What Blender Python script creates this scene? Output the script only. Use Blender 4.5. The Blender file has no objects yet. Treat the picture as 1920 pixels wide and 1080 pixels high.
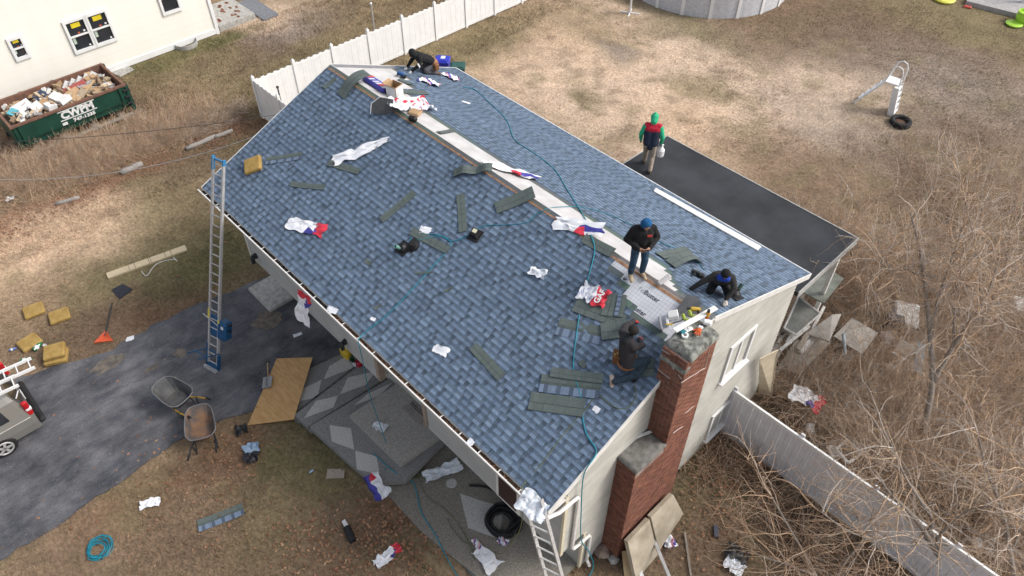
import bpy, bmesh, math, random
import numpy as np
from mathutils import Vector, Matrix, noise as mnoise

sc = bpy.context.scene
rad = math.radians
# ------------------------------------------------------------------ camera
CAM = np.array([4.81593, -5.65587, 18.79186])
YAW, PITCH, ROLL, FPX = -0.805926, 0.803208, 0.0050764, 1438.027
def cam_axes():
    cy, sy, cp, sp = math.cos(YAW), math.sin(YAW), math.cos(PITCH), math.sin(PITCH)
    fwd = np.array([sy*cp, cy*cp, -sp]); right = np.array([cy, -sy, 0.0]); up = np.cross(right, fwd)
    c, s = math.cos(ROLL), math.sin(ROLL)
    return c*right + s*up, -s*right + c*up, fwd
AX, AY, AF = cam_axes()
cd = bpy.data.cameras.new('camera'); co = bpy.data.objects.new('camera', cd)
sc.collection.objects.link(co); sc.camera = co
cd.sensor_width = 36.0; cd.lens = FPX/1920*36.0; cd.clip_end = 2000; cd.clip_start = 0.1
co.matrix_world = Matrix(((AX[0], AY[0], -AF[0], CAM[0]), (AX[1], AY[1], -AF[1], CAM[1]), (AX[2], AY[2], -AF[2], CAM[2]), (0, 0, 0, 1)))
# ------------------------------------------------------------------ sky, sun, exposure
SUN_EL, SUN_AZ = rad(44), rad(46)          # azimuth measured from +Y towards +X
w = bpy.data.worlds.new('World'); sc.world = w; w.use_nodes = True
nt = w.node_tree; nt.nodes.clear()
sky = nt.nodes.new('ShaderNodeTexSky'); sky.sky_type = 'NISHITA'; sky.sun_disc = False
sky.sun_elevation = SUN_EL; sky.sun_rotation = SUN_AZ; sky.dust_density = 4.0; sky.air_density = 1.0
hsv = nt.nodes.new('ShaderNodeHueSaturation'); hsv.inputs['Saturation'].default_value = 0.45
bg = nt.nodes.new('ShaderNodeBackground'); bg.inputs['Strength'].default_value = 0.15
wo = nt.nodes.new('ShaderNodeOutputWorld')
nt.links.new(sky.outputs[0], hsv.inputs['Color']); nt.links.new(hsv.outputs[0], bg.inputs[0]); nt.links.new(bg.outputs[0], wo.inputs[0])
sd = bpy.data.lights.new('sun', 'SUN'); sd.energy = 1.3; sd.angle = rad(20); sd.color = (1.0, 0.965, 0.92)
so = bpy.data.objects.new('sun', sd); sc.collection.objects.link(so)
sdir = Vector((math.sin(SUN_AZ)*math.cos(SUN_EL), math.cos(SUN_AZ)*math.cos(SUN_EL), math.sin(SUN_EL)))
so.rotation_euler = (-sdir).to_track_quat('-Z', 'Y').to_euler()
sc.view_settings.view_transform = 'Standard'; sc.view_settings.look = 'None'
sc.view_settings.exposure = 0.47; sc.view_settings.gamma = 1.0
sc.render.engine = 'CYCLES'; sc.cycles.max_bounces = 5; sc.cycles.diffuse_bounces = 3
sc.cycles.glossy_bounces = 2; sc.cycles.transparent_max_bounces = 6

# ------------------------------------------------------------------ measures of the place (metres)
H = 4.75                    # front and rear eaves above the ground
LEN = 14.1                  # roof length; near gable rake at x = 0, far one at x = -LEN
WID = 9.69634                # eave to eave; front eave at y = 0
KS = 0.421661               # roof pitch
TH = math.atan(KS); CT, ST = math.cos(TH), math.sin(TH)
SLOPE = WID/2/CT
def ray(u, v):
    d = AX*((u-960)/FPX) - AY*((v-540)/FPX) + AF
    return d
def hit(u, v, n, d):
    n = np.array(n, float); r = ray(u, v); return Vector(CAM + (d - n@CAM)/(n@r)*r)
def G(u, v, z=0.0): return hit(u, v, (0, 0, 1), z)          # survey of a level surface
def RF(u, v, o=0.0): return hit(u, v, (0, -KS, 1), H + o)   # front roof slope
def RB(u, v, o=0.0): return hit(u, v, (0, KS, 1), H + KS*WID + o)
def PX(u, v, x): return hit(u, v, (1, 0, 0), x)
def PY(u, v, y): return hit(u, v, (0, 1, 0), y)
NF = Vector((0, -ST, CT)); NB = Vector((0, ST, CT)); UPZ = Vector((0, 0, 1))
def front_pt(x, b, n=0.0): return Vector((x, b*CT - n*ST, H + b*ST + n*CT))
def rear_pt(x, b, n=0.0): return Vector((x, WID - b*CT + n*ST, H + b*ST + n*CT))

# ------------------------------------------------------------------ materials
MATS = {}
def mat(name, c, c2=None, scale=6.0, rough=0.85, bump=0.0, bscale=60.0, metal=0.0, spec=0.35, detail=4.0, stretch=None, coords='Object', objrand=0.0, attr=None, coat=0.0, trans=0.0):
    if name in MATS: return MATS[name]
    m = bpy.data.materials.new(name); m.use_nodes = True; MATS[name] = m
    t = m.node_tree; b = t.nodes['Principled BSDF']
    b.inputs['Roughness'].default_value = rough; b.inputs['Metallic'].default_value = metal
    b.inputs['Specular IOR Level'].default_value = spec
    if coat: b.inputs['Coat Weight'].default_value = coat
    if trans: b.inputs['Transmission Weight'].default_value = trans
    tc = t.nodes.new('ShaderNodeTexCoord'); src = tc.outputs[coords]
    if stretch:
        mp = t.nodes.new('ShaderNodeMapping'); mp.inputs['Scale'].default_value = stretch
        t.links.new(src, mp.inputs['Vector']); src = mp.outputs[0]
    c4 = (*c, 1)
    if c2 is None: c2 = tuple(x*0.78 for x in c)
    n = t.nodes.new('ShaderNodeTexNoise'); n.inputs['Scale'].default_value = scale; n.inputs['Detail'].default_value = detail
    t.links.new(src, n.inputs['Vector'])
    r = t.nodes.new('ShaderNodeValToRGB'); r.color_ramp.elements[0].position = 0.35; r.color_ramp.elements[1].position = 0.66
    r.color_ramp.elements[0].color = (*c2, 1); r.color_ramp.elements[1].color = c4
    t.links.new(n.outputs['Fac'], r.inputs[0]); out = r.outputs[0]
    if attr:
        a = t.nodes.new('ShaderNodeAttribute'); a.attribute_name = attr
        mx = t.nodes.new('ShaderNodeMix'); mx.data_type = 'RGBA'; mx.blend_type = 'MULTIPLY'; mx.inputs[0].default_value = 1.0
        t.links.new(a.outputs['Color'], mx.inputs[6]); t.links.new(out, mx.inputs[7]); out = mx.outputs[2]
    if objrand:
        oi = t.nodes.new('ShaderNodeObjectInfo'); mr = t.nodes.new('ShaderNodeMapRange')
        mr.inputs[3].default_value = 1-objrand; mr.inputs[4].default_value = 1+objrand
        t.links.new(oi.outputs['Random'], mr.inputs[0])
        mx = t.nodes.new('ShaderNodeMix'); mx.data_type = 'RGBA'; mx.blend_type = 'MULTIPLY'; mx.inputs[0].default_value = 1.0
        t.links.new(out, mx.inputs[6]); t.links.new(mr.outputs[0], mx.inputs[7]); out = mx.outputs[2]
    t.links.new(out, b.inputs['Base Color'])
    if bump:
        bn = t.nodes.new('ShaderNodeTexNoise'); bn.inputs['Scale'].default_value = bscale; bn.inputs['Detail'].default_value = 3
        t.links.new(src, bn.inputs['Vector'])
        bp = t.nodes.new('ShaderNodeBump'); bp.inputs['Strength'].default_value = bump; bp.inputs['Distance'].default_value = 0.02
        t.links.new(bn.outputs['Fac'], bp.inputs['Height']); t.links.new(bp.outputs[0], b.inputs['Normal'])
    return m
white_vinyl = mat('white_vinyl', (.80, .80, .79), (.74, .74, .73), 3, .5)
grey_vinyl = mat('grey_vinyl', (.74, .73, .75), (.64, .63, .65), 2.5, .6)
white_paint = mat('white_paint', (.78, .77, .74), (.66, .65, .62), 5, .55)
cream_paint = mat('cream_trim', (.66, .60, .45), (.56, .50, .38), 5, .7)
siding_m = mat('beige_siding', (.47, .46, .415), (.37, .36, .325), 1.6, .6, objrand=.06, detail=8)
siding_grey = mat('grey_green_siding', (.44, .445, .43), (.39, .395, .38), 2, .6, objrand=.04)
alu = mat('aluminium', (.56, .55, .54), (.44, .435, .43), 12, .45, metal=.35)
dark_metal = mat('dark_metal', (.05, .055, .06), None, 10, .5, metal=.3)
black_plastic = mat('black_plastic', (.018, .018, .02), (.012, .012, .013), 8, .45)
black_rubber = mat('black_rubber', (.022, .022, .024), (.014, .014, .015), 20, .8)
wood_m = mat('raw_wood', (.50, .37, .21), (.38, .26, .14), 4, .8, stretch=(1, 8, 8))
oldwood = mat('weathered_wood', (.34, .30, .25), (.22, .19, .16), 5, .9, stretch=(1, 8, 8))
glass_m = mat('window_glass', (.03, .035, .045), (.02, .025, .03), 2, .08, spec=.8)
concrete = mat('concrete', (.46, .445, .415), (.31, .30, .275), 7, .92, bump=.5, bscale=90)
shingle_m = mat('asphalt_shingle', (.95, .97, .97), (.64, .66, .69), 45, .72, bump=.25, bscale=350, attr='Col', spec=.4)
shingle_o = mat('asphalt_shingle_piece', (.95, .97, .97), (.64, .66, .69), 45, .72, bump=.25, bscale=350, attr='Col', spec=.4, objrand=.10)
plastic_c = mat('printed_plastic', (1, 1, 1), (.95, .95, .97), 5, .5, attr='Col', spec=.5)
matte_c = mat('matte_coloured', (1, 1, 1), (.84, .84, .84), 14, .85, attr='Col')
teal_hose = mat('teal_hose', (.015, .25, .33), (.01, .18, .25), 6, .45)
olive_hose = mat('olive_hose', (.16, .19, .09), (.11, .13, .06), 6, .5)
steel_rust = mat('rusty_steel', (.22, .11, .075), (.13, .075, .055), 5, .85)

# ------------------------------------------------------------------ mesh helpers
COL = sc.collection
def link(o, parent=None):
    COL.objects.link(o)
    if parent is not None: o.parent = parent
    return o
def tag(o, label=None, cat=None, group=None, kind=None):
    if label: o['label'] = label
    if cat: o['category'] = cat
    if group: o['group'] = group
    if kind: o['kind'] = kind
    return o
def thing(name, label, cat, loc=(0, 0, 0), rotz=0.0, group=None, mw=None):
    o = bpy.data.objects.new(name, None); o.empty_display_size = 0.2; link(o)
    if mw is not None: o.matrix_world = mw
    else: o.location = loc; o.rotation_euler = (0, 0, rotz)
    return tag(o, label, cat, group)
def frame(P, n=UPZ, d=Vector((1, 0, 0))):
    n = Vector(n).normalized(); x = Vector(d); x = (x - n*x.dot(n)).normalized(); y = n.cross(x)
    return Matrix(((x.x, y.x, n.x, P[0]), (x.y, y.y, n.y, P[1]), (x.z, y.z, n.z, P[2]), (0, 0, 0, 1)))
class MB:
    def __init__(s): s.v = []; s.f = []; s.m = []; s.c = []
    def add(s, vs, fs, mi=0, col=None):
        o = len(s.v); s.v += [tuple(p) for p in vs]
        for f in fs: s.f.append(tuple(i+o for i in f)); s.m.append(mi); s.c.append(col or (1, 1, 1))
        return s
    def box(s, c, d, rz=0.0, mi=0, col=None, M=None, taper=1.0):
        x, y, z = d[0]/2, d[1]/2, d[2]/2; vs = []
        for k, t in ((-z, 1.0), (z, taper)):
            for i, j in ((-x, -y), (x, -y), (x, y), (-x, y)): vs.append(Vector((i*t, j*t, k)))
        R = M if M is not None else Matrix.Rotation(rz, 3, 'Z')
        vs = [R @ p + Vector(c) for p in vs]
        return s.add(vs, [(3, 2, 1, 0), (4, 5, 6, 7), (0, 1, 5, 4), (1, 2, 6, 5), (2, 3, 7, 6), (3, 0, 4, 7)], mi, col)
    def bbox(s, c, d, bev=.02, mi=0, col=None, M=None):      # bevelled box
        x, y, z = d[0]/2, d[1]/2, d[2]/2; b = min(bev, x*.9, y*.9, z*.9); vs = []
        def ring(k, a):
            return [Vector(p+(k,)) for p in ((-x+a, -y), (x-a, -y), (x, -y+a), (x, y-a), (x-a, y), (-x+a, y), (-x, y-a), (-x, -y+a))]
        def inner(k):
            return [Vector((p.x*(x-b)/x, p.y*(y-b)/y, k)) for p in ring(k, b)]
        vs = inner(-z) + ring(-z+b, b) + ring(z-b, b) + inner(z)
        if M is not None: vs = [M @ p for p in vs]
        vs = [p + Vector(c) for p in vs]
        fs = [tuple(range(7, -1, -1)), tuple(range(24, 32))]
        for r in range(3):
            for i in range(8): j = (i+1) % 8; fs.append((r*8+i, r*8+j, r*8+8+j, r*8+8+i))
        return s.add(vs, fs, mi, col)
    def poly(s, pts, t=0.0, mi=0, col=None, n=UPZ):           # polygon slab, top at pts, thickness t downwards
        k = len(pts); n = Vector(n); pts = [Vector(p) for p in pts]
        if t == 0: return s.add(pts, [tuple(range(k))], mi, col)
        vs = pts + [p - n*t for p in pts]
        fs = [tuple(range(k)), tuple(range(2*k-1, k-1, -1))] + [(i, k+i, k+(i+1) % k, (i+1) % k) for i in range(k)]
        return s.add(vs, fs, mi, col)
    def tube(s, pts, r, n=6, mi=0, col=None, caps=True):
        pts = [Vector(p) for p in pts]; k = len(pts); rr = r if hasattr(r, '__len__') else [r]*k
        vs = []; prev = None
        for i, p in enumerate(pts):
            d = (pts[min(i+1, k-1)] - pts[max(i-1, 0)]); d = d.normalized() if d.length > 1e-9 else Vector((0, 0, 1))
            a = prev if prev is not None else (Vector((0, 0, 1)) if abs(d.z) < .9 else Vector((1, 0, 0)))
            x = (a - d*a.dot(d))
            if x.length < 1e-6: x = d.orthogonal()
            x.normalize(); y = d.cross(x); prev = x
            for j in range(n):
                t = 2*math.pi*j/n; vs.append(p + (x*math.cos(t) + y*math.sin(t))*rr[i])
        fs = []
        for i in range(k-1):
            for j in range(n):
                q = (j+1) % n; fs.append((i*n+j, i*n+q, i*n+n+q, i*n+n+j))
        if caps: fs += [tuple(range(n-1, -1, -1)), tuple(range((k-1)*n, k*n))]
        return s.add(vs, fs, mi, col)
    def lathe(s, prof, c=(0, 0, 0), n=16, mi=0, col=None, sx=1.0, sy=1.0, M=None, a0=0.0, a1=2*math.pi):
        vs = []; full = abs(a1-a0-2*math.pi) < 1e-6; cols = n if full else n+1
        for r, z in prof:
            for j in range(cols):
                t = a0 + (a1-a0)*j/n; p = Vector((r*math.cos(t)*sx, r*math.sin(t)*sy, z))
                vs.append((M @ p if M is not None else p) + Vector(c))
        fs = []
        for i in range(len(prof)-1):
            for j in range(n):
                q = (j+1) % cols; fs.append((i*cols+j, i*cols+q, i*cols+cols+q, i*cols+cols+j))
        return s.add(vs, fs, mi, col)
    def torus(s, c, R, r, n=20, k=8, mi=0, col=None, M=None):
        vs = []
        for i in range(n):
            a = 2*math.pi*i/n
            for j in range(k):
                b = 2*math.pi*j/k; p = Vector(((R+r*math.cos(b))*math.cos(a), (R+r*math.cos(b))*math.sin(a), r*math.sin(b)))
                vs.append((M @ p if M is not None else p) + Vector(c))
        fs = [(i*k+j, ((i+1) % n)*k+j, ((i+1) % n)*k+(j+1) % k, i*k+(j+1) % k) for i in range(n) for j in range(k)]
        return s.add(vs, fs, mi, col)
    def mesh(s, name, mats, smooth=False):
        me = bpy.data.meshes.new(name); me.from_pydata([tuple(p) for p in s.v], [], s.f)
        for m in (mats if isinstance(mats, (list, tuple)) else [mats]): me.materials.append(m)
        me.polygons.foreach_set('material_index', s.m)
        if any(c != (1, 1, 1) for c in s.c):
            ca = me.color_attributes.new('Col', 'FLOAT_COLOR', 'CORNER'); buf = np.ones((len(me.loops), 4), np.float32); i = 0
            for f, c in zip(s.f, s.c): buf[i:i+len(f), :3] = c; i += len(f)
            ca.data.foreach_set('color', buf.ravel())
        if smooth: me.polygons.foreach_set('use_smooth', [True]*len(me.polygons))
        me.update(); return me
    def build(s, name, mats, parent=None, smooth=False, mw=None):
        o = bpy.data.objects.new(name, s.mesh(name, mats, smooth)); link(o, parent)
        if mw is not None: o.matrix_world = mw
        return o
def part(name, mats, parent, fn, smooth=False):
    m = MB(); fn(m); return m.build(name, mats, parent, smooth)
def child_mesh(name, me, parent, loc=(0, 0, 0), rot=(0, 0, 0), scale=(1, 1, 1)):
    o = bpy.data.objects.new(name, me); link(o, parent); o.location = loc; o.rotation_euler = rot; o.scale = scale; return o
def np_mesh(name, v, f, mats, col=None, smooth=False):
    me = bpy.data.meshes.new(name); k = f.shape[1]
    me.vertices.add(len(v)); me.vertices.foreach_set('co', np.asarray(v, np.float32).ravel())
    me.loops.add(f.size); me.loops.foreach_set('vertex_index', f.astype(np.int32).ravel())
    me.polygons.add(len(f)); me.polygons.foreach_set('loop_start', np.arange(0, f.size, k, dtype=np.int32))
    try: me.polygons.foreach_set('loop_total', np.full(len(f), k, np.int32))
    except Exception: pass
    for m in (mats if isinstance(mats, (list, tuple)) else [mats]): me.materials.append(m)
    if col is not None:
        ca = me.color_attributes.new('Col', 'FLOAT_COLOR', 'POINT'); b = np.ones((len(v), 4), np.float32); b[:, :3] = col
        ca.data.foreach_set('color', b.ravel())
    if smooth: me.polygons.foreach_set('use_smooth', np.ones(len(f), bool))
    me.update(calc_edges=True); me.validate(); return me
def text_mesh(s, size, m, depth=0.002, bold=0.0, shear=0.0, spacing=1.0, xscale=1.0):
    cu = bpy.data.curves.new('lettering', 'FONT'); cu.body = s; cu.size = size; cu.extrude = depth; cu.offset = bold
    cu.align_x = 'CENTER'; cu.align_y = 'CENTER'; cu.shear = shear; cu.space_character = spacing; cu.resolution_u = 2
    o = bpy.data.objects.new('tmp', cu); COL.objects.link(o)
    dg = bpy.context.evaluated_depsgraph_get(); me = bpy.data.meshes.new_from_object(o.evaluated_get(dg))
    bpy.data.objects.remove(o); me.materials.clear(); me.materials.append(m)
    if xscale != 1.0:
        for v in me.vertices: v.co.x *= xscale
    return me
# value noise on arrays
def vnoise(x, y, s, seed=0):
    x = np.asarray(x)*s + seed*17.3; y = np.asarray(y)*s + seed*9.7
    xi, yi = np.floor(x), np.floor(y); fx, fy = x-xi, y-yi; fx = fx*fx*(3-2*fx); fy = fy*fy*(3-2*fy)
    def h(a, b):
        q = np.sin(a*127.1 + b*311.7 + seed*74.7)*43758.5453; return q - np.floor(q)
    return (h(xi, yi)*(1-fx) + h(xi+1, yi)*fx)*(1-fy) + (h(xi, yi+1)*(1-fx) + h(xi+1, yi+1)*fx)*fy
def fbm(x, y, s, seed=0, o=4):
    t = 0; a = .5
    for k in range(o): t = t + a*vnoise(x, y, s*2**k, seed+k); a *= .5
    return t/(1-.5**o)
rng = random.Random(7); nr = np.random.default_rng(11)
# ------------------------------------------------------------------ ground: one sheet, fine where it is seen, coarse out to the horizon
TAN = (.63, .49, .36); PALE = (.69, .575, .46); BROWN = (.23, .175, .125); DIRT = (.31, .255, .20); GREEN = (.185, .18, .095)
OLIVE = (.255, .225, .135); DARK = (.13, .10, .075); RUST = (.25, .135, .085); GREYD = (.33, .29, .255); STRAW = (.36, .28, .19)
DRIVE = [(-16.2, -13), (-16.0, -7.1), (-15.6, -5.8), (-15.0, -4.3), (-15.0, -2.0), (-14.5, .7), (-14.3, 2.2), (-9.2, 2.2), (-9.6, -1.0), (-9.92, -2.15), (-10.45, -3.55), (-10.2, -7.4), (-10.4, -13)]
def inside(x, y, poly):
    x = np.asarray(x); y = np.asarray(y); c = np.zeros(x.shape, bool); n = len(poly); j = n-1
    for i in range(n):
        xi, yi = poly[i]; xj, yj = poly[j]
        c ^= ((yi > y) != (yj > y)) & (x < (xj-xi)*(y-yi)/((yj-yi) or 1e-9)+xi); j = i
    return c
# (image survey point, radius in m along x, along y, colour, strength)
PATCH = [((1500, 120), 14, 12, BROWN, .55), ((1250, 130), 7.5, 6, PALE, .95), ((1000, 90), 6, 5, TAN, .85), ((1130, 200), 5, 4, PALE, .6), ((1350, 250), 4, 3, TAN, .8), ((1450, 200), 3.5, 3, PALE, .6),
 ((1480, 60), 5, 4, BROWN, .8), ((1700, 60), 7, 4, BROWN, .75), ((1800, 200), 6, 5, GREYD, .75), ((1600, 230), 4, 3, GREYD, .6), ((1560, 170), 3, 2.4, PALE, .55), ((1850, 330), 4, 5, BROWN, .7), ((1480, 330), 3, 2.4, BROWN, .8), ((1750, 20), 4, 2.5, OLIVE, .6), ((1890, 60), 4, 2.5, OLIVE, .7),
 ((1100, 60), 3, 1.2, OLIVE, .5), ((900, 90), 1.4, 2.5, OLIVE, .7), ((930, 55), 1.2, 4, OLIVE, .6), ((1280, 45), 3.5, 1.0, GREEN, .55), ((1105, 180), 1.0, .5, GREEN, .6), ((1330, 175), 1.5, .8, OLIVE, .6), ((1280, 170), .8, .5, OLIVE, .5), ((1155, 95), 1.2, .7, GREYD, .7),
 ((650, 50), 6, 7, OLIVE, .9), ((700, 20), 4, 5, STRAW, .5), ((560, 130), 3, 3, OLIVE, .75), ((520, 70), 1.5, 3.2, GREYD, .95), ((500, 30), 1.6, 2.5, PALE, .7), ((430, 110), 2.5, 2.5, BROWN, .6), ((330, 130), 2.2, 2.6, OLIVE, .6), ((300, 110), .8, 2.6, GREEN, .8), ((400, 75), .7, 2.0, GREEN, .8), ((350, 190), 2.0, 2.5, STRAW, .6),
 ((440, 180), 2.0, 2.0, OLIVE, .7), ((250, 250), 2.2, 4.5, STRAW, .75), ((100, 300), 2.2, 4.0, STRAW, .75), ((120, 245), 1.0, 4.0, DARK, .6), ((20, 300), 2.0, 2.5, BROWN, .8), ((200, 345), .55, 6.5, RUST, .75), ((60, 410), .6, 3.5, RUST, .8), ((420, 265), .6, 2.5, RUST, .7), ((330, 320), 1.2, 3.0, BROWN, .8), ((380, 300), 1.3, 2.0, DARK, .5),
 ((60, 480), 2.4, 4.0, TAN, .95), ((150, 430), 1.6, 2.5, TAN, .8), ((330, 380), 2.0, 2.2, OLIVE, .75), ((250, 520), 1.7, 2.4, OLIVE, .85), ((360, 470), 1.6, 2.0, OLIVE, .9), ((440, 470), 1.2, 1.6, GREEN, .7), ((330, 500), .9, 1.2, GREEN, .8), ((150, 520), 1.2, 1.5, GREEN, .35), ((230, 600), 1.3, 1.6, BROWN, .9), ((130, 640), 1.2, 1.5, BROWN, .8), ((320, 560), 1.0, 1.6, RUST, .4), ((220, 690), .8, 1.2, STRAW, .8), ((40, 570), 1.6, 1.6, STRAW, .7), ((480, 300), 1.5, 3.0, BROWN, .6), ((470, 280), .8, 1.6, GREEN, .4),
 ((300, 960), 2.0, 2.6, STRAW, .85), ((200, 1060), 2.5, 2.5, BROWN, .7), ((420, 880), 1.2, 1.2, RUST, .6), ((440, 840), .7, .8, RUST, .7), ((290, 900), .9, 1.8, RUST, .55), ((520, 830), 1.1, 1.0, GREEN, .75), ((560, 900), 1.2, 1.4, OLIVE, .85), ((500, 960), 1.2, 1.4, STRAW, .6), ((600, 960), 1.1, 1.2, GREEN, .75), ((560, 1010), 1.0, .9, RUST, .6), ((700, 980), .9, 1.5, RUST, .75), ((740, 1000), .7, 1.4, DARK, .45), ((620, 1060), 1.4, 1.0, STRAW, .55), ((470, 1060), 1.2, 1.0, GREEN, .6), ((800, 1010), .5, 1.5, GREEN, .35),
 ((420, 1000), 4.5, 3.5, BROWN, .6), ((560, 930), 1.6, 1.8, OLIVE, .7), ((640, 1000), 1.2, 1.4, BROWN, .6), ((530, 860), 1.0, 1.2, GREEN, .7), ((620, 900), .8, 1.0, GREEN, .6), ((290, 110), .8, 2.6, GREEN, .9), ((395, 78), .7, 2.0, GREEN, .9), ((330, 515), .9, 1.2, GREEN, .6), ((1350, 900), 2.5, 1.8, DARK, .95), ((1420, 980), 2.6, 2.0, DARK, .8), ((1500, 1040), 3, 1.6, DARK, .75), ((1300, 1000), 1.2, 1.2, BROWN, .7), ((1160, 1050), .8, 1.2, DARK, .7), ((1340, 860), .8, .6, RUST, .6), ((1280, 1040), 1.2, .8, BROWN, .6),
 ((1600, 560), 3.5, 3.5, GREYD, .55), ((1700, 800), 4, 4, DARK, .6), ((1800, 600), 3, 3, OLIVE, .55), ((1850, 800), 3, 3, OLIVE, .6), ((1550, 480), 2.5, 2.0, RUST, .35), ((1900, 480), 2.5, 2.0, GREEN, .4), ((1480, 760), 1.5, 2.0, DARK, .6), ((1850, 1000), 2, 2, BROWN, .6)]
def ground_colour(x, y):
    x = np.asarray(x, float); y = np.asarray(y, float)
    wx = x + (fbm(x, y, .55, 3)-.5)*2.2; wy = y + (fbm(x, y, .55, 8)-.5)*2.2
    c = np.empty(x.shape+(3,)); c[:] = np.array(BROWN)*.55 + np.array(STRAW)*.45
    for (uv, rx, ry, col, st) in PATCH:
        P = G(*uv); d = ((wx-P.x)/rx)**2 + ((wy-P.y)/ry)**2
        a = min(1, st*1.1)*np.exp(-d**1.6*.8)[..., None]; c = c*(1-a) + np.array(col)*a
    n = fbm(x, y, 1.6, 21); m = fbm(x, y, 6.0, 31)
    g = np.clip((fbm(x, y, .9, 41)-.56)*6, 0, 1)[..., None]*.45
    c = c*(1-g) + np.array(OLIVE)*g
    g = np.clip((fbm(x, y, 1.3, 51)-.6)*7, 0, 1)[..., None]*.4
    c = c*(1-g) + np.array(BROWN)*.8*g
    c = c*(.80 + .40*n)[..., None]*(.80 + .40*m)[..., None]*np.array((.95, .885, .835))
    return c
def axis(lo, hi, st, far):
    a = list(np.arange(lo, hi+1e-6, st)); s = st; p = a[-1]
    while p < far: s *= 1.6; p += s; a.append(p)
    s = st; p = a[0]
    while p > -far: s *= 1.6; p -= s; a.insert(0, p)
    return np.array(a)
gx = axis(-34, 13, .16, 500); gy = axis(-11, 44, .16, 500)
XX, YY = np.meshgrid(gx, gy, indexing='ij'); nx, ny = len(gx), len(gy)
ZZ = (fbm(XX, YY, .35, 61)-.5)*.06 + (fbm(XX, YY, 2.2, 71)-.5)*.035
foot = (XX > -14.2) & (XX < 4) & (YY > -1.4) & (YY < 10)
ZZ = np.where(inside(XX, YY, DRIVE) | foot, -.03, ZZ)
gcol = ground_colour(XX, YY)
idx = np.arange(nx*ny).reshape(nx, ny)
gf = np.stack([idx[:-1, :-1], idx[1:, :-1], idx[1:, 1:], idx[:-1, 1:]], -1).reshape(-1, 4)
ground_m = mat('ground_soil', (1.08, 1.07, 1.05), (.66, .66, .66), 9, .97, bump=.9, bscale=22, attr='Col', detail=9, spec=.1)
me = np_mesh('ground', np.stack([XX, YY, ZZ], -1).reshape(-1, 3), gf, ground_m, gcol.reshape(-1, 3), True)
ground = link(bpy.data.objects.new('ground', me)); tag(ground, 'dead winter lawn with tan, brown and olive patches', 'ground', kind='structure')

# short dead grass: single blades strewn over the lawn
def lawn_ok(x, y):
    ok = ~inside(x, y, DRIVE)
    ok &= ~((x > -14.0) & (x < -.1) & (y > .4) & (y < 9.8)); ok &= ~((x > -7.1) & (x < 0) & (y > 9) & (y < 9.2)); ok &= ~((x > -10) & (x < -.2) & (y > -1.3) & (y < 2))
    ok &= ~((x < -30.9) & (y < 8.6)); ok &= ((x+18.15)**2+(y-31.15)**2 > 21)
    return ok
def in_view(x, y, z=0, mar=40):
    d = np.stack([x-CAM[0], y-CAM[1], np.zeros_like(x)+z-CAM[2]], -1)
    q = d@AF; u = 960+FPX*(d@AX)/q; v = 540-FPX*(d@AY)/q
    return (u > -mar) & (u < 1920+mar) & (v > -mar) & (v < 1080+mar)
def blades(n, lo, hi, wd, xr, yr, flat, seed, dens=None, cmul=1.0):
    r = np.random.default_rng(seed); x = r.uniform(*xr, n); y = r.uniform(*yr, n)
    k = lawn_ok(x, y) & in_view(x, y)
    if dens is not None: k &= r.random(n) < dens(x, y)
    x, y = x[k], y[k]; n = len(x); a = r.uniform(0, 2*np.pi, n); l = r.uniform(lo, hi, n); t = r.uniform(*flat, n)
    dx, dy = np.cos(a), np.sin(a); w = wd*r.uniform(.6, 1.3, n)
    b0 = np.stack([x-dy*w, y+dx*w, np.full(n, -.005)], -1); b1 = np.stack([x+dy*w, y-dx*w, np.full(n, -.005)], -1)
    tp = np.stack([x+dx*l*np.cos(t), y+dy*l*np.cos(t), .01+l*np.sin(t)], -1)
    v = np.stack([b0, b1, tp], 1).reshape(-1, 3); f = np.arange(3*n).reshape(-1, 3)
    c = ground_colour(x, y)*(r.uniform(.6, 1.4, n)[:, None])*cmul
    c[:, 0] *= r.uniform(.95, 1.08, n)
    return v, f, np.repeat(c, 3, 0)
grass_m = mat('dead_grass', (1, 1, 1), (.8, .8, .8), 3, .95, attr='Col', spec=.1)
sets = [blades(420000, .05, .12, .012, (-34, 12), (-10, 44), (.1, .7), 1), blades(120000, .04, .09, .008, (-19, 1), (-9, 3), (.1, .8), 2), blades(60000, .10, .20, .012, (-31, -21), (-6, 24), (.4, 1.1), 3), blades(260000, .08, .17, .011, (-34, 12), (-10, 44), (.4, 1.2), 4, lambda x, y: np.clip((fbm(x, y, 1.1, 91)-.5)*5, 0, 1)*np.clip((fbm(x, y, 5, 95)-.42)*5, 0, 1), np.array((.98, 1.02, .88)))]
off = 0; vs = []; fs = []; cs = []
for v, f, c in sets: vs.append(v); fs.append(f+off); cs.append(c); off += len(v)
o = link(bpy.data.objects.new('grass', np_mesh('grass', np.concatenate(vs), np.concatenate(fs), grass_m, np.concatenate(cs))))
tag(o, 'short dead tan and olive grass blades all over the yards', 'grass', kind='stuff')

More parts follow.
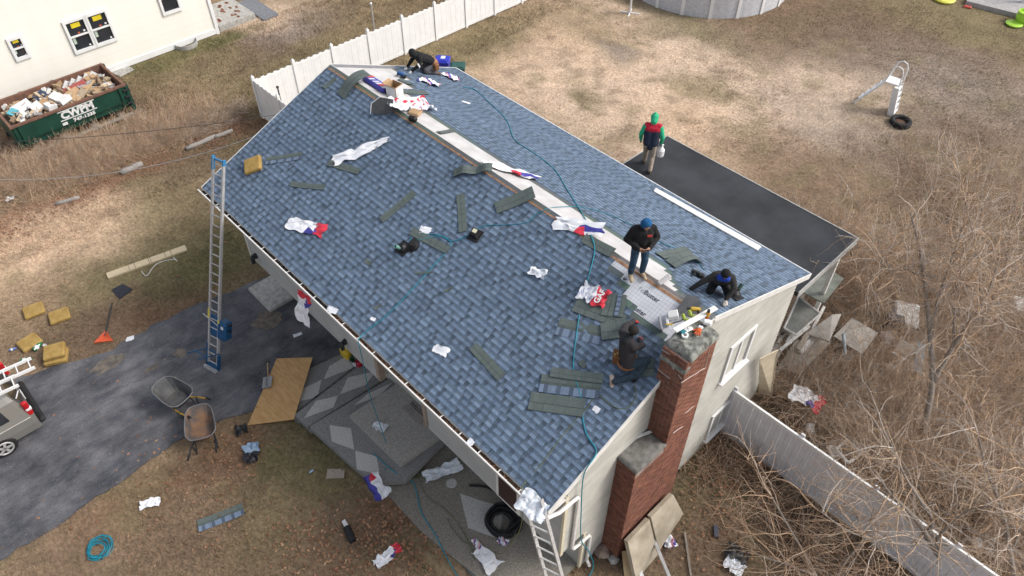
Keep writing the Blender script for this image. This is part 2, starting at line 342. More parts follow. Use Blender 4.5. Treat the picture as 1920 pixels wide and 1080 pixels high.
# fallen oak leaves
def leaves(n, regions, seed, smin=.05, smax=.11, z=.02):
    r = np.random.default_rng(seed); v = []; f = []; c = []; o = 0
    for (u, vv, rx, ry, k) in regions:
        P = G(u, vv)
        for _ in range(k):
            x = P.x + r.normal()*rx; y = P.y + r.normal()*ry; a = r.uniform(0, 6.28); s = r.uniform(smin, smax); ca, sa = math.cos(a), math.sin(a)
            pts = [(-.5, 0, .0), (-.15, .32, .12), (.25, .22, .1), (.55, 0, .03), (.2, -.25, .14), (-.2, -.3, .08)]
            zt = z + r.uniform(0, .02)
            v += [(x+(p*ca-q*sa)*s, y+(p*sa+q*ca)*s, zt+h*s*r.uniform(.3, 1.6)) for p, q, h in pts]
            f += [(o, o+1, o+2), (o, o+2, o+3), (o, o+3, o+4), (o, o+4, o+5)]; o += 6
            t = r.random(); col = np.array((.28, .13, .075))*(1-t) + np.array((.38, .24, .15))*t
            c += [col*r.uniform(.6, 1.25)]*6
    return np.array(v), np.array(f), np.array(c)
LV = [(200, 345, .35, 3.2, 420), (60, 410, .4, 1.6, 220), (420, 265, .4, 1.3, 200), (440, 845, .5, .5, 130), (700, 985, .5, .8, 260), (560, 1010, .6, .5, 160), (740, 1010, .45, .8, 220), (350, 900, 1.2, 1.2, 160), (620, 1050, 1.0, .6, 110), (180, 900, 2.5, 2.0, 16), (260, 560, 1.5, 2.0, 60), (1350, 880, .9, .6, 220), (1330, 960, 1.0, 1.0, 120), (1600, 800, 2.5, 2.5, 200), (800, 1020, .4, .7, 140), (300, 780, 1.6, 2.0, 14), (500, 600, 1.0, 1.2, 16), (330, 400, 1.8, 2.2, 70), (1480, 1040, 2, 1, 150)]
v, f, c = leaves(0, LV, 5)
o = link(bpy.data.objects.new('fallen_leaves', np_mesh('fallen_leaves', v, f, grass_m, c))); tag(o, 'scattered brown fallen leaves on lawn and drive', 'leaves', kind='stuff')

# driveway: worn asphalt sheet
def drive_mat():
    m = mat('worn_asphalt', (.126, .130, .144), (.070, .073, .083), 1.1, .88, bump=.6, bscale=120, detail=8)
    t = m.node_tree; b = t.nodes['Principled BSDF']; src = b.inputs['Base Color'].links[0].from_socket
    tc = t.nodes.new('ShaderNodeTexCoord'); n = t.nodes.new('ShaderNodeTexNoise'); n.inputs['Scale'].default_value = 32; n.inputs['Detail'].default_value = 6; n.inputs['Roughness'].default_value = .75
    mp = t.nodes.new('ShaderNodeMapping'); mp.inputs['Scale'].default_value = (.9, .42, 1); mp.inputs['Rotation'].default_value = (0, 0, .08)
    n2 = t.nodes.new('ShaderNodeTexNoise'); n2.inputs['Scale'].default_value = 1.7; n2.inputs['Detail'].default_value = 12; n2.inputs['Roughness'].default_value = .74
    t.links.new(tc.outputs['Object'], n.inputs['Vector']); t.links.new(tc.outputs['Object'], mp.inputs['Vector']); t.links.new(mp.outputs[0], n2.inputs['Vector'])
    r = t.nodes.new('ShaderNodeValToRGB'); r.color_ramp.elements[0].position = .34; r.color_ramp.elements[1].position = .62; r.color_ramp.elements[0].color = (.52, .54, .6, 1); r.color_ramp.elements[1].color = (1.55, 1.5, 1.45, 1)
    t.links.new(n2.outputs['Fac'], r.inputs[0])
    r3 = t.nodes.new('ShaderNodeValToRGB'); r3.color_ramp.elements[0].position = .3; r3.color_ramp.elements[1].position = .75; r3.color_ramp.elements[0].color = (.6, .6, .6, 1); r3.color_ramp.elements[1].color = (1.45, 1.43, 1.4, 1)
    t.links.new(n.outputs['Fac'], r3.inputs[0])
    for rr in (r, r3):
        mx = t.nodes.new('ShaderNodeMix'); mx.data_type = 'RGBA'; mx.blend_type = 'MULTIPLY'; mx.inputs[0].default_value = 1
        t.links.new(src, mx.inputs[6]); t.links.new(rr.outputs[0], mx.inputs[7]); src = mx.outputs[2]
    t.links.new(src, b.inputs['Base Color']); return m
def rough_edge(poly, step=.25, amp=.09, seed=1):
    out = []; n = len(poly); r = random.Random(seed)
    for i in range(n):
        a = Vector(poly[i]); b = Vector(poly[(i+1) % n]); k = max(1, int((b-a).length/step)); d = (b-a).normalized(); nn = Vector((-d.y, d.x))
        for j in range(k): p = a.lerp(b, j/k) + nn*r.uniform(-amp, amp); out.append((p.x, p.y))
    return out
m = MB(); m.poly([(x, y, .026) for x, y in rough_edge(DRIVE)], .08)
tag(m.build('driveway', drive_mat()), 'worn dark grey asphalt driveway', 'driveway', kind='structure')
# gravel grit on the drive
n = 2600; r = np.random.default_rng(3); x = r.uniform(-16, -9, n); y = r.uniform(-9, 2, n); k = inside(x, y, DRIVE); x, y = x[k], y[k]; n = len(x)
s = r.uniform(.006, .02, n); base = np.stack([x, y, np.full(n, .028)], -1)
offs = np.array([(-1, -.8, 0), (1, -.6, 0), (0, 1, 0), (0, 0, .9)]); v = (base[:, None]+offs[None]*s[:, None, None]).reshape(-1, 3)
f = (np.arange(n)[:, None, None]*4 + np.array([(0, 1, 3), (1, 2, 3), (2, 0, 3)])[None]).reshape(-1, 3)
c = np.repeat(r.uniform(.08, .3, n)[:, None]*np.array([[1, .95, .88]]), 4, 0)
o = link(bpy.data.objects.new('gravel', np_mesh('gravel', v, f, grass_m, c))); tag(o, 'loose grit on the asphalt driveway', 'gravel', kind='stuff')

# front walk: stepped exposed-aggregate slabs in a diamond pattern
def agg(name, a, b): return mat(name, a, b, 26, .95, bump=.9, bscale=70, detail=9)
agg_d = agg('aggregate_dark', (.29, .285, .275), (.175, .17, .165)); agg_l = agg('aggregate_light', (.56, .545, .515), (.42, .405, .38))
agg_o = agg('aggregate_olive', (.30, .275, .235), (.18, .165, .14))
def slab_thing(name, label, poly, z, t=.2, m_=agg_d):
    mb = MB(); mb.poly([(x, y, z) for x, y in poly], t); return tag(mb.build(name, m_), label, 'walkway', kind='structure')
def diamonds(parent, cells, z):
    for q in cells:
        mb = MB(); mb.poly([(x, y, z+.004) for x, y in q], .006); mb.build('slab', agg_l, parent)
def g2(pts, z): return [tuple(G(u, v, z)[:2]) for u, v in pts]
s1 = slab_thing('walkway', 'lowest aggregate step of the front walk beside the plywood', g2([(560, 700), (640, 664), (700, 690), (560, 790), (545, 780)], .12), .12)
diamonds(s1, [g2([(569, 728), (603, 712), (595, 745), (562, 752)], .12), g2([(607, 711), (618, 686), (650, 668), (662, 690)], .12)], .12)
s2 = slab_thing('walkway', 'second aggregate step of the front walk', g2([(552, 778), (680, 680), (725, 712), (582, 806)], .25), .25)
diamonds(s2, [g2([(570, 784), (592, 752), (634, 742), (625, 764)], .25), g2([(638, 739), (652, 708), (705, 696), (685, 722)], .25)], .25)
s3 = slab_thing('walkway', 'upper aggregate walk with light diamonds along the lawn edge', g2([(580, 800), (738, 705), (860, 800), (760, 900), (700, 905), (655, 868)], .38), .38)
diamonds(s3, [g2([(618, 797), (658, 803), (664, 843), (622, 828)], .38), g2([(666, 845), (706, 856), (712, 890), (669, 880)], .38), g2([(664, 760), (690, 738), (735, 718), (712, 742)], .38)], .38)
s4 = slab_thing('patio', 'olive aggregate patio in front of the lower wall', [(-6.0, -.9), (-3.4, -.9), (-1.2, -.6), (-.1, -.4), (-.1, 1.5), (-6.0, 1.5)], .05, .2, agg_o)
diamonds(s4, [g2([(862, 925), (905, 940), (905, 1000), (878, 990)], .05), g2([(905, 940), (945, 950), (935, 1010), (905, 1000)], .05)], .05)
mb = MB(); LDG = g2([(655, 779), (750, 872), (832, 815), (750, 715)], .52); mb.poly([(x, y, .52) for x, y in LDG], .54); mb.box(((LDG[2][0]+LDG[3][0])/2, 1.9, .25), (LDG[2][0]-LDG[3][0], 1.4, .53)); st = mb.build('porch_landing', agg('aggregate_mid', (.43, .405, .37), (.29, .275, .25))); tag(st, 'raised concrete porch landing with the doormat', 'landing', kind='structure')
mb = MB(); mb.bbox((-13.6, .95, .06), (1.4, 1.25, .2), .03); st = mb.build('concrete_pad', concrete); tag(st, 'concrete pad by the garage corner', 'pad', kind='structure')
mb = MB(); mb.lathe([(0, .062), (.14, .062), (.15, .05)], G(847, 908, 0)*1.0, 20); mb.build('stepping_stone', agg_l, s4)

# cracks and earthy patches on the drive
crk = mat('crack_fill', (.022, .022, .024), None, 9, .95); drv = bpy.data.objects['driveway']; rc = random.Random(12)
for k, (a, b) in enumerate((((150, 760), (260, 712)), ((60, 935), (140, 870)))):
    A, B = G(*a, .028), G(*b, .028); P = [A.lerp(B, t/14)+Vector((rc.uniform(-.05, .05), rc.uniform(-.05, .05), 0)) for t in range(15)]; m = MB()
    for i in range(14):
        d = (P[i+1]-P[i]).normalized(); n_ = Vector((-d.y, d.x, 0))*rc.uniform(.002, .007); m.add([P[i]-n_, P[i+1]-n_, P[i+1]+n_, P[i]+n_], [(0, 1, 2, 3)])
    m.build('crack', crk, drv)
dirt_m = mat('drive_dirt', (.19, .16, .13), (.10, .09, .08), 6, .97, bump=.6, bscale=40, detail=8)
for k, (u, v, rx, ry) in enumerate(((205, 682, .30, .5), (285, 690, .10, .25), (338, 662, .22, .2), (500, 600, .4, .5))):
    P = G(u, v, .031); n = 26; pts = [(P.x+rx*math.cos(t)*(1+.45*mnoise.noise(Vector((math.cos(t)*1.7, math.sin(t)*1.7, k*3.1)))), P.y+ry*math.sin(t)*(1+.45*mnoise.noise(Vector((math.cos(t)*2.1, math.sin(t)*2.1, k*7.7)))), .031+.0006*k) for t in [2*math.pi*i/n for i in range(n)]]
    m = MB(); m.poly(pts, .004); m.build('dirt_patch', dirt_m, drv)

edge_shade = mat('step_edge_shade', (.13, .12, .105), (.07, .065, .06), 12, .95)  # contact shade along the step edges, painted as thin dark strips on the slabs
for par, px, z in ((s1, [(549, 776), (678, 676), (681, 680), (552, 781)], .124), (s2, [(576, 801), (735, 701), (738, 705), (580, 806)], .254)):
    mb = MB(); mb.poly([tuple(G(u, v, z)) for u, v in px], .003); mb.build('step_edge_shade', edge_shade, par)
# ------------------------------------------------------------------ the house under work
house = thing('house', 'beige split-level house with half-finished blue-grey shingle roof', 'house', (0, 0, 0))
XW = -.05; YW = .60; YL = 1.40; YR = 9.1; XL = -13.6; ZO = 1.85; ENT0, ENT1 = -6.95, -4.80
lumber = mat('cut_plywood_edge', (.42, .23, .13), (.25, .12, .07), 8, .85)
dark_void = mat('dark_attic', (.012, .011, .010), None, 5, .95)
# solid wall cores behind the siding
def gable_pts(x, zb, y0, y1, inset=.06):
    return [(x, y0, zb), (x, y1, zb), (x, y1, H+min(y1, WID-y1)*KS-inset), (x, WID/2, H+WID/2*KS-inset), (x, y0, H+y0*KS-inset)]
m = MB(); a = gable_pts(XW-.03, ZO, YL+.03, YR); b = [(XL, p[1], p[2]) for p in a]
m.add(a+b, [(0, 1, 2, 3, 4), (9, 8, 7, 6, 5)] + [(i, 5+i, 5+(i+1) % 5, (i+1) % 5) for i in range(5)])
m.box(((XW-.03+XL)/2, (YL+YR)/2, (ZO-.1)/2), (XW-.03-XL, YR-YL, ZO+.1))
for xa_, xb_ in ((XL, ENT0), (ENT1, XW-.03)): m.box(((xa_+xb_)/2, (YW+.03+YL+.03)/2, (ZO+H-.25)/2), (xb_-xa_, YL-YW, H-.25-ZO))
m.add([(XW-.031, YW+.03, H-.26), (XW-.031, YL+.03, H-.26), (XW-.031, YL+.03, H+YL*KS-.06), (XW-.031, YW+.03, H+YW*KS-.06)], [(0, 1, 2, 3)])
wall = m.build('wall', siding_m, house)
def clip_board(z, e):      # y-range of the gable at height z
    zz = z+e*.5; lo = YW if z > ZO else YL; hi = YR
    top = H-.06
    if zz > top: d = (zz-top)/KS; lo = max(lo, d); hi = min(hi, WID-d)
    return lo, hi
E_ = .105; z = .02
while z < H+WID/2*KS-.16:
    y0, y1 = clip_board(z, E_)
    if y1-y0 > .1:
        m = MB(); m.add([(XW-.028, y0, z), (XW+.030, y0, z), (XW+.030, y1, z), (XW-.028, y1, z), (XW-.028, y0, z+E_), (XW-.002, y0, z+E_), (XW-.002, y1, z+E_), (XW-.028, y1, z+E_)], [(3, 2, 1, 0), (4, 5, 6, 7), (0, 1, 5, 4), (1, 2, 6, 5), (2, 3, 7, 6)])
        m.build('siding_board', siding_m, wall)
    z += E_
z = ZO
while z < H-.25:
    for xa_, xb_ in ((XL, ENT0), (ENT1, XW-.03)):
        m = MB(); m.add([(xa_, YW+.03, z), (xa_, YW-.018, z), (xb_, YW-.018, z), (xb_, YW+.03, z), (xa_, YW+.03, z+E_), (xa_, YW+.002, z+E_), (xb_, YW+.002, z+E_), (xb_, YW+.03, z+E_)], [(0, 1, 2, 3), (7, 6, 5, 4), (4, 5, 1, 0), (5, 6, 2, 1), (6, 7, 3, 2)])
        m.build('siding_board', siding_grey, wall)
    z += E_
part('corner_board', cream_paint, wall, lambda m: m.box((XW+.005, YW-.005, (ZO+H-.2)/2), (.07, .09, H-.2-ZO)))
part('corner_board', cream_paint, wall, lambda m: m.box((XW+.005, YL-.005, ZO/2), (.07, .09, ZO-.01)))
part('corner_board', white_paint, wall, lambda m: m.box((XL-.02, YW-.0, (ZO+H-.2)/2), (.09, .09, H-.2-ZO)))
# roof decks (underlay on plywood) with the open ridge slot
def underlay_mat():
    m = mat('printed_underlay', (.62, .63, .66), (.55, .56, .59), 3, .7, bump=.15, bscale=40)
    t = m.node_tree; b = t.nodes['Principled BSDF']; src = b.inputs['Base Color'].links[0].from_socket
    tc = t.nodes.new('ShaderNodeTexCoord'); mp = t.nodes.new('ShaderNodeMapping'); br = t.nodes.new('ShaderNodeTexBrick')
    mp.inputs['Scale'].default_value = (1, 1.09, 0); br.offset = 0; br.inputs['Scale'].default_value = 1
    br.inputs['Color1'].default_value = br.inputs['Color2'].default_value = (1, 1, 1, 1); br.inputs['Mortar'].default_value = (.62, .66, .72, 1)
    br.inputs['Brick Width'].default_value = .085; br.inputs['Row Height'].default_value = .085; br.inputs['Mortar Size'].default_value = .005
    t.links.new(tc.outputs['Object'], mp.inputs[0]); t.links.new(mp.outputs[0], br.inputs['Vector'])
    mx = t.nodes.new('ShaderNodeMix'); mx.data_type = 'RGBA'; mx.blend_type = 'MULTIPLY'; mx.inputs[0].default_value = .8
    t.links.new(src, mx.inputs[6]); t.links.new(br.outputs['Color'], mx.inputs[7]); t.links.new(mx.outputs[2], b.inputs['Base Color']); return m
under_f = underlay_mat(); under_b = mat('white_underlay', (.58, .57, .565), (.48, .465, .455), 2.5, .75, bump=.2, bscale=15)
roof = thing('roof', None, None); roof.parent = house
BF, BBK = 5.15, 5.25
def deck(fn, b1, m_, n):
    mb = MB(); P = [fn(-LEN, 0), fn(0, 0), fn(0, b1), fn(-LEN, b1)]; mb.poly(P if n is NF else P[::-1], .10, n=n); return mb
deck(front_pt, BF, under_f, NF).build('front_deck', under_f, roof); deck(rear_pt, BBK, under_b, NB).build('rear_deck', under_b, roof)
part('ridge_slot', dark_void, roof, lambda m: m.box((-LEN/2, WID/2-.02, H+SLOPE*ST-.17), (LEN-.1, .3, .1)))
def edge_strip(m, fn, b0, b1, x0, x1, n0, t, nrm):
    P = [fn(x0, b0, n0), fn(x1, b0, n0), fn(x1, b1, n0), fn(x0, b1, n0)]; m.poly(P if nrm is NF else P[::-1], t, n=nrm)
part('deck_edge', lumber, roof, lambda m: edge_strip(m, front_pt, BF-.05, BF+.012, -LEN+.05, -.3, .006, .06, NF))
# shingles: metric laminated strips, each with its own tabs
EXPO = .1455; rs = random.Random(5)
LIGHTS = [(.162, .222, .308), (.149, .207, .291), (.173, .235, .32), (.139, .193, .275), (.159, .217, .302), (.145, .2, .283)]
DARKS = [(.102, .143, .198), (.115, .158, .218), (.092, .129, .179), (.127, .174, .238)]
HEADC = (.135, .165, .15)
def strip_geo(m, r, ln, org=lambda x, y, z: (x, y, z), shade=1.0):
    T, Z0 = .30, .0105
    def pz(y): return Z0*(1-y/T)+.0015
    def quad(x0, x1, y0, y1, dz, col, edges=False):
        vs = [org(x0, y0, pz(y0)+dz), org(x1, y0, pz(y0)+dz), org(x1, y1, pz(y1)+dz), org(x0, y1, pz(y1)+dz)]
        m.add(vs, [(0, 1, 2, 3)], 0, col)
        if edges:
            lo = [org(x0, y0, pz(y0)+.0), org(x1, y0, pz(y0)+.0), org(x1, y1, pz(y1)), org(x0, y1, pz(y1))]
            dk = tuple(k*.5 for k in col)
            m.add([vs[0], vs[1], lo[1], lo[0]], [(0, 3, 2, 1)], 0, dk); m.add([vs[0], vs[3], lo[3], lo[0]], [(0, 1, 2, 3)], 0, dk); m.add([vs[1], vs[2], lo[2], lo[1]], [(0, 3, 2, 1)], 0, dk)
    quad(0, ln, EXPO-.005, T, 0, tuple(k*r.uniform(.85, 1.1) for k in HEADC))
    m.add([org(0, 0, pz(0)), org(ln, 0, pz(0)), org(ln, 0, -.001), org(0, 0, -.001)], [(0, 3, 2, 1)], 0, (.05, .06, .08))
    x = 0.0; up = r.random() < .5
    while x < ln-1e-4:
        wd = min(r.uniform(.12, .20) if up else r.uniform(.06, .12), ln-x)
        if ln-x-wd < .04: wd = ln-x
        c = r.choice(LIGHTS if up else (DARKS if r.random() < .72 else LIGHTS)); k = r.uniform(.92, 1.08)*shade; c = tuple(q*k for q in c)
        c2 = tuple(q*.70 for q in c); g = .0
        if up:
            quad(x, x+wd, 0, .075, .0055, tuple(q*1.16 for q in c), True); quad(x, x+wd, .075, EXPO+.01, .0055, c2, True)
        else:
            quad(x, x+wd, 0, .06, 0, c); quad(x, x+wd, .06, EXPO+.01, 0, c2)
        x += wd; up = not up
FSTEP = [(4.95, -2.6), (4.68, -2.2), (4.48, -1.9), (4.28, -1.45), (4.13, -.5)]
def front_lim(b):
    t = b+.30
    for bb, xl in FSTEP:
        if b >= bb-.16: return xl
    return 0.0
def rear_start(b):
    if b > 4.36: return None
    if b > 4.2: return -10.9
    if b > 3.9: return -11.6
    if b > 3.3: return -12.2
    if b > 2.9: return -12.9
    return -LEN
cand = []
ncourse = int((5.15-.0)/EXPO)
for side in (0, 1):
    for i in range(ncourse):
        b = i*EXPO
        if side == 0:
            x0, x1 = -LEN, front_lim(b)
            if b+EXPO > 5.17: continue
        else:
            x0 = rear_start(b); x1 = 0.0
            if x0 is None:
                if b < 4.95 and b > 4.36: x0, x1 = -1.75+(b-4.36)*1.2, 0.0
                else: continue
        x = x0 - rs.choice((0, .165, .33, .495, .66, .83))
        while x < x1-.02:
            a, e = max(x, x0), min(x+1.0, x1)
            if e-a > .05: cand.append((side, b, a, e))
            x += 1.0
def dist(c):
    P = front_pt((c[2]+c[3])/2, c[1]) if c[0] == 0 else rear_pt((c[2]+c[3])/2, c[1]); return (np.array(P)-CAM) @ (np.array(P)-CAM)
cand.sort(key=dist)
full = [c for c in cand if c[0] == 0 and c[3]-c[2] > .999][:300]; fullset = set(full)
variants = []
for k in range(16):
    mb = MB(); strip_geo(mb, rs, .997); variants.append(mb.mesh('shingle', shingle_o))
MF = frame((0, 0, H), NF, (1, 0, 0))
for c in full:
    o = bpy.data.objects.new('shingle', rs.choice(variants)); link(o, roof); o.matrix_world = frame(front_pt(c[2]+.0015, c[1]), NF, (1, 0, 0))
bulk = {0: MB(), 1: MB()}
for c in cand:
    if c in fullset: continue
    s, b, a, e = c
    if s == 0: strip_geo(bulk[0], rs, e-a-.003, lambda x, y, z: front_pt(a+x, b+y, z), rs.uniform(.88, 1.10))
    else: strip_geo(bulk[1], rs, e-a-.003, lambda x, y, z: rear_pt(a+(e-a)-x, b+y, z), rs.uniform(.88, 1.10))
for s in (0, 1): tag(bulk[s].build('shingle_courses', shingle_m, roof), kind='stuff')
# edges, gutter, fascia
def rake(m, x, w_, t):
    for fn, nrm in ((front_pt, NF), (rear_pt, NB)):
        P = [fn(x, -.02, .02), fn(x+w_, -.02, .02), fn(x+w_, SLOPE-.02, .02), fn(x, SLOPE-.02, .02)]; m.poly(P if nrm is NF else P[::-1], t, n=nrm)
part('rake_board', white_paint, roof, lambda m: rake(m, .002, .022, .16)); part('rake_board', white_paint, roof, lambda m: rake(m, -LEN-.024, .022, .16))
part('drip_edge', white_paint, roof, lambda m: m.box((-LEN/2, WID+.015, H-.03), (LEN, .03, .09)))
part('starter_strip', mat('grey_starter', (.24, .24, .25)), roof, lambda m: edge_strip(m, rear_pt, 2.7, 5.2, -LEN, -LEN+.22, .012, .01, NB))
part('fascia', white_paint, roof, lambda m: m.box((-LEN/2, .02, H-.13), (LEN-.01, .03, .20)))
part('soffit', white_paint, roof, lambda m: m.box((-LEN/2, (YW)/2+.02, H-.24), (LEN-.01, YW-.03, .02)))
gut = MB()
prof = [(-.015, .0), (-.015, -.10), (-.09, -.11), (-.118, -.06), (-.120, .012), (-.150, .012), (-.142, -.065), (-.095, -.122), (-.005, -.112), (-.005, 0)]
gv = []; k = len(prof)
for x in (-LEN-.03, .02):
    for y, z in prof: gv.append((x, y, H-.03+z))
gut.add(gv, [(i, (i+1) % k, k+(i+1) % k, k+i) for i in range(k)] + [tuple(range(k-1, -1, -1)), tuple(range(k, 2*k))])
gutter = gut.build('gutter', white_paint, roof)
for x in np.arange(-LEN+.35, 0, .62): part('gutter_strap', white_paint, gutter, lambda m: m.box((x, -.07, H-.028), (.022, .125, .006)))
gb = MB(); r = random.Random(9)
for i in range(2600):
    x = r.uniform(-LEN+.05, -.02); y = r.uniform(-.118, -.022); s = r.uniform(.012, .035); left = x < -7.5
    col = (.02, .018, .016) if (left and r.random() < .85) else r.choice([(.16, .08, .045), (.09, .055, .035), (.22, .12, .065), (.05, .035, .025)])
    zc = H-.105+r.uniform(0, .045); M3 = Matrix.Rotation(r.uniform(0, 6), 3, 'Z') @ Matrix.Rotation(r.uniform(-.9, .9), 3, 'X')
    gb.add([M3 @ Vector(p)*s + Vector((x, y, zc)) for p in ((-1, -.5, 0), (1, -.6, 0), (.8, .6, .2), (-.7, .5, .1))], [(0, 1, 2, 3)], 0, col)
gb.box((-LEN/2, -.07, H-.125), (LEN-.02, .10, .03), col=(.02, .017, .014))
tag(gb.build('gutter_debris', matte_c, gutter), kind='stuff')
# near-corner downspout that jogs in under the overhang
def spout(m):
    m.tube([(.03, -.06, H-.16), (.03, .30, H-.42), (.03, YW+.28, H-.50), (.03, YW+.30, H-.62), (.03, YW+.30, ZO+.02), (.03, YW+.36, ZO-.12), (.03, YL+.12, ZO-.22), (.03, YL+.16, ZO-.36), (.03, YL+.18, .22), (.16, YL+.16, .10)], .045, 8)
part('downspout', white_paint, house, spout)
# gable windows
def window(parent, x, y0, y1, z0, z1, sashes=2, slide=True):
    f = thing('window', None, None); f.parent = parent
    def fr(m):
        t = .09
        for a, b, c_, d in ((y0, y1, z0-.02, z0+t), (y0, y1, z1-t, z1)): m.box((x+.03, (a+b)/2, (c_+d)/2), (.09, b-a, d-c_))
        for a in (y0, y1-t): m.box((x+.03, a+t/2, (z0+z1)/2), (.086, t, z1-z0-2*t))
        m.box((x+.025, (y0+y1)/2, (z0+z1)/2), (.06, .07, z1-z0-2*t))
    part('frame', white_vinyl, f, fr)
    for a, b in ((y0+.09, (y0+y1)/2-.035), ((y0+y1)/2+.035, y1-.09)): part('pane', glass_m, f, lambda m: m.box((x+.006, (a+b)/2, (z0+z1)/2), (.012, b-a, z1-z0-.18)))
    part('sill', white_vinyl, f, lambda m: m.box((x+.06, (y0+y1)/2, z0-.03), (.16, y1-y0+.1, .05)))
    return f
window(wall, XW, 6.25, 7.35, 3.25, 4.62); window(wall, XW, 6.5, 7.5, .35, 1.5)
# front window, lamps and the entry door jamb under the eave
def fwin(m): m.box((-1.76, YW-.03, 2.50), (.80, .05, 1.15))
part('window', white_paint, wall, fwin); 
wp = part('pane', mat('brown_screen', (.055, .03, .025), (.04, .022, .02), 4, .5), wall, lambda m: m.box((-1.76, YW-.06, 2.50), (.60, .02, .95)))
for x in (-8.4, -13.2):
    l = thing('wall_lamp', None, None); l.parent = house
    part('lamp_bracket', dark_metal, l, lambda m: m.box((x, YW-.06, 2.25), (.09, .10, .16)))
    part('lamp_head', dark_metal, l, lambda m: (m.lathe([(.02, 2.34), (.075, 2.25), (.06, 2.02), (.02, 2.0)], (x, YW-.17, 0), 8), m.tube([(x, YW-.05, 2.2), (x, YW-.17, 2.36)], .012, 5)))
for x in (-6.90, -4.88): part('door_jamb', mat('tan_jamb', (.36, .29, .23)), house, lambda m: m.box((x, YW+.05, 3.2), (.14, .18, 2.6)))
# low flat roof over the rear porch
def flat_mat():
    m = mat('black_rolled_roofing', (.046, .049, .056), (.024, .026, .030), .9, .8, bump=.2, bscale=200, detail=8); return m
fl = thing('porch_roof', None, None); fl.parent = house
FZ = 4.10
part('roll_roofing', flat_mat(), fl, lambda m: m.box((-3.5, 11.1, FZ-.07), (6.85, 3.1, .14)))
for i, x in enumerate((-5.9, -4.75, -3.6, -2.45, -1.3)): part('roofing_seam', flat_mat(), fl, lambda m: m.box((x, 11.1, FZ+.003), (.05, 3.05, .006)))
part('fascia', mat('dull_trim', (.50, .49, .47)), fl, lambda m: (m.box((-.06, 11.12, FZ-.09), (.03, 3.12, .22)), m.box((-3.5, 12.668, FZ-.09), (6.85, .03, .22)), m.box((-6.945, 11.12, FZ-.09), (.03, 3.12, .22))))
wl = part('white_flashing', white_paint, house, lambda m: m.poly([RB(1230, 352, .06), RB(1428, 462, .06), RB(1421, 469, .06), RB(1226, 358, .06)], .03, n=NB))
# ------------------------------------------------------------------ chimney of single bricks
brick_m = mat('red_brick', (.245, .108, .068), (.155, .066, .048), 9, .9, bump=.4, bscale=70, objrand=.3)
brick_j = mat('red_brick_mass', (.29, .105, .068), (.19, .07, .05), 4, .9, bump=.4, bscale=70)
mortar = mat('mortar', (.30, .25, .22), (.17, .13, .115), 4, .95, bump=.4, bscale=60)
CX0, CX1 = -.10, .495; CY0, CYU, CY1 = 2.20, 3.20, 4.20; ZS = 4.28; ZT = 7.12
chim = MB(); chim.box(((CX0+CX1)/2, (CY0+CY1)/2, ZS/2), (CX1-CX0-.012, CY1-CY0-.012, ZS)); chim.box(((CX0+CX1)/2, (CYU+CY1)/2, (ZS+ZT)/2), (CX1-CX0-.012, CY1-CYU-.012, ZT-ZS))
chimney = chim.build('chimney', mortar, house)
BL, BH = .203, .057; CO = .0735
bm_ = MB(); bm_.bbox((0, 0, 0), (BL-.014, .03, BH), .005); brick_mesh = bm_.mesh('brick', brick_m)
spots = []
def face_bricks(axis_, fixed, a0, a1, z0, z1):
    i = 0; z = z0+CO/2
    while z < z1:
        a = a0 + (0 if i % 2 else -BL/2)
        while a < a1-.01:
            s, e = max(a, a0), min(a+BL, a1)
            if e-s > .03: spots.append((axis_, fixed, (s+e)/2, z, (e-s)/BL))
            a += BL
        z += CO; i += 1
face_bricks('y', CYU, CX0, CX1, ZS-.3, ZT); face_bricks('x', CX1, CYU, CY1, ZS-.3, ZT)
nup = len(spots); face_bricks('y', CY0, CX0, CX1, 0, ZS); face_bricks('x', CX1, CY0, CY1, 0, ZS-.3)
spots = [s for s in spots]; up_ = sorted(spots, key=lambda s: -s[3])
one = up_[:300]; rest = up_[300:]
rb_ = random.Random(2)
def brick_xf(s):
    ax, fx, a, z, k = s; j = rb_.uniform(-.003, .003)
    return ((a, fx+.010+j, z) if ax == 'y' else (fx-.010+j, a, z)), (0 if ax == 'y' else math.pi/2), k
for s in one:
    loc, rz, k = brick_xf(s); child_mesh('brick', brick_mesh, chimney, loc, (0, 0, rz), (k, 1, 1))
rbk = MB()
for s in rest:
    loc, rz, k = brick_xf(s); t = rb_.uniform(.72, 1.22)
    rbk.box(loc, ((BL-.012)*k, .03, BH), rz, col=(t, t*rb_.uniform(.92, 1.05), t))
brick_a = mat('red_brick_mass_c', (.245, .108, .068), (.155, .066, .048), 9, .9, bump=.4, bscale=70, attr='Col')
tag(rbk.build('brickwork', brick_a, chimney), kind='stuff')
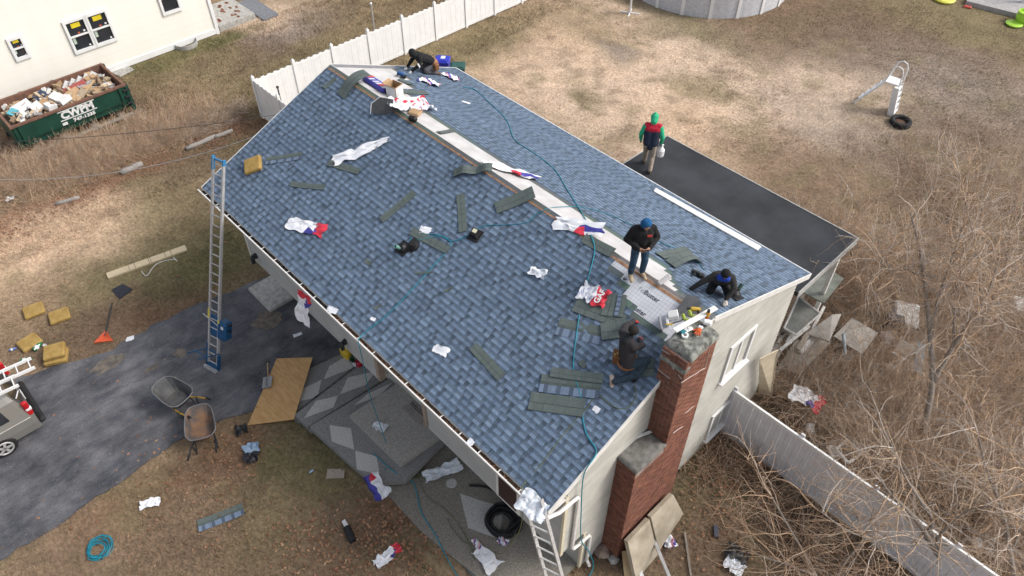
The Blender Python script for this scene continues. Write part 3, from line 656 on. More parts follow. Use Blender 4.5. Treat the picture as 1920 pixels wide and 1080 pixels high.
# weathered crown and shoulders
lichen = mat('lichened_concrete', (.31, .32, .28), (.085, .083, .078), 9, .95, bump=.9, bscale=45, detail=6)
def rough_slab(x0, x1, y0, y1, zt, t, amp, seed, slope=None, n=12):
    mb = MB(); vs = []; N = n
    for i in range(N+1):
        for j in range(N+1):
            x = x0+(x1-x0)*i/N; y = y0+(y1-y0)*j/N; e = (i in (0, N)) or (j in (0, N))
            q = Vector((x*6, y*6, seed)); x += mnoise.noise(q)*amp*.8; y += mnoise.noise(q+Vector((5, 3, 1)))*amp*.8
            z = zt + mnoise.noise(q+Vector((1, 8, 4)))*amp - (amp*1.3 if e else 0)
            if slope: z += slope(x, y)
            vs.append((x, y, z))
    fs = [(i*(N+1)+j, (i+1)*(N+1)+j, (i+1)*(N+1)+j+1, i*(N+1)+j+1) for i in range(N) for j in range(N)]
    ring = [i*(N+1) for i in range(N+1)] + [N*(N+1)+j for j in range(1, N+1)] + [i*(N+1)+N for i in range(N-1, -1, -1)] + [j for j in range(N-1, 0, -1)]
    o = len(vs); vs += [(vs[i][0], vs[i][1], vs[i][2]-t) for i in ring]; k = len(ring)
    fs += [(ring[i], o+i, o+(i+1) % k, ring[(i+1) % k]) for i in range(k)]
    mb.add(vs, fs); return mb
rough_slab(CX0-.02, CX1+.02, CYU+.08, CY1+.03, ZT+.13, .14, .035, 2.0).build('chimney_crown', lichen, chimney, True)
rough_slab(CX0-.01, CX1+.02, CYU-.03, CYU+.12, ZT-.16, .07, .02, 4.0, lambda x, y: -(CYU+.12-y)*.5).build('crown_ledge', lichen, chimney, True)
rough_slab(CX0-.02, CX1+.02, CY0-.02, CYU+.02, ZS+.03, .08, .015, 6.0).build('chimney_shoulder', mat('sooty_concrete', (.21, .20, .185), (.12, .115, .105), 7, .95, bump=.5, bscale=60), chimney, True)
fl_ = part('flashing_strip', white_paint, chimney, lambda m: m.poly([(CX0+.15, CYU-.02, ZS+.08), (CX0+.22, CYU-.02, ZS+.08), (CX0+.06, CYU-.45, ZS+.07), (CX0+.05, CYU-.75, ZS+.06), (CX0+.0, CYU-.72, ZS+.06), (CX0+.02, CYU-.35, ZS+.07)], .01))
# printed words on the underlay near the chimney
ink = mat('underlay_ink', (.10, .11, .13), None, 4, .8); ink2 = mat('underlay_ink_pale', (.36, .38, .42), None, 4, .8)
for (u, v, s, mm) in ((1222, 556, 'Buster', ink), (1205, 545, 'Felt', ink2), (1197, 582, 'Buster', ink), (1172, 523, 'er', ink)):
    me = text_mesh(s, .15 if s != 'er' else .12, mm, .0005, .004 if mm is ink else 0)
    o = bpy.data.objects.new('lettering', me); link(o, roof); P = RF(u, v); o.matrix_world = frame(P + NF*.004, NF, (1, 0, 0))

# pale mortar smears on the brick faces
sm_ = mat('lime_mortar', (.62, .58, .55), (.5, .46, .43), 9, .95)
for k, (a, b) in enumerate((((1277, 718), (1306, 700)), ((1306, 700), (1322, 690)), ((1322, 690), (1330, 655)), ((1336, 668), (1350, 655)), ((1285, 775), (1300, 762)), ((1262, 812), (1280, 800)))):
    A, B = PX(*a, CX1+.012), PX(*b, CX1+.012); part('mortar_smear', sm_, chimney, lambda m: m.tube([A, A.lerp(B, .5)+Vector((0, .01, .01)), B], .007, 4))
for k, (a, b) in enumerate((((1240, 655), (1255, 664)), ((1233, 692), (1256, 710)), ((1258, 685), (1264, 694)), ((1272, 703), (1278, 711)))):
    A, B = PY(*a, CYU-.012), PY(*b, CYU-.012); part('mortar_smear', sm_, chimney, lambda m: m.tube([A, B], .007, 4))
# ------------------------------------------------------------------ neighbour's house
nb_m = mat('cream_clapboard', (.85, .82, .74), (.82, .79, .71), 1.5, .7, objrand=.015)
nb = thing('neighbor_house', 'cream clapboard house with stickered new windows behind the dumpster', 'house', (-31.15, 0, 0))
NX = -31.15; NZ = 6.4
def lp(o, fn_name, mats, fn, smooth=False):         # part built in world space, parented to an unrotated thing
    m = MB(); fn(m); off = Vector(o.matrix_world.translation) if o.parent is None else Vector(o.parent.matrix_world.translation)
    off = Vector(o.location) if o.parent is None else Vector((0, 0, 0))
    m.v = [(p[0]-off.x, p[1]-off.y, p[2]-off.z) for p in m.v]; return m.build(fn_name, mats, o, smooth)
def shell(m):
    m.box((NX-4.6, -2.8, NZ/2), (9.1, 22.4, NZ)); m.add([(NX-9.2, -13.9, NZ), (NX-9.2, 8.7, NZ), (NX-4.6, 8.7, NZ+2.2), (NX-4.6, -13.9, NZ+2.2), (NX-.1, 8.7, NZ), (NX-.1, -13.9, NZ)], [(0, 1, 2, 3), (3, 2, 4, 5), (1, 4, 2), (0, 3, 5)])
nwall = lp(nb, 'wall', nb_m, shell)
bw = MB(); bw.add([(-.03, -11.3, 0), (.012, -11.3, 0), (.012, 11.3, 0), (-.03, 11.3, 0), (-.03, -11.3, .13), (.0, -11.3, .13), (.0, 11.3, .13), (-.03, 11.3, .13)], [(3, 2, 1, 0), (4, 5, 6, 7), (0, 1, 5, 4), (1, 2, 6, 5), (2, 3, 7, 6)])
bwm = bw.mesh('siding_board', nb_m)
for i in range(47): child_mesh('siding_board', bwm, nwall, (0.0, -2.9, .28+i*.13))
lp(nb, 'corner_board', white_vinyl, lambda m: m.box((NX+.01, 8.42, NZ/2), (.12, .16, NZ)))
lp(nb, 'base_trim', white_vinyl, lambda m: m.box((NX+.02, -2.8, .17), (.08, 22.3, .26)))
lp(nb, 'foundation', concrete, lambda m: m.box((NX-.02, -2.8, .02), (.06, 22.3, .08)))
yellow_st = mat('yellow_sticker', (.75, .60, .03), None, 3, .6); white_st = mat('white_sticker', (.75, .75, .75), None, 3, .6); orange_st = mat('orange_sticker', (.65, .12, .05), None, 3, .6); green_st = mat('pale_green_sticker', (.5, .6, .5), None, 3, .6)
def nwin(y0, y1, z0, z1, stick=True):
    w_ = thing('window', None, None); w_.parent = nb; w_.location = (0, 0, 0)
    ws = lambda n_, m_, fn: lp2(w_, n_, m_, fn)
    zm = (z0+z1)/2; t = .06
    def fr(m):
        for a, b, c_, d in ((y0-.05, y1+.05, z0-.08, z0+t), (y0-.05, y1+.05, z1-t, z1+.07), (y0+t, y1-t, zm-.03, zm+.03)): m.box((.045, (a+b)/2, (c_+d)/2), (.09, b-a, d-c_))
        for a in (y0-.05, y1-t): m.box((.045, a+(t+.05)/2, (z0+z1)/2), (.086, t+.05, z1-z0-2*t))
    ws('frame', white_vinyl, fr)
    for a, b in ((z0+t, zm-.03), (zm+.03, z1-t)): ws('pane', glass_m, lambda m: m.box((.012, (y0+y1)/2, (a+b)/2), (.02, y1-y0-2*t, b-a)))
    if stick:
        W_ = y1-y0; hh = z1-z0
        ws('sticker', yellow_st, lambda m: m.box((.027, (y0+y1)/2, z1-hh*.17), (.005, W_*.44, hh*.15)))
        ws('sticker', orange_st, lambda m: m.box((.027, y0+W_*.52, zm+hh*.07), (.005, W_*.10, hh*.045)))
        ws('sticker', white_st, lambda m: m.box((.027, y1-W_*.2, zm+hh*.09), (.005, W_*.10, hh*.06)))
        ws('sticker', green_st, lambda m: m.box((.027, y0+W_*.18, zm-hh*.15), (.005, W_*.13, hh*.2)))
        ws('sticker', white_st, lambda m: m.box((.027, y1-W_*.2, z0+hh*.1), (.005, W_*.09, hh*.05)))
def lp2(o, n_, m_, fn): m = MB(); fn(m); return m.build(n_, m_, o)
nwin(1.88, 2.76, 1.45, 2.83); nwin(2.84, 3.72, 1.45, 2.83); nwin(-.41, .11, 2.0, 2.88); nwin(6.15, 7.0, 1.8, 3.2, False)
# brick-paved stoop beyond the neighbour's corner
m = MB(); m.box((-32.4, 9.6, .13), (2.4, 2.0, .34)); stp = m.build('stoop', concrete); tag(stp, 'pale mortar-smeared stoop at the corner of the cream house', 'stoop', kind='structure')
r = random.Random(4)
for i in range(22):
    mb = MB(); mb.box((-31.35-r.random()*2.0, 8.75+r.random()*1.7, .315), (.2, .09, .03), r.uniform(-.2, .2)); mb.build('brick', brick_m, stp)
m = MB(); m.box((-32.0, 11.2, .05), (2.6, .9, .1)); tag(m.build('flagstone_path', mat('slate_paving', (.19, .20, .22))), 'grey slate paving behind the stoop', 'path', kind='structure')
m = MB(); m.lathe([(.52, 0), (.55, 0), (.55, .24), (.52, .24), (.52, 0)], (0, 0, 0), 18, a0=-1.6, a1=1.6); tag(m.build('window_well', alu, mw=Matrix.Translation((-31.1, 6.7, 0))), 'curved galvanised window well at the foot of the cream wall', 'window well')
m = MB(); m.bbox((0, 0, .03), (.9, .8, .06), .01); tag(m.build('concrete_slab', concrete, mw=Matrix.Translation(G(228, 133)) @ Matrix.Rotation(.2, 4, 'Z')), 'grey slab lying between the cream house and dumpster', 'slab')

# ------------------------------------------------------------------ white privacy fence along the far yard
fence = thing('privacy_fence', 'tall white vinyl privacy fence running behind the roof', 'fence', (-23.1, 6.15, 0))
def fpart(name, m_, fn, par=fence): mb = MB(); fn(mb); return mb.build(name, m_, par)
def panel(m, L_, h, rnd):
    n_ = int(L_/.15)
    for i in range(n_):
        m.box((0, (i+.5)*L_/n_, .07+(h-.05*(i % 2))/2-.03), (.028 if i % 2 else .034, L_/n_-.003, h-.1-.03*(i % 2)))
    m.box((0, L_/2, .14), (.05, L_, .14)); m.box((0, L_/2, h-.12), (.05, L_, .11))
mp = MB(); panel(mp, 1.82, 1.83, 0); pm = mp.mesh('fence_panel', white_vinyl)
mq = MB(); mq.box((0, 0, .97), (.125, .125, 1.94)); mq.lathe([(.09, 1.94), (.09, 1.965), (0, 2.06)], (0, 0, 0), 4, M=Matrix.Rotation(math.pi/4, 3, 'Z')); postm = mq.mesh('post', white_vinyl)
for i in range(12):
    child_mesh('post', postm, fence, (0, i*1.95, 0))
    if i < 11: child_mesh('fence_panel', pm, fence, (0, i*1.95+.065, 0))
for i in range(3):
    child_mesh('fence_panel', pm, fence, (.065+i*1.95, 0, 0), (0, 0, -math.pi/2)); child_mesh('post', postm, fence, (1.95*(i+1), 0, 0))
def rod(name, label, cat, P, h, r_, m_, cap=None):
    t = thing(name, label, cat, P); fpart('rod', m_, lambda m: m.tube([(0, 0, 0), (0, 0, h)], r_, 8), t)
    if cap: fpart('cap', cap, lambda m: m.lathe([(.05, h-.02), (.06, h+.05), (.0, h+.1)], (0, 0, 0), 10), t)
    return t
rod('metal_pole', 'thin grey pole with white cap rising behind the white fence', 'pole', (-23.9, 12.9, 0), 2.6, .03, alu, white_vinyl)
rod('metal_pole', 'dark stake standing in front of the fence corner', 'pole', G(537, 232), 1.75, .03, dark_metal, dark_metal)

# ------------------------------------------------------------------ grey vinyl fence by the brush
gf_ = thing('vinyl_fence', 'long grey vinyl fence running from the gable under bare branches', 'fence', (.05, 7.32, 0))
pk = MB(); pk.bbox((0, 0, .98), (.142, .03, 1.92), .006); pkm = pk.mesh('picket', grey_vinyl)
n_ = int(8.2/.15)
for i in range(n_): child_mesh('picket', pkm, gf_, (-.05+i*.15, (-.004 if i % 2 else .004), 0), (0, 0, 0))
for z_ in (.12, 1.90): fpart('rail', white_vinyl if z_ > 1 else grey_vinyl, lambda m: m.box((4.02, .004, z_), (8.3, .06, .10)), gf_)
for i in range(5):
    fpart('post', grey_vinyl, lambda m: m.box((-.02+i*2.05, .055, 1.02), (.11, .05, 2.04)), gf_)

# ------------------------------------------------------------------ back yard
pool = thing('swimming_pool', 'round above-ground pool with mottled grey wall and upright ribs', 'pool', (-18.15, 31.15, 0))
PR_ = 4.55
pw = mat('mottled_pool_wall', (.62, .63, .65), (.48, .49, .52), 9, .55)
fpart('pool_wall', pw, lambda m: m.lathe([(PR_, 0), (PR_, 1.25), (PR_-.03, 1.25), (PR_-.03, 0)], (0, 0, 0), 64), pool)
fpart('top_rail', white_vinyl, lambda m: m.lathe([(PR_-.12, 1.25), (PR_-.12, 1.30), (PR_+.07, 1.30), (PR_+.07, 1.25), (PR_-.12, 1.25)], (0, 0, 0), 64), pool)
fpart('pool_cover', mat('dark_pool_cover', (.05, .035, .03), None, 3, .6), lambda m: m.lathe([(PR_-.04, 1.1), (PR_*.5, 1.02), (0, 1.0)], (0, 0, 0), 48), pool)
for i in range(20):
    a = i*2*math.pi/20+.06; fpart('upright', white_vinyl, lambda m: m.box(((PR_+.025)*math.cos(a), (PR_+.025)*math.sin(a), .63), (.05, .17, 1.26), a), pool)
# A-frame pool ladder
pl_ = thing('pool_ladder', 'white A-frame pool ladder standing alone on the lawn', 'pool ladder', (0, 0, 0), mw=frame(G(1675, 213)*.62+G(1618, 193)*.38, UPZ, G(1675, 213)-G(1618, 193)))
def rails(m, x0, z1, y, x1):
    for s in (-1, 1): m.box(((x0+x1)/2, s*y, z1/2), (.07, .05, math.hypot(x1-x0, z1)), M=Matrix.Rotation(math.atan2(x1-x0, z1), 3, 'Y'))
fpart('step_side', white_vinyl, lambda m: [m.box((.36, s*.27, .64), (.26, .03, 1.32), M=Matrix.Rotation(-.16, 3, 'Y')) for s in (-1, 1)], pl_)
for k in range(5): fpart('step', white_vinyl, lambda m: m.box((.47-.045*k, 0, .12+k*.27), (.24, .52, .045)), pl_)
fpart('platform', white_vinyl, lambda m: m.bbox((0, 0, 1.42), (.62, .62, .07), .02), pl_)
fpart('pool_side_ladder', white_vinyl, lambda m: ([m.tube([(-.25, s*.27, 1.4), (-1.15, s*.27, .03)], .045, 6) for s in (-1, 1)], [m.box((-.25-.9*t, 0, 1.4-1.37*t), (.16, .52, .03)) for t in (.2, .4, .6, .8)]), pl_)
for s in (-1, 1): fpart('handrail', white_vinyl, lambda m: m.tube([(.34, s*.29, 1.4), (.33, s*.29, 1.95), (.24, s*.29, 2.16), (.06, s*.29, 2.24), (-.12, s*.29, 2.14), (-.27, s*.29, 1.42)], .028, 8), pl_)
def tyre_mesh(R, wdt):
    m = MB(); pr = [(R*.62, -wdt*.42), (R*.78, -wdt*.5), (R*.94, -wdt*.46), (R, -wdt*.3), (R, wdt*.3), (R*.94, wdt*.46), (R*.78, wdt*.5), (R*.62, wdt*.42), (R*.6, 0), (R*.62, -wdt*.42)]
    m.lathe(pr, (0, 0, 0), 28); return m.mesh('tyre', black_rubber, True)
tm = tyre_mesh(.45, .24)
def tyre_thing(label, P, rx=0.0, rz=0.0, fill=None, sc_=1.0):
    t = thing('tire', label, 'tire', P); t.rotation_euler = (rx, 0, rz); t.scale = (sc_,)*3
    child_mesh('tread', tm, t, (0, 0, .12))
    if fill: fpart('soil', fill, lambda m: m.lathe([(.30, .08), (.15, .12), (0, .13)], (0, 0, 0), 16), t)
    return t
tyre_thing('old black tire full of soil beside the pool ladder', G(1687, 233), fill=mat('potting_soil', (.12, .07, .045), None, 12, .95))
tyre_thing('black tire leaning against cream wall behind dumpster', Vector((-30.6, .35, .40)), 0, 0, None).rotation_euler = (0, rad(62), .1)
tyre_thing('black tire at the far left end behind dumpster', Vector((-30.6, -.95, .40)), 0, 0, None).rotation_euler = (0, rad(62), -.1)
st_ = thing('white_stand', 'small white cross-footed stand beside the pool', 'stand', G(1181, 25), .5)
fpart('stem', white_vinyl, lambda m: m.tube([(0, 0, 0), (0, 0, 1.0)], .05, 8), st_); fpart('foot', white_vinyl, lambda m: (m.box((0, 0, .03), (1.0, .06, .06)), m.box((0, 0, .031), (.06, .9, .05))), st_); fpart('tray', white_vinyl, lambda m: m.bbox((0, 0, 1.0), (.85, .5, .06), .02), st_)
m = MB(); m.box((-3.2, 43.2, .12), (9.0, 7.2, .24), rad(12)); tag(m.build('deck', mat('grey_deck', (.42, .40, .39))), 'grey deck at the top right corner of the yard', 'deck', kind='structure')
lime = mat('lime_plastic', (.42, .70, .08), (.36, .6, .06), 4, .45); yell = mat('yellow_plastic', (.72, .68, .10), None, 4, .45); redp = mat('red_plastic', (.62, .11, .08), None, 4, .5)
pt = thing('planter_pot', 'lime green plant pot at the deck corner', 'plant pot', G(1906, 47)); fpart('pot', lime, lambda m: m.lathe([(0, .06), (.30, .06), (.42, .30), (.40, .62), (.36, .62), (.36, .5), (0, .5)], (.1, .4, 0), 20), pt); fpart('saucer', lime, lambda m: m.lathe([(0, 0), (.34, 0), (.42, .1), (.32, .14), (0, .12)], (-.1, -.12, 0), 18), pt)
m = MB(); m.lathe([(0, 0), (.5, 0), (.58, .12), (.5, .18), (0, .15)], (0, 0, 0), 18); tag(m.build('plastic_tub', yell, mw=Matrix.Translation(G(1769, 1))), 'yellow plastic tub on the lawn near the deck', 'tub')
m = MB(); m.bbox((0, 0, .06), (.42, .18, .12), .04); tag(m.build('plastic_toy', redp, mw=Matrix.Translation(G(1813, 15)) @ Matrix.Rotation(.4, 4, 'Z')), 'small red plastic toy on the lawn beside the deck', 'toy')
m = MB(); m.box((0, 0, 1.2), (.18, .18, 2.4)); tag(m.build('deck_post', white_vinyl, mw=Matrix.Translation(G(1914, 12))), 'white post rising at the deck corner', 'post')
# wheelie bins behind the roof
def bin_(label, P, rz, body, lid):
    t = thing('trash_bin', label, 'trash bin', P, rz, None)
    fpart('bin_body', body, lambda m: m.box((0, 0, .5), (.48, .52, .96), taper=1.22), t)
    l = fpart('lid', lid, lambda m: (m.bbox((0, 0, 1.03), (.64, .70, .09), .035), m.bbox((.0, 0, 1.09), (.48, .52, .05), .02)), t)
    fpart('handle', body, lambda m: m.tube([(-.36, -.25, .95), (-.40, -.25, 1.0), (-.40, .25, 1.0), (-.36, .25, .95)], .02, 6), t)
    for s in (-1, 1): fpart('wheel', black_rubber, lambda m: m.lathe([(0, -.03), (.12, -.03), (.12, .03), (0, .03)], (-.26, s*.27, .12), 14, M=Matrix.Rotation(math.pi/2, 3, 'X')), t)
    return t
bl = mat('blue_bin_plastic', (.03, .045, .45), None, 5, .4); gr = mat('green_bin_plastic', (.03, .10, .085), None, 5, .45)
b1 = bin_('blue recycling bin behind the far rear eave', G(829, 111, 1.05)-Vector((0, 0, 1.05)), rad(-50), bl, bl)
fpart('sticker', white_st, lambda m: m.box((-.06, .04, 1.118), (.24, .2, .006)), b1)
bin_('dark green trash bin beside the blue bin', G(858, 123, 1.05)-Vector((0, 0, 1.05)), rad(-42), gr, gr)

# ------------------------------------------------------------------ dumpster
dgreen = mat('green_dumpster_paint', (.014, .062, .043), (.010, .043, .030), 3, .5, bump=.15, bscale=9)
dm = thing('dumpster', 'green roll-off dumpster heaped with debris against the cream house', 'dumpster', (-28.4, 0.0, 0))
DL, DW, DH = 4.6, 2.3, 1.32
def dshell(m):
    for s in (-1, 1):
        x = s*DW/2
        m.add([(x*.90, -DL/2, .30), (x*.90, DL/2, .30), (x, DL/2, .62), (x, -DL/2, .62), (x, DL/2, DH), (x, -DL/2, DH), (x-s*.05, DL/2, DH), (x-s*.05, -DL/2, DH), (x-s*.05, DL/2, .35), (x-s*.05, -DL/2, .35)], [(0, 1, 2, 3), (3, 2, 4, 5), (5, 4, 6, 7), (7, 6, 8, 9)] if s > 0 else [(3, 2, 1, 0), (5, 4, 2, 3), (7, 6, 4, 5), (9, 8, 6, 7)])
    m.box((0, DL/2, .80), (DW, .06, 1.04)); m.box((0, -DL/2, .80), (DW, .06, 1.04)); m.box((0, 0, .32), (DW*.9, DL, .06))
fpart('hull', dgreen, dshell, dm)
fpart('inner_lining', steel_rust, lambda m: (m.box((-DW/2+.08, 0, .85), (.03, DL-.1, .9)), m.box((DW/2-.075, 0, .85), (.03, DL-.1, .9)), m.box((0, DL/2-.05, .85), (DW-.2, .02, .9)), m.box((0, -DL/2+.05, .85), (DW-.2, .02, .9))), dm)
fpart('top_rail', steel_rust, lambda m: [m.box((s*(DW/2-.01), 0, DH+.03), (.11, DL+.12, .09)) for s in (-1, 1)] + [m.box((0, s*(DL/2), DH+.032), (DW, .10, .09)) for s in (-1, 1)], dm)
for y in (-DL/2+.25, DL/2-.25): fpart('side_rib', dgreen, lambda m: m.box((DW/2+.03, y, .9), (.07, .09, .85)), dm)
for s in (-1, 1): fpart('door_post', dgreen, lambda m: m.box((s*(DW/2-.03), DL/2+.06, .75), (.14, .14, 1.2)), dm)
for z in (.55, .85, 1.15): fpart('hinge', dark_metal, lambda m: m.box((DW/2+.06, DL/2-.02, z), (.10, .22, .05)), dm)
for x in (-.55, .55): fpart('skid', dark_metal, lambda m: m.box((x, 0, .20), (.12, DL+.2, .2)), dm)
pw_ = mat('white_lettering', (.80, .80, .78), None, 5, .6)
def dtext(s, size, y, z, sp=1.0, xs=1.0, bold=.012):
    me = text_mesh(s, size, pw_, .004, bold, .0, sp, xs); o = bpy.data.objects.new('lettering', me); link(o, dm)
    o.matrix_local = Matrix(((0, 0, 1, DW/2+.012), (1, 0, 0, y), (0, 1, 0, z), (0, 0, 0, 1)))
dtext('CWPM', .42, .20, 1.03, 1.0, 1.05, .022); dtext('747-1335', .19, .36, .69, 1.0, 1.25, .009)
fpart('lettering_bar', pw_, lambda m: (m.box((DW/2+.01, .20, 1.235), (.012, 1.5, .035)), m.box((DW/2+.01, .20, .845), (.012, 1.5, .035))), dm)
fpart('lettering_block', pw_, lambda m: m.box((DW/2+.008, -.44, .69), (.01, .20, .12)), dm)
for s, y in enumerate((-1.75, -.6, .6, 1.75)):
    t = tag(fpart('timber_block', oldwood, lambda m: m.bbox((0, 0, .05), (2.5, .24, .10), .01), None), ['first', 'second', 'third', 'fourth'][s]+' timber under the dumpster counted from its left end', 'timber', 'timbers under the dumpster'); t.location = (-28.2, y, .0)
t = tag(fpart('plank', oldwood, lambda m: m.bbox((0, 0, .12), (.22, 4.6, .05), .01), None), 'long grey plank along the front of the dumpster skids', 'plank'); t.location = (-27.05, -.1, 0)
# debris in the dumpster, each piece its own
rd = random.Random(21)
cardb = mat('cardboard', (.46, .31, .18), (.38, .25, .14), 5, .85); wht = mat('white_scrap', (.74, .74, .73), (.66, .66, .66), 4, .7); redb = mat('red_painted_board', (.40, .10, .09), None, 4, .7); bluesc = mat('navy_tarp', (.04, .06, .11), None, 6, .6); greysc = mat('grey_scrap', (.36, .36, .38), None, 6, .8); teal_sc = mat('turquoise_scrap', (.12, .42, .50), None, 4, .6)
COLN = {'brown cardboard': cardb, 'white board': wht, 'tan wood': wood_m, 'grey': greysc, 'weathered wood': oldwood}
fpart('rubbish_bed', mat('mixed_rubble', (.30, .25, .20), (.12, .10, .09), 7, .95, bump=1, bscale=15), lambda m: m.box((0, 0, .78), (DW-.2, DL-.15, .3)), dm)
def junk(label, cat, name, m_, x, y, z, d, e):
    mb = MB(); mb.box((0, 0, 0), d); o = mb.build(name, m_); o.location = (-28.4+x, y, z); o.rotation_euler = e; return tag(o, label, cat)
for i in range(5): junk('row of white stair-tooth boards near dumpster back, number %s from left' % ['one', 'two', 'three', 'four', 'five'][i], 'board', 'board', wht, -.55, .55+i*.28, 1.32, (.04, .34, .34), (.75, .2, .5))
junk('long red painted board lying across the dumpster heap', 'board', 'board', redb, -.2, .55, 1.30, (.30, 1.35, .05), (.2, .25, -.1))
for i, y in enumerate((1.35, 1.6)): junk(['left', 'right'][i]+' orange-brown carton at dumpster right end', 'carton', 'cardboard_box', cardb, -.25, y, 1.32, (.22, .2, .35), (.1, .1, .2))
junk('flat brown cardboard sheet near dumpster front centre', 'cardboard', 'cardboard_sheet', cardb, .35, .55, 1.30, (.62, .52, .03), (.15, .35, .2)); junk('second flat cardboard sheet right of dumpster centre', 'cardboard', 'cardboard_sheet', cardb, .3, 1.05, 1.27, (.5, .45, .03), (-.15, .3, -.1))
junk('white carton left of the cardboard sheets', 'carton', 'white_box', wht, .15, -.15, 1.33, (.4, .38, .25), (.2, .3, .5)); junk('white open carton at dumpster centre', 'carton', 'white_box', wht, .5, .02, 1.33, (.38, .5, .2), (.1, -.2, .3)); junk('small white carton on brown cardboard', 'carton', 'white_box', wht, .55, -.55, 1.3, (.36, .36, .2), (-.2, .1, .2))
junk('large white sheet at dumpster left end', 'sheet', 'white_sheet', wht, -.1, -1.45, 1.35, (.5, .75, .04), (.2, .3, .1)); junk('white strip hanging at dumpster left front', 'strip', 'white_sheet', wht, .55, -1.65, 1.34, (.9, .16, .04), (.1, .1, -.35)); junk('white crumpled board near left end', 'board', 'white_sheet', wht, .3, -1.0, 1.33, (.4, .4, .14), (.3, .4, .2))
junk('turquoise scrap at dumpster left corner', 'scrap', 'scrap_sheet', teal_sc, .0, -1.85, 1.33, (.3, .35, .06), (.2, .2, .6)); junk('dark navy tarp bundle near dumpster back', 'tarp', 'tarp', bluesc, -.55, -.55, 1.16, (.45, .5, .3), (.2, .3, .3)); junk('grey metal channel on the dumpster heap', 'channel', 'metal_channel', greysc, -.1, 1.4, 1.36, (.1, 1.2, .06), (0, .1, .35)); junk('long tan stud across dumpster right half', 'stud', 'stud', wood_m, .1, 1.35, 1.34, (.09, 1.3, .05), (.05, .1, .75)); junk('brown leaning carton left of the white cartons', 'carton', 'cardboard_box', cardb, .25, -.62, 1.2, (.5, .4, .4), (.5, .4, .4))
sj = MB()
for i in range(300):
    c_ = rd.choice([(.66, .65, .62), (.45, .31, .18), (.42, .33, .22), (.35, .34, .33), (.50, .40, .28), (.25, .17, .12), (.30, .21, .14)]); d = (rd.uniform(.08, .45), rd.uniform(.06, .3), rd.uniform(.01, .1))
    M3 = Matrix.Rotation(rd.uniform(0, 6.3), 3, 'Z') @ Matrix.Rotation(rd.uniform(-.6, .6), 3, 'X') @ Matrix.Rotation(rd.uniform(-.6, .6), 3, 'Y')
    sj.box((rd.uniform(-.85, .85), rd.uniform(-2.05, 2.05), rd.uniform(1.0, 1.36)), d, col=c_, M=M3)
o = sj.build('small_debris', matte_c); o.location = (-28.4, 0, 0); tag(o, 'small mixed scraps filling the dumpster', 'debris', kind='stuff')

# ------------------------------------------------------------------ overhead cables
def cable(label, pts, r_=.012, m_=black_rubber, sag=.0):
    a, b = Vector(pts[0]), Vector(pts[-1]); P = [a.lerp(b, i/16) - Vector((0, 0, sag*4*(i/16)*(1-i/16))) for i in range(17)]
    m = MB(); m.tube(P, r_, 5); return tag(m.build('overhead_cable', m_), label, 'cable')
cable('black overhead cable passing in front of dumpster to the far gable', [G(-120, 270, 3.6), (-14.15, 3.6, 5.7)], .009, mat('cable_grey', (.09, .09, .09)), sag=.25)
cable('thin grey overhead cable sagging over the brush strip', [G(-120, 330, 3.0), (-14.15, 3.3, 5.5)], .010, alu, sag=.9)
# ------------------------------------------------------------------ loose things on the roof
GRN = (.125, .152, .138); GRN2 = (.092, .113, .104); GLUE = (.068, .082, .075); BLU = (.19, .245, .335); BLD = (.085, .115, .165)
def loose_shingle(label, P, n, d, ln=1.0, wd=.335, face='back', bend=None, lift=.03, name='loose_shingle', z0=.03, parent=None):
    m = MB(); NX_, rows = 14, ([(0, .05, GRN2), (.05, .42, GRN), (.42, .47, GLUE), (.47, 1, GRN)] if face == 'back' else [(0, .45, BLU), (.45, .62, GRN2), (.62, 1, GRN)])
    r = random.Random(label)
    for i in range(NX_):
        for (a, b, c) in rows:
            q = []
            for (x, y) in ((i/NX_, a), ((i+1)/NX_, a), ((i+1)/NX_, b), (i/NX_, b)):
                X = (x-.5)*ln; z = z0 + (bend(x) if bend else lift*(4*(x-.5)**2)*.6); q.append((X, (y-.5)*wd, z))
            k = .9+.2*r.random(); cc = c
            if face != 'back' and a == 0: cc = BLD if (i % 3 == 1) else c
            cc = tuple(t*k for t in cc); m.add(q, [(0, 1, 2, 3)], 0, cc)
            m.add([(p[0], p[1], p[2]-.007) for p in q], [(3, 2, 1, 0)], 0, tuple(t*.5 for t in cc))
    nx_ = NX_
    m.add([(m.v[0][0], -wd/2, m.v[0][2]), (m.v[0][0], wd/2, m.v[0][2]), (m.v[0][0], wd/2, m.v[0][2]-.007), (m.v[0][0], -wd/2, m.v[0][2]-.007)], [(0, 1, 2, 3)], 0, GRN2)
    for s in (-1, 1):
        for i in range(NX_):
            zz = [z0 + (bend(t/NX_) if bend else lift*(4*(t/NX_-.5)**2)*.6) for t in (i, i+1)]; X = [(t/NX_-.5)*ln for t in (i, i+1)]
            m.add([(X[0], s*wd/2, zz[0]), (X[1], s*wd/2, zz[1]), (X[1], s*wd/2, zz[1]-.007), (X[0], s*wd/2, zz[0]-.007)], [(0, 1, 2, 3)], 0, GRN2)
    return tag(m.build(name, shingle_m, mw=frame(P, n, d)), label, 'shingle', 'loose shingle strips')
def rs_(label, a, b, surf=RF, **k):
    A, B = surf(*a), surf(*b); n = NF if surf is RF else (NB if surf is RB else UPZ); ln = k.pop('ln', (B-A).length)
    return loose_shingle(label, (A+B)/2, n, B-A, ln=ln, **k)
rs_('green-backed shingle strip beside the tan cushion on the roof', (500, 303), (567, 293), wd=.26, face='face')
rs_('green shingle strip under the tail of long white plastic', (617, 306), (675, 323), wd=.2)
rs_('lone shingle strip below the tan cushion', (546, 346), (610, 353), wd=.17)
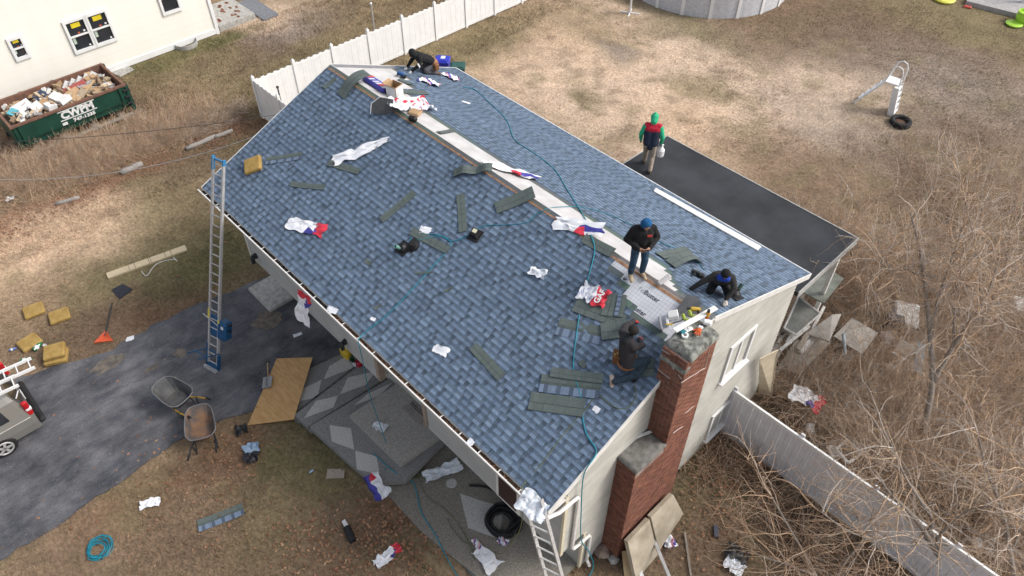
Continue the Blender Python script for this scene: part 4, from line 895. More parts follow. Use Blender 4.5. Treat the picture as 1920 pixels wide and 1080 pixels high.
rs_('diagonal shingle strip left of the upright one', (716, 414), (778, 362), wd=.22)
rs_('upright shingle strip above the small vent', (864, 366), (869, 436), wd=.22)
rs_('long lone shingle strip near the eave below the white scrap', (888, 650), (942, 709), wd=.24)
rs_('shingle strip under the teal hose loop', (772, 434), (842, 471), wd=.22)
rs_('stubby dark shingle piece near the far ridge end', (608, 166), (630, 148), wd=.17)
rs_('broad green shingle bent over ridge left of white wrapper', (930, 392), (1003, 364), wd=.36, bend=lambda x: .02+.10*max(0, x-.45)*1.2)
rs_('twisted shingle strip curling off the ridge near the blue roll', (852, 326), (925, 318), wd=.24, bend=lambda x: .03+.10*math.sin(x*5.5)**2)
rs_('arched green shingle hanging over far ridge by the blue bundle', (640, 182), (690, 138), wd=.42, bend=lambda x: .02+.22*math.sin(x*math.pi)*(.4+.6*x))
rs_('topmost green shingle of the scatter left of sitting worker', (1078, 572), (1170, 606), wd=.34, z0=.03)
rs_('wide two-tone shingle strip just under the topmost one', (1046, 612), (1134, 632), wd=.42, face='face', z0=.015)
rs_('short dark shingle square behind the sitting worker', (1128, 624), (1182, 616), wd=.40, z0=.05)
rs_('upright green shingle beside the printed underlay', (1152, 552), (1140, 594), wd=.34)
rs_('upright blue shingle right of the green one by underlay', (1168, 555), (1160, 596), wd=.20, face='face', z0=.05)
rs_('dark shingle lying by the sitting worker’s far knee', (1188, 690), (1228, 690), wd=.40)
rs_('upper shingle of the three-strip stack near the eave', (1034, 699), (1132, 712), wd=.22, z0=.055)
rs_('middle two-tone shingle of the three-strip stack', (1014, 719), (1126, 732), wd=.40, face='face', z0=.03)
rs_('lowest wide shingle of the three-strip stack', (994, 752), (1096, 766), wd=.40, z0=.03)
rs_('small square shingle offcut above the stack', (1089, 678), (1098, 690), wd=.12)
rs_('tiny shingle offcut in the middle of the front slope', (686, 490), (697, 496), wd=.12)
rs_('narrow dark shingle offcut under the teal hose', (780, 513), (812, 512), wd=.06)
rs_('small shingle offcut right of the hose', (833, 548), (850, 540), wd=.07)
rs_('small green offcut near the lower hose bend', (703, 580), (716, 572), wd=.09)
rs_('green shingle lying across the white ridge strip', (822, 251), (850, 246), RB, wd=.16)
rs_('humped green shingle on the rear slope near crouching worker', (1256, 499), (1310, 489), RB, wd=.34, bend=lambda x: .03+.16*math.sin(x*math.pi))
rs_('grey shingle strip behind the humped one', (1236, 482), (1290, 470), RB, wd=.30)
rs_('green shingle strip pointing from box to the far worker', (742, 172), (800, 176), RB, wd=.30)
rs_('shingle strip laid along ridge right of the wrapper', (1095, 447), (1150, 476), RF, wd=.26, z0=.03)
rs_('upside-down shingle piece beside the far worker tools', (748, 150), (772, 160), RB, wd=.25)
m = MB(); m.bbox((0, 0, 0), (.32, .10, .08), .015); tag(m.build('underlay_roll', under_b, mw=frame((RF(1238, 533)+RF(1255, 522))/2+NF*.08, NF, RF(1255, 522)-RF(1226, 543))), 'short pale rolled offcut lying across the ridge slot', 'roll')

# foam cushions (roofers' pads)
foam_m = mat('tan_foam', (.40, .27, .09), (.30, .19, .055), 5, .95, bump=.6, bscale=30, detail=6)
def cushion(label, P, n, d, s=(.62, .55, .17)):
    t = thing('foam_cushion', label, 'cushion', mw=frame(P, n, d), group='tan foam cushions')
    fpart('foam_block', foam_m, lambda m: m.bbox((0, 0, s[2]/2), s, .035), t); fpart('foam_seam', mat('foam_seam', (.27, .17, .05)), lambda m: m.bbox((0, 0, s[2]*.5), (s[0]+.006, s[1]+.006, .012), .003), t); return t
cushion('tan foam cushion lying on the roof slope', RF(477, 312), NF, RF(498, 300)-RF(456, 316), (.52, .52, .15))
Yd = Vector((.35, 1, 0))
cushion('tan foam cushion farthest left on the lawn', G(65, 585), UPZ, (.15, 1, 0), (.62, .56, .14)); cushion('tan foam cushion right of the farthest left one', G(113, 595), UPZ, (.2, 1, 0), (.62, .56, .14))
cushion('tan foam cushion with green bottle beside it', G(57, 645), UPZ, (-.12, 1, 0), (.62, .56, .14)); cushion('lower cushion of the stack of two', G(108, 672), UPZ, (.5, 1, 0), (.66, .58, .17)); cushion('upper cushion of the stack of two', G(108, 668)+Vector((.02, 0, .172)), UPZ, (.4, 1, 0), (.62, .58, .17))

# crumpled plastic wrappers and bags
WH = (.80, .81, .83); RD = (.62, .035, .06); BLUE_ = (.05, .05, .30); PK = (.72, .35, .40); LB = (.70, .77, .82)
def wrapper(label, P, n, d, lx, ly, pat='white', amp=.06, seed=1, name='plastic_wrapper', cat='wrapper', text=None, nx_=16, ny_=9, pinch=0.0, curl=0.0):
    m = MB(); vs = []; r = random.Random(seed)
    for i in range(nx_+1):
        for j in range(ny_+1):
            s, t = i/nx_, j/ny_; q = Vector((s*3.1+seed*1.7, t*2.3+seed*.9, seed))
            w_ = 1 - pinch*abs(math.sin(s*5.2+seed))
            x = (s-.5)*lx + mnoise.noise(q*1.6)*lx*.10; y = (t-.5)*ly*w_ + mnoise.noise(q*1.6+Vector((7, 1, 3)))*ly*.28 + math.sin(s*3+seed)*ly*curl
            z = .02 + amp*(.42+mnoise.noise(q*2.0+Vector((2, 5, 9)))*.8) + abs(mnoise.noise(q*5.0))*amp*.45
            vs.append((x, y, max(.012, z)))
    def colour(s, t):
        k = .95+.1*r.random(); j = r.random()*.06
        if pat == 'white': c = WH
        elif pat == 'ice': c = LB if (s*7+t*3) % 1 < .45 else WH
        elif pat == 'redend': c = RD if s > .74+j else (BLUE_ if (s > .55 and t < .35+j) else WH)
        elif pat == 'redblue': c = RD if .52 < s < .66+j and t < .6 else (BLUE_ if s > .5 and .18 < t < .62+j else WH)
        elif pat == 'gaf': c = RD if s > .55+j*.5 else ((.45, .47, .60) if (s*5+t*7) % 1 < .3 else WH)
        elif pat == 'blueside': c = BLUE_ if t < .28+j else (RD if s < .28 and t < .7 else WH)
        elif pat == 'mix': c = [WH, WH, PK, BLUE_, WH][int((s*6.3+t*4.1+seed) % 5)]
        elif pat == 'redtext': c = RD if (.42 < t < .52 or .66 < t < .76) and s > .25 and (s*26) % 1 < .72 else WH
        elif pat == 'black': c = (.02, .02, .022)
        elif pat == 'bluebag': c = (.30, .42, .55) if s < .5 else (.02, .02, .025)
        return tuple(q*k for q in c)
    for i in range(nx_):
        for j in range(ny_):
            a = i*(ny_+1)+j; m.add([vs[a], vs[a+ny_+1], vs[a+ny_+2], vs[a+1]], [(0, 1, 2, 3)], 0, colour((i+.5)/nx_, (j+.5)/ny_))
    me = m.mesh(name, plastic_c)
    bm = bmesh.new(); bm.from_mesh(me); bmesh.ops.remove_doubles(bm, verts=bm.verts, dist=.0005); bm.to_mesh(me); bm.free()
    me.polygons.foreach_set('use_smooth', [i % 7 != 0 for i in range(len(me.polygons))])
    o = bpy.data.objects.new(name, me); link(o); o.matrix_world = frame(P, n, d); tag(o, label, cat)
    if text:
        tm_ = text_mesh(text, ly*.42, pw_, .002, .006); c = bpy.data.objects.new('lettering', tm_); link(c, o); c.location = (lx*.28, 0, .06+amp*1.3); c.rotation_euler = (0, 0, math.pi/2)
    return o
def wr(label, a, b, ly, pat, surf=RF, **k):
    A, B = surf(*a), surf(*b); n = NF if surf is RF else (NB if surf is RB else UPZ)
    return wrapper(label, (A+B)/2, n, B-A, (B-A).length, ly, pat, **k)
wr('long crumpled white plastic sheet on far front slope', (628, 302), (730, 262), .42, 'white', seed=3, amp=.09, pinch=.35, curl=.18)
wr('white wrapper with red corner on the front slope', (543, 418), (610, 435), .36, 'redend', seed=5, amp=.06)
wr('red and white wrapper with white letters near the sitting worker', (1090, 545), (1138, 568), .44, 'gaf', seed=8, amp=.10, text='GAF')
wr('small ice-blue plastic ball in the middle of the slope', (996, 508), (1026, 518), .24, 'ice', seed=9, amp=.11, nx_=10)
wr('white wrapper with red and blue print lying over ridge', (1040, 418), (1132, 434), .36, 'redblue', seed=11, amp=.05)
wr('white wrapper rolled over the ridge near the curled shingle', (905, 308), (1008, 338), .40, 'redblue', surf=RB, seed=12, amp=.09, pinch=.3)
wr('white round wrapper with purple print near far worker', (787, 150), (823, 164), .42, 'mix', surf=RB, seed=13, amp=.09)
wr('crumpled pink and white wrapper nearest the rear eave', (831, 140), (858, 154), .34, 'mix', surf=RB, seed=14, amp=.10)
wr('white paper scrap in middle of the lower front slope', (815, 652), (840, 664), .22, 'white', seed=21, amp=.03, nx_=6, ny_=5, name='paper_scrap', cat='paper')
wr('white paper scrap beside the pipe boots', (788, 430), (808, 436), .20, 'white', seed=22, amp=.03, nx_=6, ny_=5, name='paper_scrap', cat='paper')
wr('small white triangle of paper below the shingle stack', (1113, 764), (1124, 772), .12, 'white', seed=23, amp=.02, nx_=4, ny_=4, name='paper_scrap', cat='paper')
wr('white scrap stuck at gutter right of the hanging wrapper', (616, 578), (634, 586), .16, 'white', seed=24, amp=.03, nx_=6, ny_=5, name='paper_scrap', cat='paper')
wr('tiny white paper tag beside the lower hose', (696, 597), (705, 601), .08, 'white', seed=25, amp=.02, nx_=4, ny_=4, name='paper_scrap', cat='paper')
wr('small white scrap alone on the far rear slope', (866, 191), (881, 196), .12, 'white', surf=RB, seed=26, amp=.02, nx_=5, ny_=4, name='paper_scrap', cat='paper')
wr('small white scrap lying in the gutter near the window', (878, 826), (888, 834), .14, 'white', seed=27, amp=.04, nx_=5, ny_=4, name='paper_scrap', cat='paper')
# wrapper hanging down over the gutter
hw = wrapper('white and red wrapper hanging over the gutter above the driveway', Vector((0, 0, 0)), UPZ, (1, 0, 0), 1.05, .46, 'redend', .08, 31, nx_=18)
P0 = PY(570, 545, -.16); P1 = PY(578, 598, -.20); hw.matrix_world = frame((P0+P1)/2 + Vector((0, -.05, 0)), Vector((.25, -1, .25)), P0-P1)
# bundle, box and waste pile on the far ridge
bd = thing('shingle_bundle', 'blue and red wrapped shingle bundle on the far ridge', 'shingle bundle', mw=frame(RB(706, 163)+NB*.02, NB, RB(735, 184)-RB(680, 148)))
fpart('bundle_body', plastic_c, lambda m: m.bbox((0, 0, .07), (1.0, .36, .14), .02, col=(.06, .06, .36)), bd); fpart('red_print', redp, lambda m: m.box((-.42, 0, .1425), (.15, .34, .006)), bd); fpart('red_print', redp, lambda m: m.box((.25, .0, .1425), (.14, .3, .006)), bd); fpart('white_end', wht, lambda m: m.box((.43, 0, .1425), (.13, .34, .006)), bd)
for k, x in enumerate((-.22, -.02, .12)): fpart('white_print', pw_, lambda m: m.box((x, -.05, .1425), (.07, .22, .006)), bd)
bx_ = thing('cardboard_box', 'open cardboard box standing on the ridge beside the bundle', 'box', mw=frame(RB(741, 182)+NB*.03, UPZ, (1, .2, 0)))
def obox(m):
    w_, d_, h_ = .36, .32, .40
    for c_, s_ in (((-w_/2, 0, h_/2), (.012, d_, h_)), ((w_/2, 0, h_/2), (.012, d_, h_)), ((0, -d_/2, h_/2), (w_, .012, h_)), ((0, d_/2, h_/2), (w_, .012, h_)), ((0, 0, .01), (w_, d_, .012))): m.box(c_, s_)
fpart('carton', cardb, obox, bx_); fpart('label_face', wht, lambda m: (m.box((0, -.171, .19), (.34, .008, .36)), m.box((.187, 0, .19), (.008, .3, .36))), bx_)
fpart('flap', cardb, lambda m: m.box((-.25, 0, .37), (.16, .3, .01), M=Matrix.Rotation(.6, 3, 'Y')), bx_)
wr('pile of white wrappers with red print on ridge by the box', (733, 205), (800, 200), .75, 'redtext', surf=RB, seed=41, amp=.24, nx_=20, ny_=14)
m = MB(); m.bbox((0, 0, .05), (.34, .26, .10), .02); tag(m.build('small_carton', cardb, mw=frame(RB(778, 217)+NB*.05, UPZ, (1, .4, 0))), 'small tan carton at the near end of the wrapper pile', 'carton')
wr('crumpled white plastic on the small carton', (768, 207), (796, 212), .24, 'mix', surf=RB, seed=42, amp=.16, nx_=8, ny_=7)
m = MB(); m.bbox((0, 0, .03), (.24, .12, .14), .02); tag(m.build('nail_box', black_plastic, mw=frame(RF(776, 226)+NF*.05, NF, (1, .3, 0))), 'black box lying on the slot below the carton', 'box')
gs = MB(); gs.poly([(-.34, -.22, .0), (.30, -.26, 0), (.34, .20, 0), (-.05, .24, 0), (-.30, .05, 0)], .012); gm = frame(RF(722, 208)+NF*.22, Vector((.55, -.75, .35)), (1, .6, .1))
o = tag(gs.build('felt_sheet', mat('charcoal_felt', (.10, .105, .11), None, 8, .9), mw=gm), 'dark grey cut sheet standing against the wrapper pile', 'sheet'); fpart('pale_edge', wht, lambda m: (m.tube([(-.34, -.22, 0), (-.30, .05, 0), (-.05, .24, 0)], .012, 5),), o)
# plumbing boots and vents
def boot(label, P, n, pipe=None, tint=black_plastic, d=(1, 0, 0), s=1.0):
    t = thing('pipe_boot', label, 'pipe boot', mw=frame(P+Vector(n)*.02, n, d))
    fpart('flange', tint, lambda m: m.bbox((0, 0, .01), (.36*s, .36*s, .018), .006), t); fpart('cone', tint, lambda m: m.lathe([(.14*s, .018), (.115*s, .09*s), (.055*s, .16*s), (.05*s, .2*s), (0, .2*s)], (0, 0, 0), 16), t, )
    if pipe: fpart('pipe', pipe, lambda m: m.lathe([(.045, .0), (.045, .32), (.036, .32), (.036, .15), (0, .15)], (0, 0, 0), 12, M=Matrix.Rotation(TH if n is NF else -TH, 3, 'X')), t)
    return t
pipe_g = mat('pale_green_pipe', (.18, .36, .31), None, 6, .5); pipe_d = mat('dark_green_pipe', (.04, .09, .07), None, 6, .5)
boot('black pipe boot with pale green pipe, left of the two boots', RF(757, 467), NF, pipe_g); boot('black pipe boot lying tipped beside the green pipe boot', RF(777, 463), Vector((.35, -.35, .9)).normalized(), None)
vt = thing('roof_vent', 'small black vent with cream label on the front slope', 'vent', mw=frame(RF(893, 440)+NF*.015, NF, (1, .2, 0)))
fpart('flange', black_plastic, lambda m: m.bbox((0, -.03, .01), (.34, .34, .02), .006), vt); fpart('hood', black_plastic, lambda m: m.box((0, 0, .08), (.24, .24, .12), taper=.75), vt); fpart('sticker', mat('cream_label', (.72, .68, .48)), lambda m: m.box((0, .02, .143), (.12, .10, .006)), vt)
boot('dark green pipe boot on the rear slope behind crouching worker', RB(1376, 556), NB, pipe_d)
# hoses draped over the roof
def hose(label, pts, r_, m_, name='air_hose', cat='hose'):
    P = [Vector(p) for p in pts]; out = []
    for i in range(len(P)-1):
        p0, p1, p2, p3 = P[max(i-1, 0)], P[i], P[i+1], P[min(i+2, len(P)-1)]
        for k in range(6):
            t = k/6; out.append(.5*((2*p1)+(p2-p0)*t+(2*p0-5*p1+4*p2-p3)*t*t+(3*p1-p0-3*p2+p3)*t**3))
    out.append(P[-1]); m = MB(); m.tube(out, r_, 6); return tag(m.build(name, m_, smooth=True), label, cat)
def rr(pts, surf, o=.028): return [surf(u, v, o) for u, v in pts]
hose('teal air hose looping down the front slope to the gutter', rr([(935, 422), (905, 424), (880, 440), (848, 452), (820, 440), (785, 440), (770, 447), (772, 452), (800, 446), (830, 443), (845, 455), (838, 470), (800, 512), (760, 556), (720, 596), (690, 618), (676, 632)], RF) + [PY(672, 640, -.17), PY(672, 640, -.19)-Vector((0, 0, .5)), PY(672, 640, -.2)-Vector((0, 0, 2.2)), Vector((PY(672, 640, -.2).x+.1, -.1, .42)), Vector((PY(672, 640, -.2).x+.7, -.6, .40))], .011, teal_hose)
hose('second teal hose crossing the ridge near the wrapper', rr([(935, 422), (985, 418), (1005, 402), (1022, 393)], RF) + rr([(1045, 388), (1085, 388), (1130, 398), (1180, 420), (1240, 455), (1290, 475), (1320, 505)], RB), .009, teal_hose)
hose('bright teal hose running down the near front slope', rr([(1100, 415), (1082, 385), (1060, 350), (1040, 318), (1000, 286), (965, 262), (950, 225), (915, 190), (890, 168), (868, 163)], RB)[::-1] + rr([(1108, 440), (1115, 470), (1103, 520), (1090, 570), (1082, 620), (1075, 690), (1088, 740), (1092, 780), (1100, 815), (1118, 848)], RF) + [Vector((.05, .95, H+.36)), Vector((.07, 1.0, 3.6)), Vector((.08, 1.15, 2.0)), Vector((.12, 1.5, .9)), Vector((.25, 1.6, .12)), Vector((.35, 1.2, .05)), Vector((.5, .6, .05))], .014, teal_hose)
hose('thin olive hose across the slope to the near gutter', rr([(1190, 718), (1192, 745), (1175, 765), (1150, 762), (1120, 742), (1100, 765), (1060, 810), (1015, 870), (985, 905)], RF, .02) + [PY(978, 922, -.17), PY(978, 922, -.2)-Vector((0, 0, 1.5)), Vector((-1.2, -.1, 1.2)), Vector((-1.7, .1, .1)), Vector((-2.5, -.3, .08)), Vector((-3.3, -.2, .08))], .009, olive_hose)
# tools on the chimney crown
CT_ = ZT+.16
def on_crown(name, label, cat, mats, fn, u, v, d=(1, 0, 0), z=CT_):
    t = thing(name, label, cat, mw=frame(G(u, v, z), UPZ, d)); fpart(name+'_body', mats, fn, t); return t
o = fpart('trim_board', white_paint, lambda m: m.bbox((0, 0, 0), (1.12, .12, .022), .004), None); A, B = G(1270, 618, CT_+.10), G(1338, 578, CT_+.14); o.matrix_world = frame((A+B)/2, Vector((0, 0, 1)), B-A); tag(o, 'white board laid across the chimney top over the tools', 'board')
org = mat('orange_rubber', (.62, .12, .03), None, 6, .7)
def glove(m, c=None):
    m.bbox((0, 0, .03), (.12, .10, .05), .02)
    for k, (y, l) in enumerate(((-.042, .07), (-.016, .085), (.012, .082), (.038, .065))): m.tube([(-.04, y, .03), (-.07-l*.5, y*1.2, .035), (-.06-l, y*1.35, .025)], .013, 6)
    m.tube([(.0, .05, .03), (-.03, .09, .03), (-.06, .105, .025)], .014, 6)
gl = on_crown('work_glove', 'orange and white work glove on the chimney crown', 'glove', org, glove, 1310, 621, (-.2, .6, 0)); fpart('cuff', wht, lambda m: m.bbox((.09, 0, .03), (.08, .105, .055), .02), gl)
gl2 = on_crown('work_glove', 'white glove beside the tape on the chimney crown', 'glove', wht, glove, 1293, 618, (.3, .8, 0))
tp_ = thing('tape_roll', 'teal and white tape roll on the chimney crown', 'tape', mw=frame(G(1284, 630, CT_), Vector((.1, -.1, 1)), (1, 0, 0))); fpart('ring', wht, lambda m: m.lathe([(.035, 0), (.07, 0), (.07, .05), (.035, .05), (.035, 0)], (0, 0, 0), 20), tp_); fpart('guard', mat('teal_plastic', (.03, .22, .27), None, 5, .5), lambda m: m.box((-.08, .03, .03), (.1, .09, .06)), tp_)
ct = thing('sealant_tube', 'yellow and orange sealant bottle standing on the chimney', 'bottle', mw=frame(G(1325, 597, CT_), UPZ, (1, 0, 0))); fpart('bottle', org, lambda m: m.lathe([(0, 0), (.04, 0), (.04, .07)], (0, 0, 0), 14), ct); fpart('label_band', mat('amber_label', (.65, .34, .05)), lambda m: m.lathe([(.041, .07), (.041, .17), (.03, .19)], (0, 0, 0), 14), ct); fpart('cap', black_plastic, lambda m: m.lathe([(.03, .19), (.03, .25), (0, .26)], (0, 0, 0), 14), ct)
dr = thing('cordless_drill', 'yellow cordless drill lying behind the white board', 'drill', mw=frame(G(1303, 583, CT_), UPZ, (.6, .5, 0))); ydr = mat('yellow_tool', (.60, .40, .06), None, 6, .5)
fpart('drill_body', ydr, lambda m: m.bbox((0, 0, .05), (.20, .08, .09), .02), dr); fpart('drill_grip', black_plastic, lambda m: m.bbox((.06, -.10, .04), (.05, .15, .06), .015), dr); fpart('battery', ydr, lambda m: m.bbox((.06, -.19, .045), (.12, .07, .08), .015), dr); fpart('chuck', black_plastic, lambda m: m.tube([(-.1, 0, .05), (-.17, 0, .05)], .028, 10), dr)
limet = mat('lime_tool', (.38, .45, .08), None, 6, .5)
for lab, u, v in (('lime green tool nearest the yellow drill', 1293, 590), ('lime green tool left of its twin on the chimney', 1281, 597)):
    t = thing('hand_tool', lab, 'tool', mw=frame(G(u, v, CT_), UPZ, (.5, -.4, 0))); fpart('tool_body', limet, lambda m: m.bbox((0, 0, .045), (.17, .07, .08), .025), t); fpart('tool_nose', limet, lambda m: m.bbox((.08, .05, .04), (.07, .10, .07), .02), t)
bp_ = on_crown('utility_bar', 'black pry tool on the left of the chimney crown', 'pry bar', dark_metal, lambda m: m.tube([(-.16, 0, .03), (.1, .02, .03), (.16, .05, .06)], .016, 6), 1270, 606, (.4, .8, 0)); on_crown('knife', 'yellow-handled knife at the left edge of chimney crown', 'knife', ydr, lambda m: (m.bbox((0, 0, .03), (.15, .035, .035), .01),), 1254, 610, (.7, .7, 0))
on_crown('sponge_block', 'white block at the right edge of the chimney crown', 'block', wht, lambda m: m.bbox((0, 0, .05), (.16, .12, .09), .02), 1325, 607, (.8, .5, 0))
for i, (u, v, s_) in enumerate(((1263, 588, (.22, .17, .16)), (1240, 606, (.05, .30, .18)), (1252, 600, (.06, .20, .12)))):
    m = MB(); m.bbox((0, 0, s_[2]/2), s_, .012); tag(m.build('flashing_piece', [wht, greysc, wht][i], mw=frame(RF(u, v+6)+NF*.01, NF, (.5, .6, 0))), ['white block on the underlay above the chimney', 'grey bent flashing left of the chimney crown', 'white bent flashing beside the grey one'][i], 'flashing')
m = MB(); m.poly([(-.2, -.22, .03), (.2, -.22, .05), (.26, .05, .10), (.12, .24, .12), (-.14, .2, .10)], .02); tag(m.build('felt_offcut', mat('grey_felt', (.15, .155, .16), None, 8, .9), mw=frame(RF(1292, 577)+NF*.05, NF, (1, .2, 0))), 'dark grey felt offcut above the chimney tools', 'felt')
ng = thing('nail_gun', 'black nail gun on the rear slope left of crouching worker', 'nail gun', mw=frame(RB(1308, 519)+NB*.03, NB, (1, .5, 0))); fpart('magazine', black_plastic, lambda m: m.lathe([(0, 0), (.09, 0), (.09, .07), (0, .07)], (.05, 0, 0), 14), ng); fpart('gun_body', dark_metal, lambda m: m.bbox((-.08, 0, .06), (.22, .08, .1), .02), ng); fpart('grip', black_plastic, lambda m: m.bbox((-.10, -.1, .05), (.05, .14, .05), .015), ng)
ng = thing('nail_gun', 'blue nail gun beside the far crouching worker', 'nail gun', mw=frame(RB(753, 146)+NB*.03, NB, (1, .5, 0))); fpart('magazine', black_plastic, lambda m: m.lathe([(0, 0), (.09, 0), (.09, .07), (0, .07)], (.05, 0, 0), 14), ng); fpart('gun_body', mat('blue_tool', (.03, .12, .33), None, 5, .45), lambda m: m.bbox((-.06, 0, .07), (.24, .1, .12), .02), ng); fpart('grip', black_plastic, lambda m: m.bbox((-.10, -.1, .05), (.05, .14, .05), .015), ng)
# ------------------------------------------------------------------ people
def cloth(name, c, c2=None, rough=.9): return mat(name, c, c2, 14, rough, bump=.9, bscale=15)
skin = mat('skin', (.42, .24, .16), (.36, .20, .13), 8, .6); hair_m = mat('dark_hair', (.02, .016, .014), None, 30, .8)
def capsule(m, a, b, ra, rb, n=12):
    a, b = Vector(a), Vector(b); d = b-a; L_ = d.length
    if L_ < 1e-4: d = Vector((0, 0, 1)); L_ = 1e-4
    d = d.normalized(); pr = [(0, -ra)]
    for k in range(1, 4): t = k*math.pi/8; pr.append((ra*math.sin(t), -ra*math.cos(t)))
    pr += [(ra, 0), (rb, L_)]
    for k in range(1, 4): t = k*math.pi/8; pr.append((rb*math.cos(t), L_+rb*math.sin(t)))
    pr.append((0, L_+rb)); q = d.to_track_quat('Z', 'Y').to_matrix()
    m.lathe([(max(r_, 1e-4), z) for r_, z in pr], a, n, M=q)
def hand_prims(out, wrist, tip, side, mi, curl=.5):
    w_, t = Vector(wrist), Vector(tip); d = (t-w_); d = d.normalized() if d.length > 1e-6 else Vector((0, 0, -1))
    s = Vector(side); s = (s - d*s.dot(d)).normalized(); n = d.cross(s)
    pe = w_+d*.085
    out.append((w_, w_+d*.04, .028, .036, mi)); out.append((w_+d*.045-s*.02, pe-s*.028, .022, .018, mi)); out.append((w_+d*.045+s*.02, pe+s*.028, .022, .018, mi))
    for k, (o, l) in enumerate(((-.034, .062), (-.012, .076), (.012, .072), (.033, .056))):
        a = pe+s*o; b = a+d*l*.55+n*l*.15*curl; c = b+d*l*.42*(1-curl*.5)+n*l*.5*curl
        out.append((a, b, .0115, .0105, mi)); out.append((b, c, .0105, .009, mi))
    a = w_+d*.03-s*.03; b = a+d*.035-s*.03+n*.012; c = b+d*.035-s*.006+n*.01
    out.append((a, b, .015, .012, mi)); out.append((b, c, .012, .010, mi))
def make_person(label, P, prims, mats, voxel=.013):
    P = Vector(P); t = thing('person', label, 'person', P)
    m = MB()
    for p in prims: capsule(m, Vector(p[0])-P, Vector(p[1])-P, p[2], p[3])
    o = m.build('body', mats[0], t)
    md = o.modifiers.new('r', 'REMESH'); md.mode = 'VOXEL'; md.voxel_size = voxel; md.use_smooth_shade = True
    sm = o.modifiers.new('s', 'SMOOTH'); sm.factor = .5; sm.iterations = 3
    dg = bpy.context.evaluated_depsgraph_get(); me = bpy.data.meshes.new_from_object(o.evaluated_get(dg)); o.modifiers.clear(); o.data = me; me.name = 'body'
    me.materials.clear()
    for x in mats: me.materials.append(x)
    n = len(me.polygons); c = np.zeros(n*3, np.float32); me.polygons.foreach_get('center', c); c = c.reshape(-1, 3)
    best = np.full(n, 1e9); mi = np.zeros(n, np.int32)
    for p in prims:
        a = np.array(Vector(p[0])-P); b = np.array(Vector(p[1])-P); d = b-a; L2 = max(d@d, 1e-9); k = np.clip(((c-a)@d)/L2, 0, 1)
        dd = np.linalg.norm(c-(a+k[:, None]*d), axis=1) - (p[2]+(p[3]-p[2])*k); u = dd < best; best[u] = dd[u]; mi[u] = p[4]
    me.polygons.foreach_set('material_index', mi); me.polygons.foreach_set('use_smooth', np.ones(n, bool)); me.update()
    return t
def head_prims(out, c, fw, mi_skin=2, r=.088):
    c, f = Vector(c), Vector(fw).normalized(); up = (UPZ - f*f.z).normalized() if abs(f.z) < .95 else Vector((1, 0, 0)); s = f.cross(up)
    out += [(c+up*.03-f*.015, c+up*.02+f*.01, r+.006, r, mi_skin), (c-up*.05+f*.03, c-up*.085+f*.045, .062, .042, mi_skin), (c+f*.085-up*.005, c+f*.105-up*.03, .010, .014, mi_skin)]
    for k in (-1, 1): out.append((c+s*k*.088-up*.02, c+s*k*.090+up*.02, .014, .016, mi_skin))
    return f, up, s
def face_parts(t, c, f, up, s):
    P = Vector(t.location); c = Vector(c)-P
    for k in (-1, 1): fpart('eye', hair_m, lambda m: m.lathe([(0, -.012), (.012, 0), (0, .012)], c+f*.084+s*k*.033+up*.02, 8), t)
    fpart('mouth', mat('lips', (.26, .10, .09)), lambda m: m.box(c+f*.083-up*.058, (.045, .02, .008), M=Matrix((s, f, up)).transposed()), t)
def cap_part(t, c, f, up, m_, r=.112, low=-.2, name='beanie', back=.01):
    P = Vector(t.location); c = Vector(c)-P-f*back; q = Matrix((f.cross(up), f, up)).transposed()
    pr = [(r*math.cos(a), r*math.sin(a)*1.05) for a in np.linspace(low, math.pi/2*.98, 8)]
    fpart(name, m_, lambda m: m.lathe([(p[0], p[1]+.02) for p in pr], c, 16, M=q), t, )
def hood_prims(out, c, f, up, mi, r=.118):
    c = Vector(c); out += [(c+up*.035-f*.035, c+up*.0-f*.02, r, r*.98, mi), (c-up*.09-f*.05, c-up*.03-f*.04, .105, .11, mi)]

# 1: standing astride the ridge, looking at a phone
F1_ = Vector((.80, -.60, 0)).normalized(); R1_ = Vector((F1_.y, -F1_.x, 0))
B1_ = (RF(1182, 513)+RF(1203, 519))/2
def L1(x, y, z): return B1_ + R1_*x + F1_*y + Vector((0, 0, z))
M1 = [cloth('black_jacket', (.016, .015, .017), (.010, .010, .011)), cloth('blue_jeans', (.035, .075, .125), (.022, .05, .085)), skin, cloth('tan_boots', (.42, .33, .22), (.32, .25, .17)), cloth('royal_blue_hood', (.012, .10, .25), (.009, .075, .19))]
pr = []
for s in (-1, 1):
    ft = L1(.13*s, .02, 0); ft.z = (RF(1182, 513) if s > 0 else RF(1203, 519)).z
    kn = L1(.125*s, .05, .50); hp = L1(.095*s, -.02, .90); an = L1(.13*s, -.01, .12)
    pr += [(hp, kn, .105, .082, 1), (kn, an, .082, .070, 1), (an+Vector((0, 0, -.02)), ft+F1_*-.03+Vector((0, 0, .06)), .062, .055, 3), (ft-F1_*.02+Vector((0, 0, .05)), ft+F1_*.17+R1_*.02*s+Vector((0, 0, .045)), .055, .046, 3)]
    sh = L1(.205*s, -.01, 1.37); el = L1(.335*s, -.02, 1.10); wr_ = L1(.12*s, .23, 1.03)
    pr += [(sh, el, .085, .070, 0), (el, wr_, .072, .052, 0)]
    hand_prims(pr, wr_, L1(.01*s, .32, 1.03), (0, 0, 1), 2, .7)
pr += [(L1(-.08, -.02, .93), L1(-.09, .0, 1.30), .145, .145, 0), (L1(.08, -.02, .93), L1(.09, .0, 1.30), .145, .145, 0), (L1(0, .02, .92), L1(0, .02, 1.3), .14, .14, 0), (L1(-.17, -.02, 1.37), L1(.17, -.02, 1.37), .095, .095, 0), (L1(0, .0, 1.40), L1(0, .07, 1.5), .08, .07, 0)]
